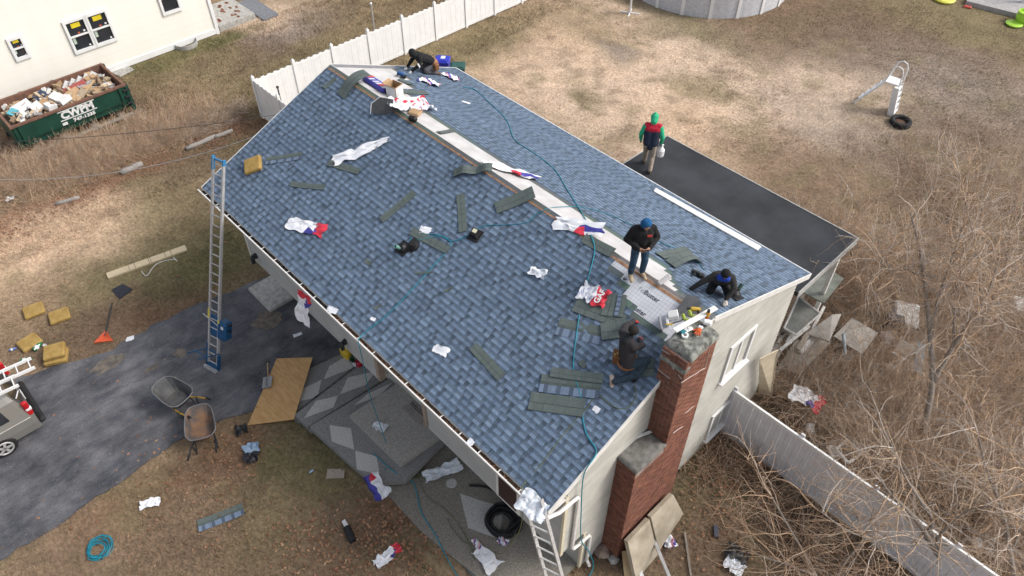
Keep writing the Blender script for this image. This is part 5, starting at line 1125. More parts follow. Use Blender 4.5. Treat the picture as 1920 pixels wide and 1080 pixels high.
hc = L1(0, .12, 1.58); f, up, s = head_prims(pr, hc, F1_*.8+Vector((0, 0, -.6))); hood_prims(pr, hc, f, up, 4, .116)
t1 = make_person('person in black jacket and blue hood standing on the ridge with a phone', B1_, pr, M1); face_parts(t1, hc, f, up, s)
fpart('chest_logo', mat('red_print_m', (.45, .06, .05)), lambda m: m.box(L1(-.10, .158, 1.30)-B1_, (.10, .02, .05), M=Matrix((R1_, F1_, UPZ)).transposed()), t1)
ph = MB(); ph.bbox((0, 0, 0), (.15, .08, .012), .004); tag(ph.build('phone', black_plastic, mw=frame(L1(0, .335, 1.06), Vector((0, 0, 1))-F1_*.5, R1_)), 'black phone held by the person standing on the ridge', 'phone')

# 2: crouching on the rear slope, reaching with both hands
def A2(u, v, h): return RB(u, v, h)
M2 = [cloth('charcoal_jacket', (.035, .033, .032), (.024, .023, .022)), cloth('black_trousers', (.014, .014, .016), (.010, .010, .012)), skin, cloth('pale_gloves', (.62, .55, .48)), cloth('cobalt_gaiter', (.015, .06, .40), (.012, .045, .30)), cloth('black_cap_cloth', (.012, .012, .013))]
B2 = A2(1346, 551, 0); F2 = Vector((.55, -.83, 0)).normalized(); R2 = Vector((F2.y, -F2.x, 0))
def L2(x, y, z): return B2 + R2*x + F2*y + Vector((0, 0, z + y*.83*KS))
pr = []
pr += [(L2(-.07, -.22, .30), L2(-.08, .06, .56), .15, .15, 0), (L2(.07, -.22, .30), L2(.08, .06, .56), .15, .15, 0), (L2(-.17, .08, .60), L2(.17, .08, .60), .095, .095, 0), (L2(0, .10, .64), L2(0, .2, .70), .085, .085, 4), (L2(-.07, .16, .60), L2(.07, .16, .60), .075, .075, 4)]
pr += [(L2(.10, -.20, .26), L2(.20, .12, .16), .115, .09, 1), (L2(.20, .12, .13), L2(.16, -.25, .09), .085, .062, 1), (L2(-.10, -.20, .26), L2(-.16, .16, .24), .115, .09, 1), (L2(-.16, .16, .22), L2(-.16, -.02, .08), .085, .062, 1)]
for s in (-1, 1): pr += [(L2(.16*s, -.28 if s > 0 else -.06, .07), L2(.17*s, -.42 if s > 0 else .12, .06), .05, .045, 5)]
pr += [(L2(.20, .10, .58), L2(.42, .18, .40), .082, .068, 0), (L2(.42, .18, .40), L2(.62, .24, .17), .068, .05, 0)]; hand_prims(pr, L2(.62, .24, .15), L2(.72, .28, .03), R2*-.3+F2, 3, .5)
pr += [(L2(-.20, .10, .58), L2(-.27, .24, .40), .082, .068, 0), (L2(-.27, .24, .40), L2(-.14, .40, .14), .068, .05, 0)]; hand_prims(pr, L2(-.14, .42, .12), L2(-.12, .52, .03), R2, 3, .5)
hc = L2(0, .27, .80); f, up, s = head_prims(pr, hc, F2*.75+Vector((0, 0, -.65)))
t2 = make_person('person in charcoal jacket and black cap crouching on the rear slope', B2, pr, M2); face_parts(t2, hc, f, up, s); cap_part(t2, hc, f, up, M2[5], .108, -.15)
fpart('tool_pouch', mat('dark_leather', (.06, .04, .02), None, 9, .7), lambda m: m.bbox(L2(-.24, -.20, .28)-B2, (.12, .16, .2), .03), t2)
# 3: sitting by the chimney, back to the camera, hands out to the ridge
M3 = [cloth('grey_hoodie', (.042, .037, .040), (.028, .025, .027)), cloth('slate_jeans', (.035, .058, .08), (.022, .038, .055)), skin, cloth('red_gloves', (.62, .05, .05), (.5, .04, .04)), cloth('light_shoes', (.45, .39, .34), (.36, .31, .27)), cloth('dark_vest', (.022, .024, .028)), cloth('black_shoe', (.012, .012, .014))]
def A3(u, v, h): return RF(u, v, h)
B3 = A3(1182, 700, 0); pr = []
ch = A3(1177, 640, .60); pv = A3(1176, 678, .26); nk = A3(1180, 632, .72)
sv = Vector((.9, -.3, 0)).normalized()
pr += [(pv-sv*.07, ch-sv*.07, .145, .14, 0), (pv+sv*.07, ch+sv*.07, .145, .14, 0), (ch-sv*.16+Vector((0, 0, .04)), ch+sv*.16+Vector((0, 0, .04)), .095, .095, 0), (ch+Vector((0, -.06, .06)), nk, .10, .085, 5)]
kA, fA, kB, fB = A3(1192, 702, .12), A3(1152, 716, .10), A3(1212, 676, .26), A3(1194, 706, .10)
pr += [(pv-sv*.02, kA, .115, .088, 1), (kA, fA, .085, .06, 1), (pv+sv*.10, kB, .115, .09, 1), (kB, fB, .085, .062, 1)]
fd = (A3(1140, 722, .04)-fA).normalized(); pr += [(fA, fA+fd*.05-Vector((0, 0, .02)), .05, .05, 2), (A3(1147, 706, .10), A3(1147, 724, .03), .052, .042, 4), (fB, A3(1188, 714, .05), .052, .046, 6)]
sL, sR = ch-sv*.22+Vector((0, 0, .03)), ch+sv*.22+Vector((0, 0, .03))
eL, hL = A3(1173, 612, .42), A3(1188, 602, .14); eR, hR = A3(1204, 648, .40), A3(1199, 636, .13)
pr += [(sL, eL, .085, .07, 0), (eL, hL, .068, .05, 0), (sR, eR, .085, .07, 0), (eR, hR, .068, .05, 0)]
hand_prims(pr, hL, hL+Vector((.05, .10, -.05)), (1, 0, 0), 3, .5); hand_prims(pr, hR, hR+Vector((-.02, .10, -.05)), (1, 0, 0), 3, .5)
hc = nk+Vector((.02, .10, .13)); f, up, s = head_prims(pr, hc, Vector((.25, .8, -.5)))
t3 = make_person('person in grey hoodie with red gloves sitting beside the chimney', B3, pr, M3); face_parts(t3, hc, f, up, s); cap_part(t3, hc, f, up, hair_m, .112, -.55, 'hair', .03)
leath = mat('brown_leather', (.23, .10, .04), (.15, .065, .03), 9, .7)
tb = fpart('tool_belt', leath, lambda m: m.torus(pv-B3+Vector((0, 0, .03)), .20, .028, 20, 8, M=Matrix.Rotation(.45, 3, 'X')), t3)
fpart('tool_pouch', leath, lambda m: m.box(A3(1158, 670, .22)-B3, (.18, .20, .24), .6, taper=1.2), t3); fpart('pouch_tools', mat('amber_tools', (.50, .29, .06), (.15, .12, .1), 30, .6), lambda m: [m.tube([A3(1155+i*4, 671-i*2, .26)-B3, A3(1153+i*5, 664-i*2, .42)-B3], .022, 6) for i in range(3)], t3)
# 4: crouching at the far end of the rear slope
M4 = [cloth('black_hoodie', (.013, .013, .015)), cloth('grey_work_trousers', (.12, .115, .12), (.08, .08, .085)), skin, cloth('white_gloves', (.66, .65, .63)), cloth('brown_boots', (.14, .08, .05)), cloth('tan_hips', (.34, .17, .10))]
B4 = RB(796, 137); pr = []
D4 = (RB(765, 127)-RB(812, 131)).normalized(); S4 = D4.cross(UPZ)
def L4(x, y, z): return B4 + S4*x + D4*y + Vector((0, 0, z))
pr += [(L4(-.07, -.25, .50), L4(-.08, .20, .58), .14, .145, 0), (L4(.07, -.25, .50), L4(.08, .20, .58), .14, .145, 0), (L4(-.16, .22, .58), L4(.16, .22, .58), .09, .09, 0), (L4(-.09, -.36, .44), L4(.09, -.36, .44), .15, .15, 5)]
for s in (-1, 1):
    pr += [(L4(.10*s, -.36, .40), L4(.12*s, .0, .16), .115, .09, 1), (L4(.12*s, .0, .12), L4(.13*s, -.40, .10), .085, .065, 1), (L4(.13*s, -.43, .09), L4(.13*s, -.55, .06), .055, .05, 4)]
    pr += [(L4(.19*s, .22, .55), L4(.24*s, .34, .34), .08, .066, 0), (L4(.24*s, .34, .34), L4(.16*s, .56, .12), .066, .05, 0)]; hand_prims(pr, L4(.16*s, .58, .10), L4(.15*s, .68, .04), S4, 3, .5)
hc = L4(0, .44, .66); f, up, s = head_prims(pr, hc, D4*.8+Vector((0, 0, -.6))); hood_prims(pr, hc, f, up, 0, .122)
t4 = make_person('person in black hood kneeling at the far end of rear slope', B4, pr, M4); face_parts(t4, hc, f, up, s)
fpart('tool_pouch', leath, lambda m: m.bbox(L4(-.23, -.36, .36)-B4, (.16, .2, .26), .04), t4); fpart('sleeve_stripe', pw_, lambda m: m.box(L4(-.30, .36, .38)-B4, (.03, .05, .16), M=Matrix.Rotation(.4, 3, 'X')), t4)
# 5: walking away across the flat roof with a jug
B5 = G(1212, 318, FZ); F5 = Vector((-.55, .83, 0)).normalized(); R5 = Vector((F5.y, -F5.x, 0))
def L5(x, y, z): return B5 + (R5*x + F5*y + Vector((0, 0, z)))*1.09
M5 = [cloth('navy_vest', (.022, .030, .055), (.016, .022, .04)), cloth('khaki_trousers', (.38, .31, .25), (.29, .24, .19)), skin, cloth('olive_boots', (.11, .09, .05)), cloth('mint_hoodie', (.04, .48, .24), (.03, .38, .19)), cloth('red_yoke', (.52, .02, .045), (.42, .015, .035)), cloth('dark_gloves', (.02, .02, .022))]
pr = [(L5(-.08, .02, .92), L5(-.09, .10, 1.22), .15, .15, 0), (L5(.08, .02, .92), L5(.09, .10, 1.22), .15, .15, 0), (L5(-.10, .12, 1.32), L5(.10, .12, 1.32), .145, .145, 5), (L5(-.17, .13, 1.40), L5(.17, .13, 1.40), .095, .095, 5), (L5(0, .14, 1.42), L5(0, .18, 1.5), .085, .08, 5), (L5(0, .02, .84), L5(0, .04, .92), .16, .16, 0)]
for s, (kx, ky, kz, fy, fz) in ((1, (.10, .0, .48, -.18, .07)), (-1, (-.10, .26, .50, .30, .05))):
    hp = L5(.09*s, .0, .86); kn = L5(kx, ky+.02, kz); an = L5(.10*s, fy, fz+.07)
    pr += [(hp, kn, .115, .09, 1), (kn, an, .088, .072, 1), (an-Vector((0, 0, .03)), an+F5*.02-Vector((0, 0, .08)), .062, .058, 3), (an-F5*.02-Vector((0, 0, .085)), an+F5*.17-Vector((0, 0, .09)), .055, .046, 3)]
    sh = L5(.21*s, .12, 1.37); el = L5(.30*s, .08 if s > 0 else .14, 1.08); wr_ = L5(.29*s, .16 if s > 0 else .22, .86)
    pr += [(sh, el, .085, .07, 4), (el, wr_, .07, .052, 4)]; hand_prims(pr, wr_, wr_+Vector((0, 0, -.1))+F5*.02, F5, 6, .7)
hc = L5(0, .22, 1.60); f, up, s = head_prims(pr, hc, F5*.85+Vector((0, 0, -.5))); hood_prims(pr, hc, f, up, 4, .12); pr.append((hc+up*.1-f*.06, hc+up*.14-f*.09, .07, .04, 4))
t5 = make_person('person in mint hoodie and red-navy vest walking on the flat black roof', B5, pr, M5); face_parts(t5, hc, f, up, s)
jg = thing('plastic_jug', 'white plastic jug carried by the person on the flat roof', 'jug', L5(.31, .20, .40)); fpart('jug_body', wht, lambda m: m.lathe([(0, 0), (.11, 0), (.12, .04), (.12, .22), (.06, .31), (.04, .33), (.04, .37), (0, .37)], (0, 0, 0), 14), jg, ); fpart('jug_handle', wht, lambda m: m.tube([(0, .08, .24), (0, .10, .36), (0, .0, .40)], .018, 6), jg)
# ------------------------------------------------------------------ platform-hoist ladder at the driveway
FT = G(400, 690); TP = Vector((-12.88, .30, 6.25)); dr_ = (TP-FT); LL = dr_.length
xa = Vector((.96, .28, 0)); xa = (xa - dr_.normalized()*xa.dot(dr_.normalized())).normalized()
hl = thing('hoist_ladder', 'tall aluminium hoist ladder with blue motor leaning on the far eave', 'ladder', mw=frame(FT, dr_.normalized().cross(xa)*-1 if False else xa.cross(dr_.normalized()).normalized(), xa))
# local: x across the rungs, y up the ladder
my = hl.matrix_world.to_3x3() @ Vector((0, 1, 0)); sg = 1 if my.dot(dr_) > 0 else -1
for s in (-1, 1): fpart('rail', alu, lambda m: (m.box((s*.20, sg*LL/2, 0), (.030, LL, .085)), m.box((s*.185, sg*LL/2, .035), (.05, LL, .014))), hl)
for k in range(int(LL/.305)): fpart('rung', alu, lambda m: m.tube([(-.19, sg*(.2+k*.305), 0), (.19, sg*(.2+k*.305), 0)], .017, 6), hl)
blu = mat('hoist_blue_paint', (.012, .085, .20), (.008, .06, .15), 5, .45); fpart('top_cap', mat('sky_blue_paint', (.05, .22, .42), None, 5, .5), lambda m: (m.box((-.20, sg*(LL-.15), .0), (.04, .4, .11)), m.box((.20, sg*(LL-.05), 0), (.04, .16, .11)), m.box((0, sg*(LL-.03), .0), (.4, .05, .06))), hl)
fpart('foot_frame', blu, lambda m: (m.box((0, sg*.08, .0), (.5, .18, .10)), m.box((-.23, sg*.45, .0), (.05, .8, .1)), m.box((.22, sg*.3, 0), (.05, .5, .1))), hl)
fpart('foot_plate', alu, lambda m: m.box((-.02, sg*.0, .06), (.52, .10, .16)), hl)
fpart('load_fork', blu, lambda m: ([m.tube([(x, sg*.62, .02), (x-.05, sg*.75, .75)], .02, 6) for x in (-.24, .24)], m.tube([(-.28, sg*.70, .45), (.2, sg*.70, .45)], .018, 6), m.tube([(-.25, sg*.62, .02), (.25, sg*.62, .02)], .025, 6)), hl)
fpart('motor_box', blu, lambda m: m.bbox((.30, sg*1.45, -.12), (.34, .62, .34), .05), hl); fpart('motor_bracket', blu, lambda m: m.box((.02, sg*1.5, -.04), (.36, .7, .06)), hl)
for s, y in ((-1, 1.9), (1, 1.65)): fpart('warning_sticker', yellow_st, lambda m: m.box((s*.205, sg*y, .046), (.055, .3, .006)), hl)
fpart('data_plate', white_st, lambda m: m.box((.36, sg*1.6, .052), (.1, .1, .004)), hl); fpart('exhaust', black_plastic, lambda m: (m.tube([(.44, sg*1.7, -.1), (.56, sg*1.72, -.1)], .04, 8), m.tube([(.44, sg*1.5, -.1), (.58, sg*1.52, -.08)], .03, 8)), hl)
fpart('crank_bar', alu, lambda m: m.tube([(-.42, sg*1.78, .05), (.2, sg*1.62, .05)], .016, 6), hl)
# near ladder with plastic over its top
LT = (PY(983, 955, -.25)+PY(1022, 938, -.25))/2; LB_ = G(1096, 1290, 0); d_ = (LB_-LT); n_ = Vector((0, -1, .3)); nl = thing('extension_ladder', 'aluminium extension ladder leaning on the near eave corner', 'ladder', mw=frame(LT, d_.cross(Vector((.9, .1, 0))).normalized()*-1, d_))
LLn = d_.length
for s in (-1, 1): fpart('rail', alu, lambda m: m.box((LLn/2-.1, s*.25, 0), (LLn+.3, .03, .08)), nl)
for k in range(int(LLn/.3)): fpart('rung', white_paint, lambda m: m.tube([(k*.3+.05, -.24, 0), (k*.3+.05, .24, 0)], .022, 6), nl)
o = wrapper('white plastic sheet draped over the top of the near ladder', LT+Vector((.02, -.05, .05)), Vector((.2, -.5, .9)), (1, .1, 0), .62, .40, 'ice', .12, 51, nx_=18, ny_=12)
# ------------------------------------------------------------------ things on the front lawn and drive
bm = thing('striped_plank', 'pale plank with dark cross stripes lying on the lawn', 'plank', mw=frame((G(202, 520)+G(350, 467))/2, UPZ, G(350, 467)-G(202, 520)))
pkw = mat('pale_pine', (.60, .50, .34), (.50, .41, .27), 5, .8, stretch=(1, 8, 8)); Lp = (G(350, 467)-G(202, 520)).length
fpart('plank', pkw, lambda m: m.bbox((0, 0, .05), (Lp, .30, .08), .008), bm)
for k, x in enumerate((-.62, -.42, .05, .12, .62, .82)): fpart('stripe', mat('dark_stripe', (.20, .15, .11)), lambda m: m.box((x, 0, .091), (.018, .29, .004)), bm)
hose('white cord loop beside the striped plank', [G(265, 508, .03), G(275, 517, .03), G(288, 500, .03), G(300, 492, .03), G(325, 486, .03), G(332, 490, .03), G(325, 482, .03)], .012, wht, 'cord', 'cord')
m = MB(); m.poly([tuple(G(u, v, .05)) for u, v in ((209, 543), (230, 532), (249, 542), (224, 560))][::-1], .02); tag(m.build('roofing_sheet', mat('navy_felt', (.035, .037, .05), None, 8, .9)), 'dark square roofing sheet on lawn below the plank', 'sheet')
rk = thing('leaf_rake', 'orange leaf rake with black handle lying on the lawn', 'rake', G(198, 632)); dv = G(212, 572)-G(198, 632)
fpart('handle', dark_metal, lambda m: m.tube([(0, 0, .05), tuple(dv+Vector((0, 0, .08)))], .022, 6), rk)
ps = [G(u, v, .04)-G(198, 632) for u, v in ((198, 621), (177, 642), (211, 638))]
fpart('head', mat('orange_plastic', (.72, .13, .05), (.6, .1, .04), 6, .5), lambda m: m.poly(ps, .03), rk)
for k in range(9):
    a = ps[0]; b = ps[1].lerp(ps[2], k/8); fpart('tine', mat('orange_plastic', (.72, .13, .05)), lambda m: m.tube([a+Vector((0, 0, .02)), b+Vector((0, 0, .015)), b+(b-a)*.06-Vector((0, 0, .02))], .008, 4), rk)
def bottle(label, P, d, m_, name='bottle', l=.30, r_=.05):
    t = thing(name, label, 'bottle', mw=frame(P+Vector((0, 0, r_)), UPZ, d)); q = Matrix.Rotation(math.pi/2, 3, 'Y')
    fpart('bottle_body', m_, lambda m: m.lathe([(0, -l/2), (r_, -l/2), (r_, l*.15), (r_*.4, l*.38), (r_*.35, l/2), (0, l/2)], (0, 0, 0), 12, M=q), t); fpart('bottle_label', white_st, lambda m: m.lathe([(r_*1.02, -l*.3), (r_*1.02, -l*.02)], (0, 0, 0), 12, M=q), t); return t
gg = mat('green_plastic_bottle', (.01, .16, .06), None, 5, .2, spec=.7)
b_ = bottle('green plastic bottle between the tan cushions', G(73, 652), (-.5, 1, 0), gg, l=.36, r_=.075); bottle('green plastic bottle beside the van ladder', G(52, 677), (.5, 1, 0), gg, l=.34, r_=.07); bottle('small blue and white bottle left of the cushions', G(26, 656), (.3, 1, 0), mat('blue_pl', (.1, .2, .5), None, 5, .3), l=.22, r_=.04)
cup = MB(); cup.lathe([(0, .0), (.045, 0), (.055, .14), (.05, .14), (.04, .02), (0, .02)], (0, 0, 0), 14); tag(cup.build('paper_cup', wht, mw=Matrix.Translation(G(87, 652))), 'white paper cup beside the green bottle', 'cup')
wr('white paper scrap on the lawn right of the rake', (237, 638), (252, 634), .18, 'white', surf=G, seed=61, amp=.03, nx_=5, ny_=4, name='paper_scrap', cat='paper'); wr('white oval scrap on the driveway near the plywood', (550, 632), (566, 626), .13, 'white', surf=G, seed=62, amp=.03, nx_=5, ny_=4, name='paper_scrap', cat='paper'); wr('white plastic scrap on the far left lawn edge', (12, 377), (28, 373), .22, 'white', surf=G, seed=63, amp=.1, nx_=6, ny_=5, name='plastic_scrap', cat='scrap')
# van with ladders on its roof, only its tail in view
vn = thing('van', 'champagne van at the left edge with ladders on its roof', 'van', Vector((-14.22, -6.76, 0)))
vb = mat('champagne_paint', (.36, .345, .315), (.34, .325, .30), 2, .32, metal=.5, coat=.5)
def vpt(y, z):      # half width at height
    return {0: .97, 1: .99}[0] if z < 1.0 else .97-.16*((z-1.0)/.85)
sec = [(.97*.96, .32), (.99, .62), (1.0, .95), (.97, 1.10), (.86, 1.62), (.78, 1.80), (.60, 1.88), (0, 1.92)]
def vbody(m):
    ys = [(.0, .985), (-.12, 1.0), (-1.0, 1.0), (-2.6, 1.0), (-4.6, 1.0)]; rows = []
    for y, k in ys:
        pts = [(x*k, y + (-.30*max(0, (z-1.0))/.9 if y > -.2 else 0), z) for x, z in sec]; rows.append(pts + [(-x, a, z) for x, a, z in pts[-2::-1]])
    vs = [p for r_ in rows for p in r_]; k = len(rows[0])
    m.add(vs, [(i*k+j, i*k+j+1, (i+1)*k+j+1, (i+1)*k+j) for i in range(len(rows)-1) for j in range(k-1)] + [tuple(range(k-1, -1, -1))])
fpart('body', vb, vbody, vn, )
fpart('bumper', black_plastic, lambda m: m.bbox((0, .07, .48), (1.86, .20, .20), .07), vn)
fpart('rear_window', glass_m, lambda m: m.add([(-.70, -.035, 1.16), (.70, -.035, 1.16), (.62, -.215, 1.62), (-.62, -.215, 1.62)], [(0, 1, 2, 3)]), vn)
fpart('side_window', glass_m, lambda m: m.add([(.972, -.55, 1.13), (.972, -1.7, 1.13), (.872, -1.7, 1.58), (.872, -.62, 1.58)], [(0, 3, 2, 1)]), vn)
fpart('side_molding', mat('pale_trim', (.6, .58, .54), None, 4, .3), lambda m: m.box((1.0, -1.6, .92), (.02, 3.0, .02)), vn)
fpart('fuel_door', vb, lambda m: m.lathe([(0, .012), (.1, .012), (.1, 0)], (.992, -1.35, .98), 14, M=Matrix.Rotation(math.pi/2, 3, 'Y')), vn)
for s in (-1, 1):
    tl = fpart('tail_light', mat('red_lens', (.50, .015, .02), None, 5, .2), lambda m: m.bbox((s*.935, -.05, 1.22), (.13, .16, .55), .04), vn); fpart('reverse_lens', white_st, lambda m: m.bbox((s*.95, -.03, 1.20), (.125, .155, .10), .02), tl)
fpart('plate', white_st, lambda m: m.box((0, .02, .88), (.32, .02, .16)), vn); fpart('wiper', white_vinyl, lambda m: m.tube([(.1, -.02, 1.16), (.6, -.13, 1.42)], .02, 5), vn)
for s in (-1, 1):
    for y in (-1.05, -3.8):
        wq = Matrix.Rotation(math.pi/2, 3, 'Y'); w_ = fpart('wheel', black_rubber, lambda m: m.lathe([(.0, -.10), (.24, -.11), (.31, -.11), (.34, -.07), (.34, .07), (.31, .11), (.24, .11), (.0, .10)], (s*.90, y, .34), 24, M=wq), vn)
        fpart('rim', alu, lambda m: [m.box((s*1.015, y+.12*math.cos(a), .34+.12*math.sin(a)), (.02, .20, .07), M=Matrix.Rotation(-a if False else a, 3, 'X')) for a in [k*2*math.pi/5 for k in range(5)]] + [m.torus((s*1.01, y, .34), .21, .025, 20, 6, M=wq)], w_)
for y in (-.75, -2.6): fpart('roof_rack_bar', alu, lambda m: m.box((0, y, 2.0), (1.5, .05, .05)), vn)
la = thing('extension_ladder', 'pale extension ladder lying on the van roof rack', 'ladder', Vector((-13.55, -6.35, 2.07)), rad(-6))
for k, (x, y0) in enumerate(((-.42, .25), (-.02, .25), (.02, -.25), (.42, -.25))): fpart('rail', white_vinyl, lambda m: m.box((x*1.0-.1, y0-2.2, .0+.06*(k > 1)), (.04, 4.4, .09)), la)
for k in range(13): fpart('rung', white_vinyl, lambda m: m.tube([(-.52, .15-k*.32, 0), (-.12, .15-k*.32, 0)], .018, 6), la); fpart('rung', white_vinyl, lambda m: m.tube([(-.08, -.35-k*.32, .06), (.32, -.35-k*.32, .06)], .018, 6), la)
# wheelbarrows
def barrow(label, P, d, inside_m, hm):
    t = thing('wheelbarrow', label, 'wheelbarrow', mw=frame(P, UPZ, d) @ Matrix.Scale(1.2, 4), group='wheelbarrows on the drive')
    def tray(m):
        top = []; bot = []; N = 20
        for i in range(N):
            a = 2*math.pi*i/N; c, s = math.cos(a), math.sin(a); q = (abs(c)**4+abs(s)**4)**-.25
            top.append((c*q*.46+.03, s*q*.33*(1-.12*c), .62+.05*c)); bot.append((c*q*.25-.06, s*q*.21, .34))
        m.add(top+bot, [(i, (i+1) % N, N+(i+1) % N, N+i) for i in range(N)] + [tuple(range(N, 2*N))])
        m.tube(top+[top[0]], .014, 6, 1)
    fpart('tray', [inside_m, mat('grey_rim', (.17, .17, .18), None, 5, .5)], tray, t)
    for s in (-1, 1):
        fpart('handle', hm, lambda m: m.tube([(.55, s*.10, .22), (-.28, s*.24, .29), (-.52, s*.28, .42), (-.85, s*.30, .56)], .020, 6), t); fpart('grip', black_rubber, lambda m: m.tube([(-.80, s*.295, .565), (-.95, s*.31, .61)], .024, 6), t); fpart('leg', dark_metal, lambda m: m.tube([(-.15, s*.22, .36), (-.30, s*.24, .02), (-.42, s*.24, .02), (-.45, s*.25, .42)], .016, 6), t)
    fpart('wheel', black_rubber, lambda m: m.torus((.55, 0, .19), .13, .055, 18, 8, M=Matrix.Rotation(math.pi/2, 3, 'X')), t); return t
mud = mat('muddy_grey_tray', (.13, .125, .118), (.055, .057, .062), 3, .6); rus = mat('rusted_tray', (.30, .155, .075), (.08, .078, .08), 2.6, .7)
barrow('grey-tray wheelbarrow standing on the driveway', G(338, 762), G(318, 735)-G(385, 775), mud, mat('yellow_ash_handle', (.62, .36, .05), None, 5, .6)); bw2 = barrow('rusty-tray wheelbarrow at the lawn edge', G(388, 820), G(384, 780)-G(390, 850), rus, dark_metal)
# plywood with grain shovel on it
ply = mat('plywood_face', (.56, .345, .155), (.44, .255, .10), 3, .75, stretch=(1, 5, 5), detail=7)
PA, PB, PC, PD = G(586, 670, .30), G(519, 672, .10), G(464, 797, .03), G(551, 786, .22)
m = MB(); m.poly([PA, PB, PC, PD], .018); pw2 = tag(m.build('plywood_sheet', ply), 'full tan plywood sheet leaning on the front steps', 'plywood')
PN = (PB-PA).cross(PC-PB).normalized(); PN = PN if PN.z > 0 else -PN
cpt = (PA+PB+PC+PD)/4
def OP(u, v, o=.02): return hit(u, v, tuple(PN), float(PN.dot(cpt))) + PN*o
sh_ = thing('grain_shovel', 'grey scoop shovel lying on the plywood sheet', 'shovel', mw=frame(OP(503, 718), PN, OP(505, 700)-OP(502, 725)))
fpart('scoop', mat('grey_scoop', (.30, .30, .31), None, 5, .5), lambda m: [m.box((-.02, (k-2)*.058, .03+.012*abs(k-2)+(.01 if k % 2 else 0)), (.42, .056, .014)) for k in range(5)], sh_); fpart('shaft', wood_m, lambda m: m.tube([(.18, 0, .05), (.75, .06, .07)], .018, 6), sh_); fpart('grip', black_plastic, lambda m: m.tube([(.75, -.02, .07), (.80, .06, .07), (.75, .14, .07)], .018, 6), sh_)
# black bags, rolls, mats
wr('crumpled black plastic bag at the plywood foot', (442, 812), (465, 806), .34, 'black', surf=G, seed=71, amp=.16, nx_=10, name='plastic_bag', cat='bag'); wr('black trash bag with pale blue top on lawn', (472, 835), (474, 872), .40, 'bluebag', surf=G, seed=72, amp=.22, nx_=12, name='trash_bag', cat='bag')
def coil(label, P, R_, r_, turns, m_, name, hgt, jit, seed, cat='hose', tail=None):
    r = random.Random(seed); pts = []
    for i in range(turns*18):
        a = 2*math.pi*i/18; k = i//18; rr_ = R_*(1-.45*((k*.37) % 1))*(1+r.uniform(-jit, jit)); pts.append(Vector((P[0]+rr_*math.cos(a)+.05*math.sin(k), P[1]+rr_*math.sin(a)*.95+.05*math.cos(k*2), P[2]+r_+hgt*((k*.61) % 1))))
    if tail: pts += [Vector(q) for q in tail]
    return hose(label, pts, r_, m_, name, cat)
coil('coil of teal hose on the front lawn', G(186, 1030), .33, .012, 9, teal_hose, 'garden_hose', .10, .08, 4)
coil('big coil of black corrugated pipe on the patio', G(942, 980, .05), .48, .032, 9, black_rubber, 'drain_pipe', .18, .05, 6, 'pipe', [G(985, 960, .25), G(950, 938, .2), G(915, 914, .1), G(880, 910, .07)])
rs_('blue shingle strip lying on the front lawn', (372, 988), (457, 955), G, wd=.36, face='face')
rl = thing('black_roll', 'short black roll with white paper end on the lawn', 'roll', mw=frame(G(657, 1005)+Vector((0, 0, .1)), UPZ, G(664, 1022)-G(650, 990))); fpart('roll_body', black_rubber, lambda m: m.lathe([(0, -.22), (.10, -.22), (.10, .22), (.06, .22), (.06, .1)], (0, 0, 0), 16, M=Matrix.Rotation(math.pi/2, 3, 'Y')), rl); fpart('paper_end', wht, lambda m: m.poly([(-.2, -.05, .02), (-.46, -.06, -.04), (-.48, .04, -.03), (-.2, .06, .03)], .006), rl)
m = MB(); m.poly([tuple(G(u, v, .03)) for u, v in ((611, 897), (614, 879), (646, 879), (645, 896))], .015, n=(0, 0, 1)); tag(m.build('board_offcut', mat('tan_hardboard', (.38, .32, .27), (.30, .25, .21), 18, .9, stretch=(1, 6, 1)), None), 'small tan striped board on the lawn beside the walk', 'board')
cn = MB(); cn.lathe([(0, -.06), (.032, -.06), (.032, .06), (0, .06)], (0, 0, .035), 12, M=Matrix.Rotation(math.pi/2, 3, 'X')); tag(cn.build('drink_can', mat('blue_can', (.30, .42, .55), None, 20, .3, metal=.6), mw=Matrix.Translation(G(584, 885))), 'crushed blue can on the lawn left of the tan board', 'can')
for (lab, a, b, ly, pt_, sd_, am) in (('white and red wrapper on walk edge below the landing', (694, 890), (722, 935), .42, 'blueside', 81, .10), ('red and white wrapper on the lower lawn', (704, 1062), (750, 1025), .28, 'redend', 82, .08), ('long white wrapper twisted on the patio', (796, 900), (862, 870), .36, 'ice', 83, .10), ('white folded wrapper lying near the black coil', (893, 1030), (930, 1068), .42, 'white', 84, .05), ('small blue wrapper beside the folded one', (888, 1012), (900, 1032), .16, 'mix', 85, .07), ('small white and blue wrapper against the black coil', (934, 1012), (952, 1022), .18, 'mix', 86, .07), ('wrinkled white plastic scrap on lawn near the driveway', (262, 950), (300, 940), .28, 'white', 87, .06), ('red and white wrapper caught in the brush by the grey fence', (1482, 735), (1542, 765), .60, 'redend', 88, .12), ('pale blue bag on brush below the grey fence', (1360, 1050), (1392, 1075), .35, 'ice', 89, .1), ('small white plastic on the debris heap by the chimney', (1240, 1000), (1262, 1030), .3, 'mix', 90, .15)):
    wr(lab, a, b, ly, pt_, surf=(lambda u, v: G(u, v, .385 if sd_ == 81 else .06)) if sd_ in (81, 83, 84, 85, 86) else ((lambda u, v: G(u, v, .5)) if sd_ == 88 else G), seed=sd_, amp=am)
wr('pale blue plastic scrap on the porch landing', (702, 796), (724, 806), .28, 'ice', surf=lambda u, v: G(u, v, .525), seed=95, amp=.06, nx_=8)
dmat = thing('doormat', 'grey striped doormat with welcome lettering on the landing', 'doormat', mw=frame(G(783, 772, .523), UPZ, G(808, 800, .523)-G(765, 758, .523)))
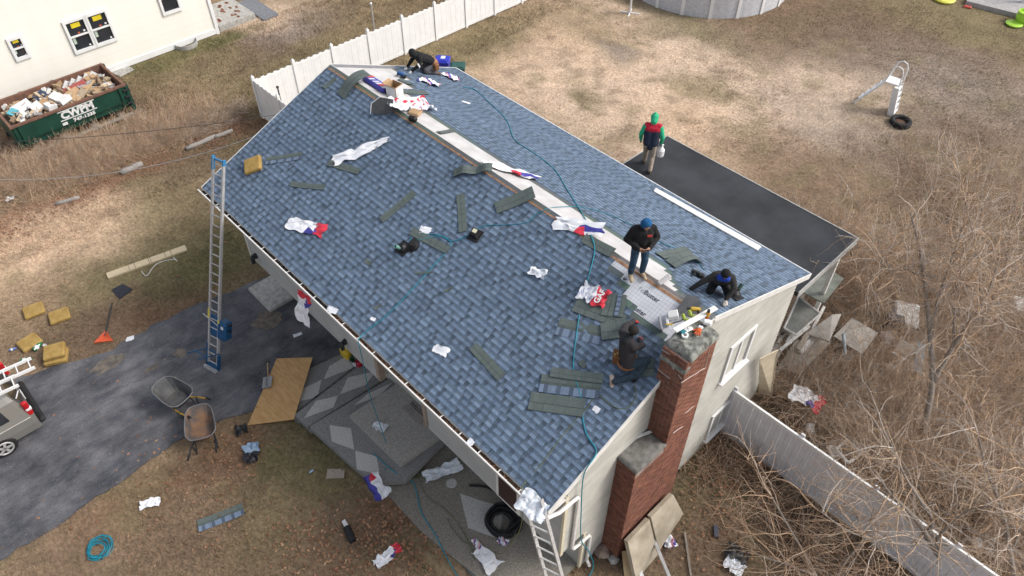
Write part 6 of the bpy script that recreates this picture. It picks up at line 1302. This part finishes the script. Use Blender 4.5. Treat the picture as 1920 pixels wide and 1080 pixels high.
fpart('mat_body', mat('grey_mat', (.27, .24, .22), (.20, .175, .16), 8, .95), lambda m: m.bbox((0, 0, .008), (.80, .46, .015), .003), dmat)
for k in range(6): fpart('mat_stripe', mat('mat_stripe', (.36, .33, .31)), lambda m: m.box((0, -.19+k*.076, .0165), (.79, .03, .003)), dmat)
o = bpy.data.objects.new('lettering', text_mesh('WELCOME', .15, mat('mat_ink', (.07, .065, .065)), .001, .003)); link(o, dmat); o.location = (0, .05, .021)
pw5 = thing('plant_pot', 'white pot with green plant by the garage corner', 'plant pot', G(668, 684, .12)); fpart('pot', wht, lambda m: m.lathe([(0, 0), (.10, 0), (.15, .26), (.13, .26), (.12, .2), (0, .2)], (0, 0, 0), 14), pw5); fpart('leaves', mat('pot_leaves', (.02, .08, .03)), lambda m: [m.add([(0, 0, .22), (.11*math.cos(a), .11*math.sin(a), .36), (.2*math.cos(a+.2), .2*math.sin(a+.2), .30)], [(0, 1, 2)]) for a in [k*.45 for k in range(14)]], pw5)
yb = thing('watering_can', 'yellow plastic can standing by the garage corner', 'can', G(650, 668, .05)); fpart('can_body', mat('yellow_can', (.68, .46, .03), None, 4, .45), lambda m: m.bbox((0, 0, .18), (.42, .24, .36), .07), yb); fpart('handle', mat('yellow_can', (.68, .46, .03)), lambda m: m.tube([(-.15, 0, .34), (-.1, 0, .46), (.1, 0, .46), (.15, 0, .34)], .025, 6), yb)
m = MB(); m.bbox((0, 0, .14), (.22, .2, .28), .04); tag(m.build('gas_can', mat('red_can', (.45, .02, .05), None, 4, .4), mw=Matrix.Translation(Vector((-8.95, 1.1, .15)))), 'red fuel can behind the yellow can', 'can')
hose('teal cord winding along the walk and lawn edge', [G(700, 850, .40), G(740, 885, .40), G(775, 905, .1), G(790, 960, .07), G(815, 1000, .06), G(835, 1040, .05), G(860, 1085, .05)], .014, teal_hose, 'air_hose'); coil('small tangle of olive hose at the landing corner', G(778, 885, .06), .22, .010, 4, olive_hose, 'garden_hose', .06, .12, 9, 'hose', [G(800, 930, .07), G(840, 960, .07), G(870, 1000, .07), G(890, 1050, .06)])
o = loose_shingle('dark slate panel at the bottom edge of the walk', G(880, 1050), UPZ, G(905, 1075)-G(858, 1020), 1.1, .45); o['category'] = 'panel'; o.name = 'slate_sheet'; del o['group']
# logs and stones on the leaf line at the left
logm = mat('grey_log', (.36, .34, .32), (.24, .22, .20), 6, .95, bump=.4, bscale=20, stretch=(1, 6, 6))
for lab, a, b, r_ in (('pale log nearest the roof on the leaf line', (350, 282), (405, 258), .10), ('second pale log right of the leaf line end', (402, 260), (437, 247), .09), ('short pale log at the middle of leaf line', (228, 328), (268, 310), .13), ('thin grey log at the left end of leaf line', (105, 385), (150, 372), .08)):
    A, B = G(*a), G(*b); m = MB(); P = [A.lerp(B, t)+Vector((0, 0, r_*.7+.01*math.sin(t*9))) for t in (0, .25, .5, .75, 1)]; m.tube(P, [r_*.95, r_, r_*.92, r_, r_*.85], 10); tag(m.build('log', logm, smooth=True), lab, 'log')
# ------------------------------------------------------------------ clutter round the near gable
pad = mat('stained_foam_panel', (.50, .44, .34), (.33, .28, .21), 2.2, .9, bump=.2, bscale=10)
def lean_panel(name, label, cat, pts, t, m_): m = MB(); m.poly(pts, t, n=(Vector(pts[1])-Vector(pts[0])).cross(Vector(pts[2])-Vector(pts[1])).normalized()); return tag(m.build(name, m_), label, cat)
zt_ = .75
Q = [(.58, 2.20, 1.25), (.58, 3.00, 1.32), (1.05, 3.02, .10), (1.10, 2.12, .05)]
lean_panel('foam_board', 'stained cream panel leaning on the chimney foot, left one', 'panel', Q[::-1], -.12, pad)
lean_panel('foam_board', 'stained cream panel leaning on the chimney foot, right one', 'panel', [(.58, 3.06, 1.36), (.58, 3.92, 1.40), (.90, 4.15, .55), (1.02, 3.10, .15)][::-1], -.12, pad)
A, B = G(1175, 1030, .35), G(1182, 1095, .05); m = MB(); m.box((0, 0, 0), ((B-A).length, .26, .04)); tag(m.build('board', wood_m, mw=frame((A+B)/2, Vector((.5, -.6, .7)), B-A)), 'short pine board at left of the cream panels', 'board')
A, B = G(1208, 965, .75), G(1245, 1095, .05); m = MB(); m.bbox((0, 0, 0), ((B-A).length, .09, .05), .01); tag(m.build('trim_board', alu, mw=frame((A+B)/2+Vector((.1, 0, .12)), UPZ, B-A)), 'long pale metal trim propped on the cream panels', 'trim')
m = MB(); A, B = G(1284, 998, .03), G(1297, 1090, .03); m.box((0, 0, 0), ((B-A).length, .05, .03)); tag(m.build('stake', oldwood, mw=frame((A+B)/2, UPZ, B-A)), 'thin pale stake lying right of the metal trim', 'stake')
A, B = G(1184, 1022, .45), G(1205, 1085, .1); m = MB(); m.box((0, 0, 0), ((B-A).length, .10, .015)); tag(m.build('plastic_strip', wht, mw=frame((A+B)/2, Vector((.3, -.3, 1)), B-A)), 'translucent white strip hanging by the pine board', 'strip')
def stone(label, P, r_, seed, m_):
    m = MB(); N = 10; vs = []
    for i in range(7):
        for j in range(N):
            ph, th = math.pi*i/6, 2*math.pi*j/N; d = Vector((math.sin(ph)*math.cos(th), math.sin(ph)*math.sin(th), math.cos(ph)*.7)); vs.append(d*r_*(1+.35*mnoise.noise(d*1.5+Vector((seed, 0, 0)))))
    m.add(vs, [(i*N+j, i*N+(j+1) % N, (i+1)*N+(j+1) % N, (i+1)*N+j) for i in range(6) for j in range(N)]); return tag(m.build('stone', m_, mw=Matrix.Translation(P+Vector((0, 0, r_*.4)))), label, 'stone')
stm = mat('buff_stone', (.34, .26, .21), (.24, .18, .15), 7, .95); stone('buff stone beside the chimney foot and downspout', G(1128, 1035), .22, 2, stm); stone('small grey stone under the pine board', G(1150, 1050), .14, 5, concrete)
m = MB(); m.bbox((0, 0, .03), (.32, .12, .06), .01); tag(m.build('slate_block', mat('slate_blue', (.09, .10, .13)), mw=frame(G(1342, 997), UPZ, G(1343, 1010)-G(1341, 985))), 'small slate block on the brown ground', 'block')
wr('black bag lying in the brush at bottom right of the chimney', (1362, 1030), (1402, 1050), .42, 'black', surf=G, seed=97, amp=.14, name='plastic_bag', cat='bag')
# dumped panels, tables and appliances behind the house
def flatp(name, label, cat, px, z, t, m_): m = MB(); m.poly([tuple(G(u, v, z_)) for (u, v), z_ in zip(px, z)], t); return tag(m.build(name, m_), label, cat)
dusty = mat('dusty_panel', (.46, .44, .40), (.36, .34, .31), 3, .9); murky = mat('murky_plastic', (.30, .32, .27), (.20, .21, .18), 4, .5); white_d = mat('dirty_white', (.68, .67, .64), (.52, .51, .49), 4, .6)
flatp('old_sheet', 'square dusty panel lying in the brush', 'panel', [(1563, 630), (1598, 596), (1646, 624), (1617, 664)][::-1], (.5, .5, .45, .45), .05, dusty)
flatp('old_sheet', 'murky translucent sheet sticking out under the flat roof', 'panel', [(1500, 545), (1545, 497), (1582, 522), (1545, 568)][::-1], (1.9, 1.9, 1.6, 1.6), .04, murky)
flatp('old_sheet', 'grey panel leaning below the glass table', 'panel', [(1512, 625), (1560, 590), (1578, 588), (1555, 640)][::-1], (.7, .8, .8, .5), .05, dusty)
fr_ = thing('table_frame', 'white framed glass table tipped against the rear wall', 'table', G(1490, 620, .8)); c0 = G(1490, 620, .8)
cs_ = [G(u, v, z_)-c0 for (u, v), z_ in zip(((1497, 556), (1538, 588), (1492, 628), (1470, 615)), (1.3, 1.2, .9, .9))]
fpart('tabletop', mat('smoky_pane', (.28, .29, .27), None, 4, .2), lambda m: m.poly(cs_[::-1], .02), fr_)
for k in range(4): fpart('frame_edge', white_d, lambda m: m.tube([cs_[k], cs_[(k+1) % 4]], .035, 6), fr_)
for k, (a, b) in enumerate((((1520, 600), (1460, 668)), ((1500, 608), (1462, 640)), ((1495, 560), (1455, 655)))): A, B = G(*a, 1.0), G(*b, .3); m = MB(); m.box((0, 0, 0), ((B-A).length, .09, .05)); tag(m.build('lumber', [white_d, oldwood, oldwood][k], mw=frame((A+B)/2, UPZ, B-A)), ['white lumber length leaning by the tipped table', 'short weathered lumber under the tipped table', 'long weathered lumber beside the rear wall corner'][k], 'lumber')
lean_panel('plywood_offcut', 'tall cream plywood offcut leaning on the gable rear corner', 'plywood', [PX(1424, 672, .15), PX(1458, 655, .30), G(1446, 742, .1), G(1422, 736, .1)], .03, mat('cream_ply', (.60, .52, .38), (.52, .44, .32), 4, .8))
ap = thing('white_appliance', 'dumped white appliance lying in the brush', 'appliance', G(1685, 612)); fpart('shell', white_d, lambda m: m.bbox((0, .1, .35), (.75, .9, .6), .06, M=Matrix.Rotation(.5, 3, 'Z') @ Matrix.Rotation(.25, 3, 'X')), ap); fpart('dark_opening', mat('murky_grey', (.12, .11, .11)), lambda m: m.bbox((-.12, -.38, .40), (.55, .35, .5), .05, M=Matrix.Rotation(.5, 3, 'Z')), ap)
ch_ = thing('white_chair', 'upturned white plastic chair in the brush', 'chair', G(1690, 668)); fpart('seat', white_d, lambda m: m.bbox((0, 0, .3), (.5, .5, .05), .02, M=Matrix.Rotation(.6, 3, 'X')), ch_); [fpart('leg', white_d, lambda m: m.tube([(x, y, .3), (x*1.2, y*1.2+.2, .75)], .03, 6), ch_) for x in (-.22, .22) for y in (-.2, .2)]; fpart('backrest', white_d, lambda m: m.bbox((0, -.3, .25), (.5, .06, .5), .02, M=Matrix.Rotation(.9, 3, 'X')), ch_)
bl_ = thing('bucket', 'pale bucket in the brush below the dusty panel', 'bucket', G(1584, 675)); fpart('bucket_body', white_d, lambda m: m.lathe([(0, 0), (.13, 0), (.16, .3), (.145, .3), (.12, .03), (0, .03)], (0, 0, 0), 16), bl_)
bb = MB(); A, B = G(1581, 625, .9), G(1585, 665, .4); bb.tube([A, B], .05, 8); tag(bb.build('pipe', mat('pale_blue_pipe', (.42, .48, .52), None, 5, .5)), 'pale blue pipe standing over the bucket', 'pipe')
pf = thing('plastic_pipes', 'white plastic pipe frame lying behind the grey fence', 'frame', G(1595, 845)); q = [G(u, v, .3)-G(1595, 845) for u, v in ((1568, 842), (1588, 825), (1616, 850), (1590, 868))]
for k in range(4): fpart('pipe', white_d, lambda m: m.tube([q[k], q[(k+1) % 4]], .045, 8), pf)
for lab, u, v, s_ in (('small white carton behind the grey fence', 1518, 805, .22), ('white block behind the grey fence near the dark sack', 1650, 870, .22), ('white scrap block at the right of brush', 1642, 738, .2), ('white scrap by the fence end', 1830, 1020, .22), ('pale scrap slab at the right edge in brush', 1910, 580, .5)): m = MB(); m.bbox((0, 0, s_*.3), (s_, s_*1.4, s_*.5), .03); tag(m.build('scrap_block', white_d, mw=frame(G(u, v, .1), UPZ, (1, .6, 0))), lab, 'scrap')
wr('dark navy sack behind the grey fence', (1615, 835), (1648, 868), .55, 'black', surf=G, seed=98, amp=.25, name='sack', cat='sack')
for x in (-.3, -3.5, -6.8): fpart('post', white_paint, lambda m: m.box((x, 12.45, FZ/2-.08), (.12, .12, FZ-.14)), fl)

# heap of boards and sheets along the rear corner of the gable
rh = random.Random(77); HP = [((1505, 545), (1470, 640)), ((1515, 560), (1478, 655)), ((1485, 590), (1440, 680)), ((1530, 600), (1490, 668)), ((1545, 575), (1512, 640)), ((1470, 640), (1436, 700)), ((1495, 640), (1455, 700)), ((1540, 620), (1500, 660))]
HN = ['topmost', 'second', 'third', 'fourth', 'fifth', 'sixth', 'seventh', 'lowest']
for k, (a, b) in enumerate(HP):
    A, B = G(*a, .9-.06*k), G(*b, .35); m = MB(); m.bbox((0, 0, 0), ((B-A).length, rh.uniform(.09, .2), .04), .006); tag(m.build('lumber', [oldwood, white_d, dusty][k % 3], mw=frame((A+B)/2, Vector((rh.uniform(-.3, .3), rh.uniform(-.3, .3), 1)), B-A)), '%s board of the heap leaning at the gable rear corner' % HN[k], 'lumber')
flatp('old_sheet', 'grey sheet flat under the board heap', 'panel', [(1455, 690), (1520, 610), (1560, 640), (1500, 700)][::-1], (.25, .3, .25, .2), .04, dusty)
flatp('old_sheet', 'pale blue-grey sheet standing in the far brush', 'panel', [(1712, 690), (1722, 640), (1735, 650), (1728, 705)], (.5, .9, .9, .5), .03, mat('blue_grey_sheet', (.36, .41, .45)))
for k, (lab, u, v, s_) in enumerate((('grey crate beside the dumped appliance', 1660, 640, .4), ('pale tray below the white chair', 1700, 690, .35), ('white bent scrap beyond the plastic pipes', 1560, 850, .3), ('brown box beside the dumped chair', 1712, 655, .35), ('grey slab near the long brush plank', 1668, 700, .4))): m = MB(); m.bbox((0, 0, s_*.3), (s_*1.3, s_, s_*.5), .03); tag(m.build('junk_box', [greysc, white_d, white_d, cardb, dusty][k], mw=frame(G(u, v, .05), Vector((.2, .1, 1)), (1, rh.uniform(-1, 1), 0))), lab, 'junk')
A, B = G(1668, 745, .3), G(1735, 700, .3); m = MB(); m.bbox((0, 0, 0), ((B-A).length, .2, .06), .01); tag(m.build('plank', mat('brown_plank', (.36, .26, .18), None, 5, .9), mw=frame((A+B)/2, UPZ, B-A)), 'brown plank lying deep in the right brush', 'plank')
# ------------------------------------------------------------------ bare trees and brush
def tubes_np(paths, radii, n=3):
    paths = np.asarray(paths, float); N, K, _ = paths.shape; radii = np.broadcast_to(np.asarray(radii, float), (N, K))
    d = np.gradient(paths, axis=1); d /= np.linalg.norm(d, axis=2, keepdims=True)+1e-9
    ref = np.zeros_like(d); ref[..., 2] = 1; ref[np.abs(d[..., 2]) > .9] = (1, 0, 0)
    x = np.cross(d, ref); x /= np.linalg.norm(x, axis=2, keepdims=True)+1e-9; y = np.cross(d, x)
    a = np.arange(n)*2*np.pi/n
    v = paths[:, :, None] + radii[..., None, None]*(x[:, :, None]*np.cos(a)[None, None, :, None] + y[:, :, None]*np.sin(a)[None, None, :, None])
    base = (np.arange(N)*K*n)[:, None, None] + (np.arange(K-1)*n)[None, :, None]; j = np.arange(n)[None, None]; j2 = (np.arange(n)+1)[None, None] % n
    f = np.stack([base+j, base+j2, base+n+j2, base+n+j], -1).reshape(-1, 4)
    return v.reshape(-1, 3), f
def shoots(r, starts, dirs, ln, K=6, droop=.5, wob=.25, r0=.008, r1=.003):
    N = len(starts); P = np.zeros((N, K, 3)); P[:, 0] = starts; d = dirs.copy(); st = (ln/(K-1))[:, None]
    for k in range(1, K):
        d = d + r.normal(0, wob, (N, 3)); d[:, 2] -= droop/(K-1); d /= np.linalg.norm(d, axis=1, keepdims=True); P[:, k] = P[:, k-1]+d*st
    return P, np.linspace(1, 0, K)[None]*(r0-r1)+r1
bark = mat('grey_bark', (.30, .26, .22), (.20, .17, .145), 7, .95, bump=.6, bscale=25, stretch=(3, 3, 1)); twig_m = mat('tan_twigs', (1, 1, 1), (.7, .7, .7), 2, .9, attr='Col', spec=.15)
def limb_path(pts, K=9):
    P = [Vector(p) for p in pts]; out = []
    for i in range(len(P)-1):
        p0, p1, p2, p3 = P[max(i-1, 0)], P[i], P[i+1], P[min(i+2, len(P)-1)]
        for k in range(4): t = k/4; out.append(.5*((2*p1)+(p2-p0)*t+(2*p0-5*p1+4*p2-p3)*t*t+(3*p1-p0-3*p2+p3)*t**3))
    return out+[P[-1]]
TC = [np.array((.60, .41, .27)), np.array((.56, .45, .35)), np.array((.64, .56, .49)), np.array((.44, .30, .20)), np.array((.66, .48, .33))]
def tree(label, limbs, seed, nb=26, nt=9, blen=(.9, 2.2), tlen=(.5, 1.3), up=.35, droop=.7, tone=(0, 1, 2, 3, 4)):
    r = np.random.default_rng(seed); base = Vector(limbs[0][0][0]); t = thing('bare_tree', label, 'tree', (base.x, base.y, 0)); off = np.array((base.x, base.y, 0))
    st = []; sd = []; first = True
    for pts, ra, rb in limbs:
        L = limb_path(pts); k = len(L); mm = MB(); mm.tube([p-Vector(off) for p in L], [ra+(rb-ra)*i/(k-1) for i in range(k)], 8)
        mm.build('trunk' if first else 'limb', bark, t, True)
        lo = .35 if first else .1; first = False
        for _ in range(nb):
            q = (lo+(1-lo)*r.random()**.8)*(k-1); i = min(int(q), k-2); p = L[i].lerp(L[i+1], q-i); ax = (L[i+1]-L[i]).normalized()
            d = np.array(ax)*.5 + r.normal(0, .75, 3); d[2] += up; st.append(np.array(p)); sd.append(d/np.linalg.norm(d))
    st, sd = np.array(st), np.array(sd); P, R_ = shoots(r, st, sd, r.uniform(*blen, len(st)), 8, droop*.7, .16, .016, .005)
    v, f = tubes_np(P-off, R_, 4); c = np.repeat(np.array([TC[r.choice(tone)]*r.uniform(.7, 1.1) for _ in range(len(P))]), 8*4, 0)
    o = bpy.data.objects.new('branches', np_mesh('branches', v, f, twig_m, c)); link(o, t)
    ts = []; td = []
    for p in P:
        for _ in range(nt):
            i = r.integers(1, 7); d = (p[i+1]-p[i]); d = d/np.linalg.norm(d)*.7 + r.normal(0, .55, 3); d[2] += .12; ts.append(p[i]+(p[i+1]-p[i])*r.random()); td.append(d/np.linalg.norm(d))
    ts, td = np.array(ts), np.array(td); Q, R2_ = shoots(r, ts, td, r.uniform(*tlen, len(ts)), 6, droop, .17, .0065, .003)
    v, f = tubes_np(Q-off, R2_, 3); c = np.repeat(np.array([TC[r.choice(tone)]*r.uniform(.75, 1.25) for _ in range(len(Q))]), 6*3, 0)
    o = bpy.data.objects.new('crown', np_mesh('crown', v, f, twig_m, c)); link(o, t); return t
def W(*a): return [G(u, v, h) for u, v, h in a]
tree('bare grey-trunked tree in the brush behind the grey fence', [(W((1725, 870, 0), (1738, 780, .9), (1748, 715, 1.8), (1742, 610, 3.0), (1733, 527, 4.0), (1723, 460, 4.7), (1707, 400, 5.3)), .10, .02), (W((1742, 620, 2.9), (1768, 533, 3.9), (1787, 477, 4.6), (1807, 420, 5.3)), .05, .015), (W((1750, 715, 1.8), (1787, 650, 2.8), (1823, 597, 3.6), (1853, 547, 4.2), (1872, 490, 4.9)), .07, .018), (W((1787, 650, 2.8), (1791, 560, 3.8), (1796, 520, 4.3)), .035, .012), (W((1733, 527, 4.0), (1700, 505, 4.1), (1665, 505, 4.2), (1635, 470, 4.5)), .03, .01)], 3, 24, 9, tone=(0, 1, 2, 4))
tree('bare leaning tree crossing the near face of grey fence', [(W((1806, 1105, 0), (1762, 1042, 1.2), (1740, 1010, 2.0), (1728, 988, 2.5), (1700, 955, 3.0), (1668, 925, 3.3), (1640, 880, 3.6)), .10, .02), (W((1738, 1000, 2.2), (1748, 975, 2.7), (1720, 930, 3.3), (1695, 890, 3.9), (1670, 830, 4.4)), .06, .015), (W((1750, 1030, 1.5), (1765, 1000, 2.2), (1820, 955, 3.0), (1880, 950, 3.5)), .045, .012), (W((1745, 1015, 1.9), (1690, 1020, 2.4), (1600, 1000, 3.0), (1540, 960, 3.4)), .04, .012)], 5, 15, 7, up=.3, tone=(0, 1, 2, 4))
tree('bare shrubby tree at the bottom right corner', [(W((1905, 1110, 0), (1895, 1040, 1.0), (1880, 960, 2.0), (1850, 880, 3.0), (1830, 800, 3.8)), .07, .015), (W((1895, 1040, 1.0), (1915, 980, 1.8), (1930, 880, 3.0)), .04, .012)], 7, 22, 8, tone=(1, 2, 4, 0))
tree('bare tree rising from the bottom edge before the grey fence', [(W((1560, 1180, 0), (1545, 1120, .8), (1520, 1060, 1.6), (1480, 990, 2.4), (1440, 920, 3.0)), .06, .014), (W((1548, 1130, .7), (1580, 1060, 1.6), (1620, 1010, 2.3), (1640, 950, 3.0)), .045, .012), (W((1530, 1080, 1.4), (1480, 1060, 1.9), (1420, 1040, 2.3)), .03, .01)], 9, 13, 7, up=.25, tone=(0, 3, 4, 1))
tree('bare shrub at the right edge with pale twig tops', [(W((1850, 640, 0), (1840, 560, 1.1), (1830, 470, 2.4), (1815, 400, 3.4), (1800, 330, 4.3)), .05, .012), (W((1845, 590, .7), (1880, 520, 1.8), (1895, 430, 3.0)), .035, .01)], 11, 34, 10, up=.5, droop=.5, tone=(0, 4, 2, 1))
tree('thin orange-twigged shrub beside the flat roof corner', [(W((1640, 610, 0), (1625, 560, .8), (1605, 505, 1.7), (1590, 450, 2.6)), .04, .01), (W((1632, 580, .5), (1650, 520, 1.5), (1655, 470, 2.3)), .03, .01)], 13, 26, 10, (.7, 1.7), (.4, 1.1), tone=(0, 3, 4))
# brush: arching bare stems growing from the ground
def brush(label, regs, seed, name, cat='brush', ln=(.5, 1.5), tone=(0, 1, 3, 4), r0=.006, up=1.1, K=6, droop=.8, wob=.16):
    r = np.random.default_rng(seed); S_ = []; D = []; 
    for (u, v, rx, ry, n) in regs:
        P = G(u, v); cl = r.normal(0, 1, (max(2, n//14), 2))*(rx, ry); k = r.integers(0, len(cl), n)
        xy = np.array((P.x, P.y))+cl[k]+r.normal(0, .22, (n, 2)); S_.append(np.concatenate([xy, np.zeros((n, 1))], 1)); d = r.normal(0, .6, (n, 3)); d[:, 2] = up*r.uniform(.4, 1, n); D.append(d/np.linalg.norm(d, axis=1, keepdims=True))
    S_ = np.concatenate(S_); D = np.concatenate(D); ok = ~((S_[:, 0] > -14) & (S_[:, 0] < .1) & (S_[:, 1] > 0) & (S_[:, 1] < 12.9)); S_, D = S_[ok], D[ok]
    P, R_ = shoots(r, S_, D, r.uniform(*ln, len(S_)), K, droop, wob, r0, r0*.4); v, f = tubes_np(P, R_, 3)
    c = np.repeat(np.array([TC[r.choice(tone)]*r.uniform(.7, 1.25) for _ in range(len(P))]), K*3, 0)
    o = link(bpy.data.objects.new(name, np_mesh(name, v, f, twig_m, c))); return tag(o, label, cat, kind='stuff')
brush('tangle of bare tan stems along the right side', [(1560, 540, .8, .9, 420), (1600, 470, .9, .9, 300), (1480, 690, .6, .9, 600), (1580, 800, 1.1, .9, 1200), (1650, 740, 1.4, 1.1, 1000), (1800, 720, 1.8, 1.6, 1900), (1850, 900, 1.4, 1.4, 1500), (1740, 860, 1.2, .9, 900), (1880, 600, 1.4, 1.6, 1000), (1750, 560, 1.4, 1.4, 1000), (1850, 420, 1.5, 1.6, 700), (1580, 620, 1.0, .8, 120), (1350, 830, .7, .5, 260), (1420, 900, .9, .7, 200), (1480, 1000, 1.2, .6, 260), (1580, 1050, 1.0, .4, 160), (1330, 870, .4, .4, 160)], 31, 'brush_stems', r0=.0055)
brush('dry weeds along the strip beside the dumpster', [(250, 265, .6, 2.2, 3200), (110, 300, .8, 1.8, 3200), (40, 330, .7, 1.0, 1300), (190, 320, .4, 1.6, 1200), (330, 255, .4, 1.2, 800)], 33, 'dry_weeds', 'weeds', (.3, .95), (4, 0, 1), .006, 1.6, 5, .6, .12)
brush('low heap of grey twigs near the fence corner', [(395, 228, .35, .8, 900), (370, 240, .3, .6, 400)], 35, 'twig_pile', 'twigs', (.4, .9), (2, 1, 3), .007, .35, 5, .5, .2)
brush('thin tall dry grass behind the house', [(1600, 560, 1.5, 1.5, 900), (1800, 600, 2.0, 2.0, 1300), (1850, 800, 1.8, 1.8, 1100), (1500, 480, 1.2, .8, 200), (1700, 700, 1.6, 1.6, 800)], 37, 'tall_grass', 'grass', (.2, .55), (4, 1, 0), .005, 1.8, 4, .5, .12)

brush('pale fine twigs rising through the right thicket', [(1590, 530, .8, .8, 500), (1620, 480, 1.2, .9, 850), (1640, 700, 1.2, .8, 450), (1760, 600, 1.6, 1.5, 1870), (1880, 520, 1.6, 1.8, 1700), (1850, 720, 1.6, 1.5, 2210), (1700, 800, 1.4, 1.0, 1530), (1860, 900, 1.4, 1.2, 2210), (1500, 730, .7, .6, 595), (1620, 830, 1.0, .5, 850), (1900, 1010, 1.0, 1.0, 1020), (1830, 380, 1.6, 1.4, 850)], 41, 'fine_twigs', 'brush', (.9, 2.3), (1, 2, 4, 0), .0058, 1.5, 7, 1.1, .15)
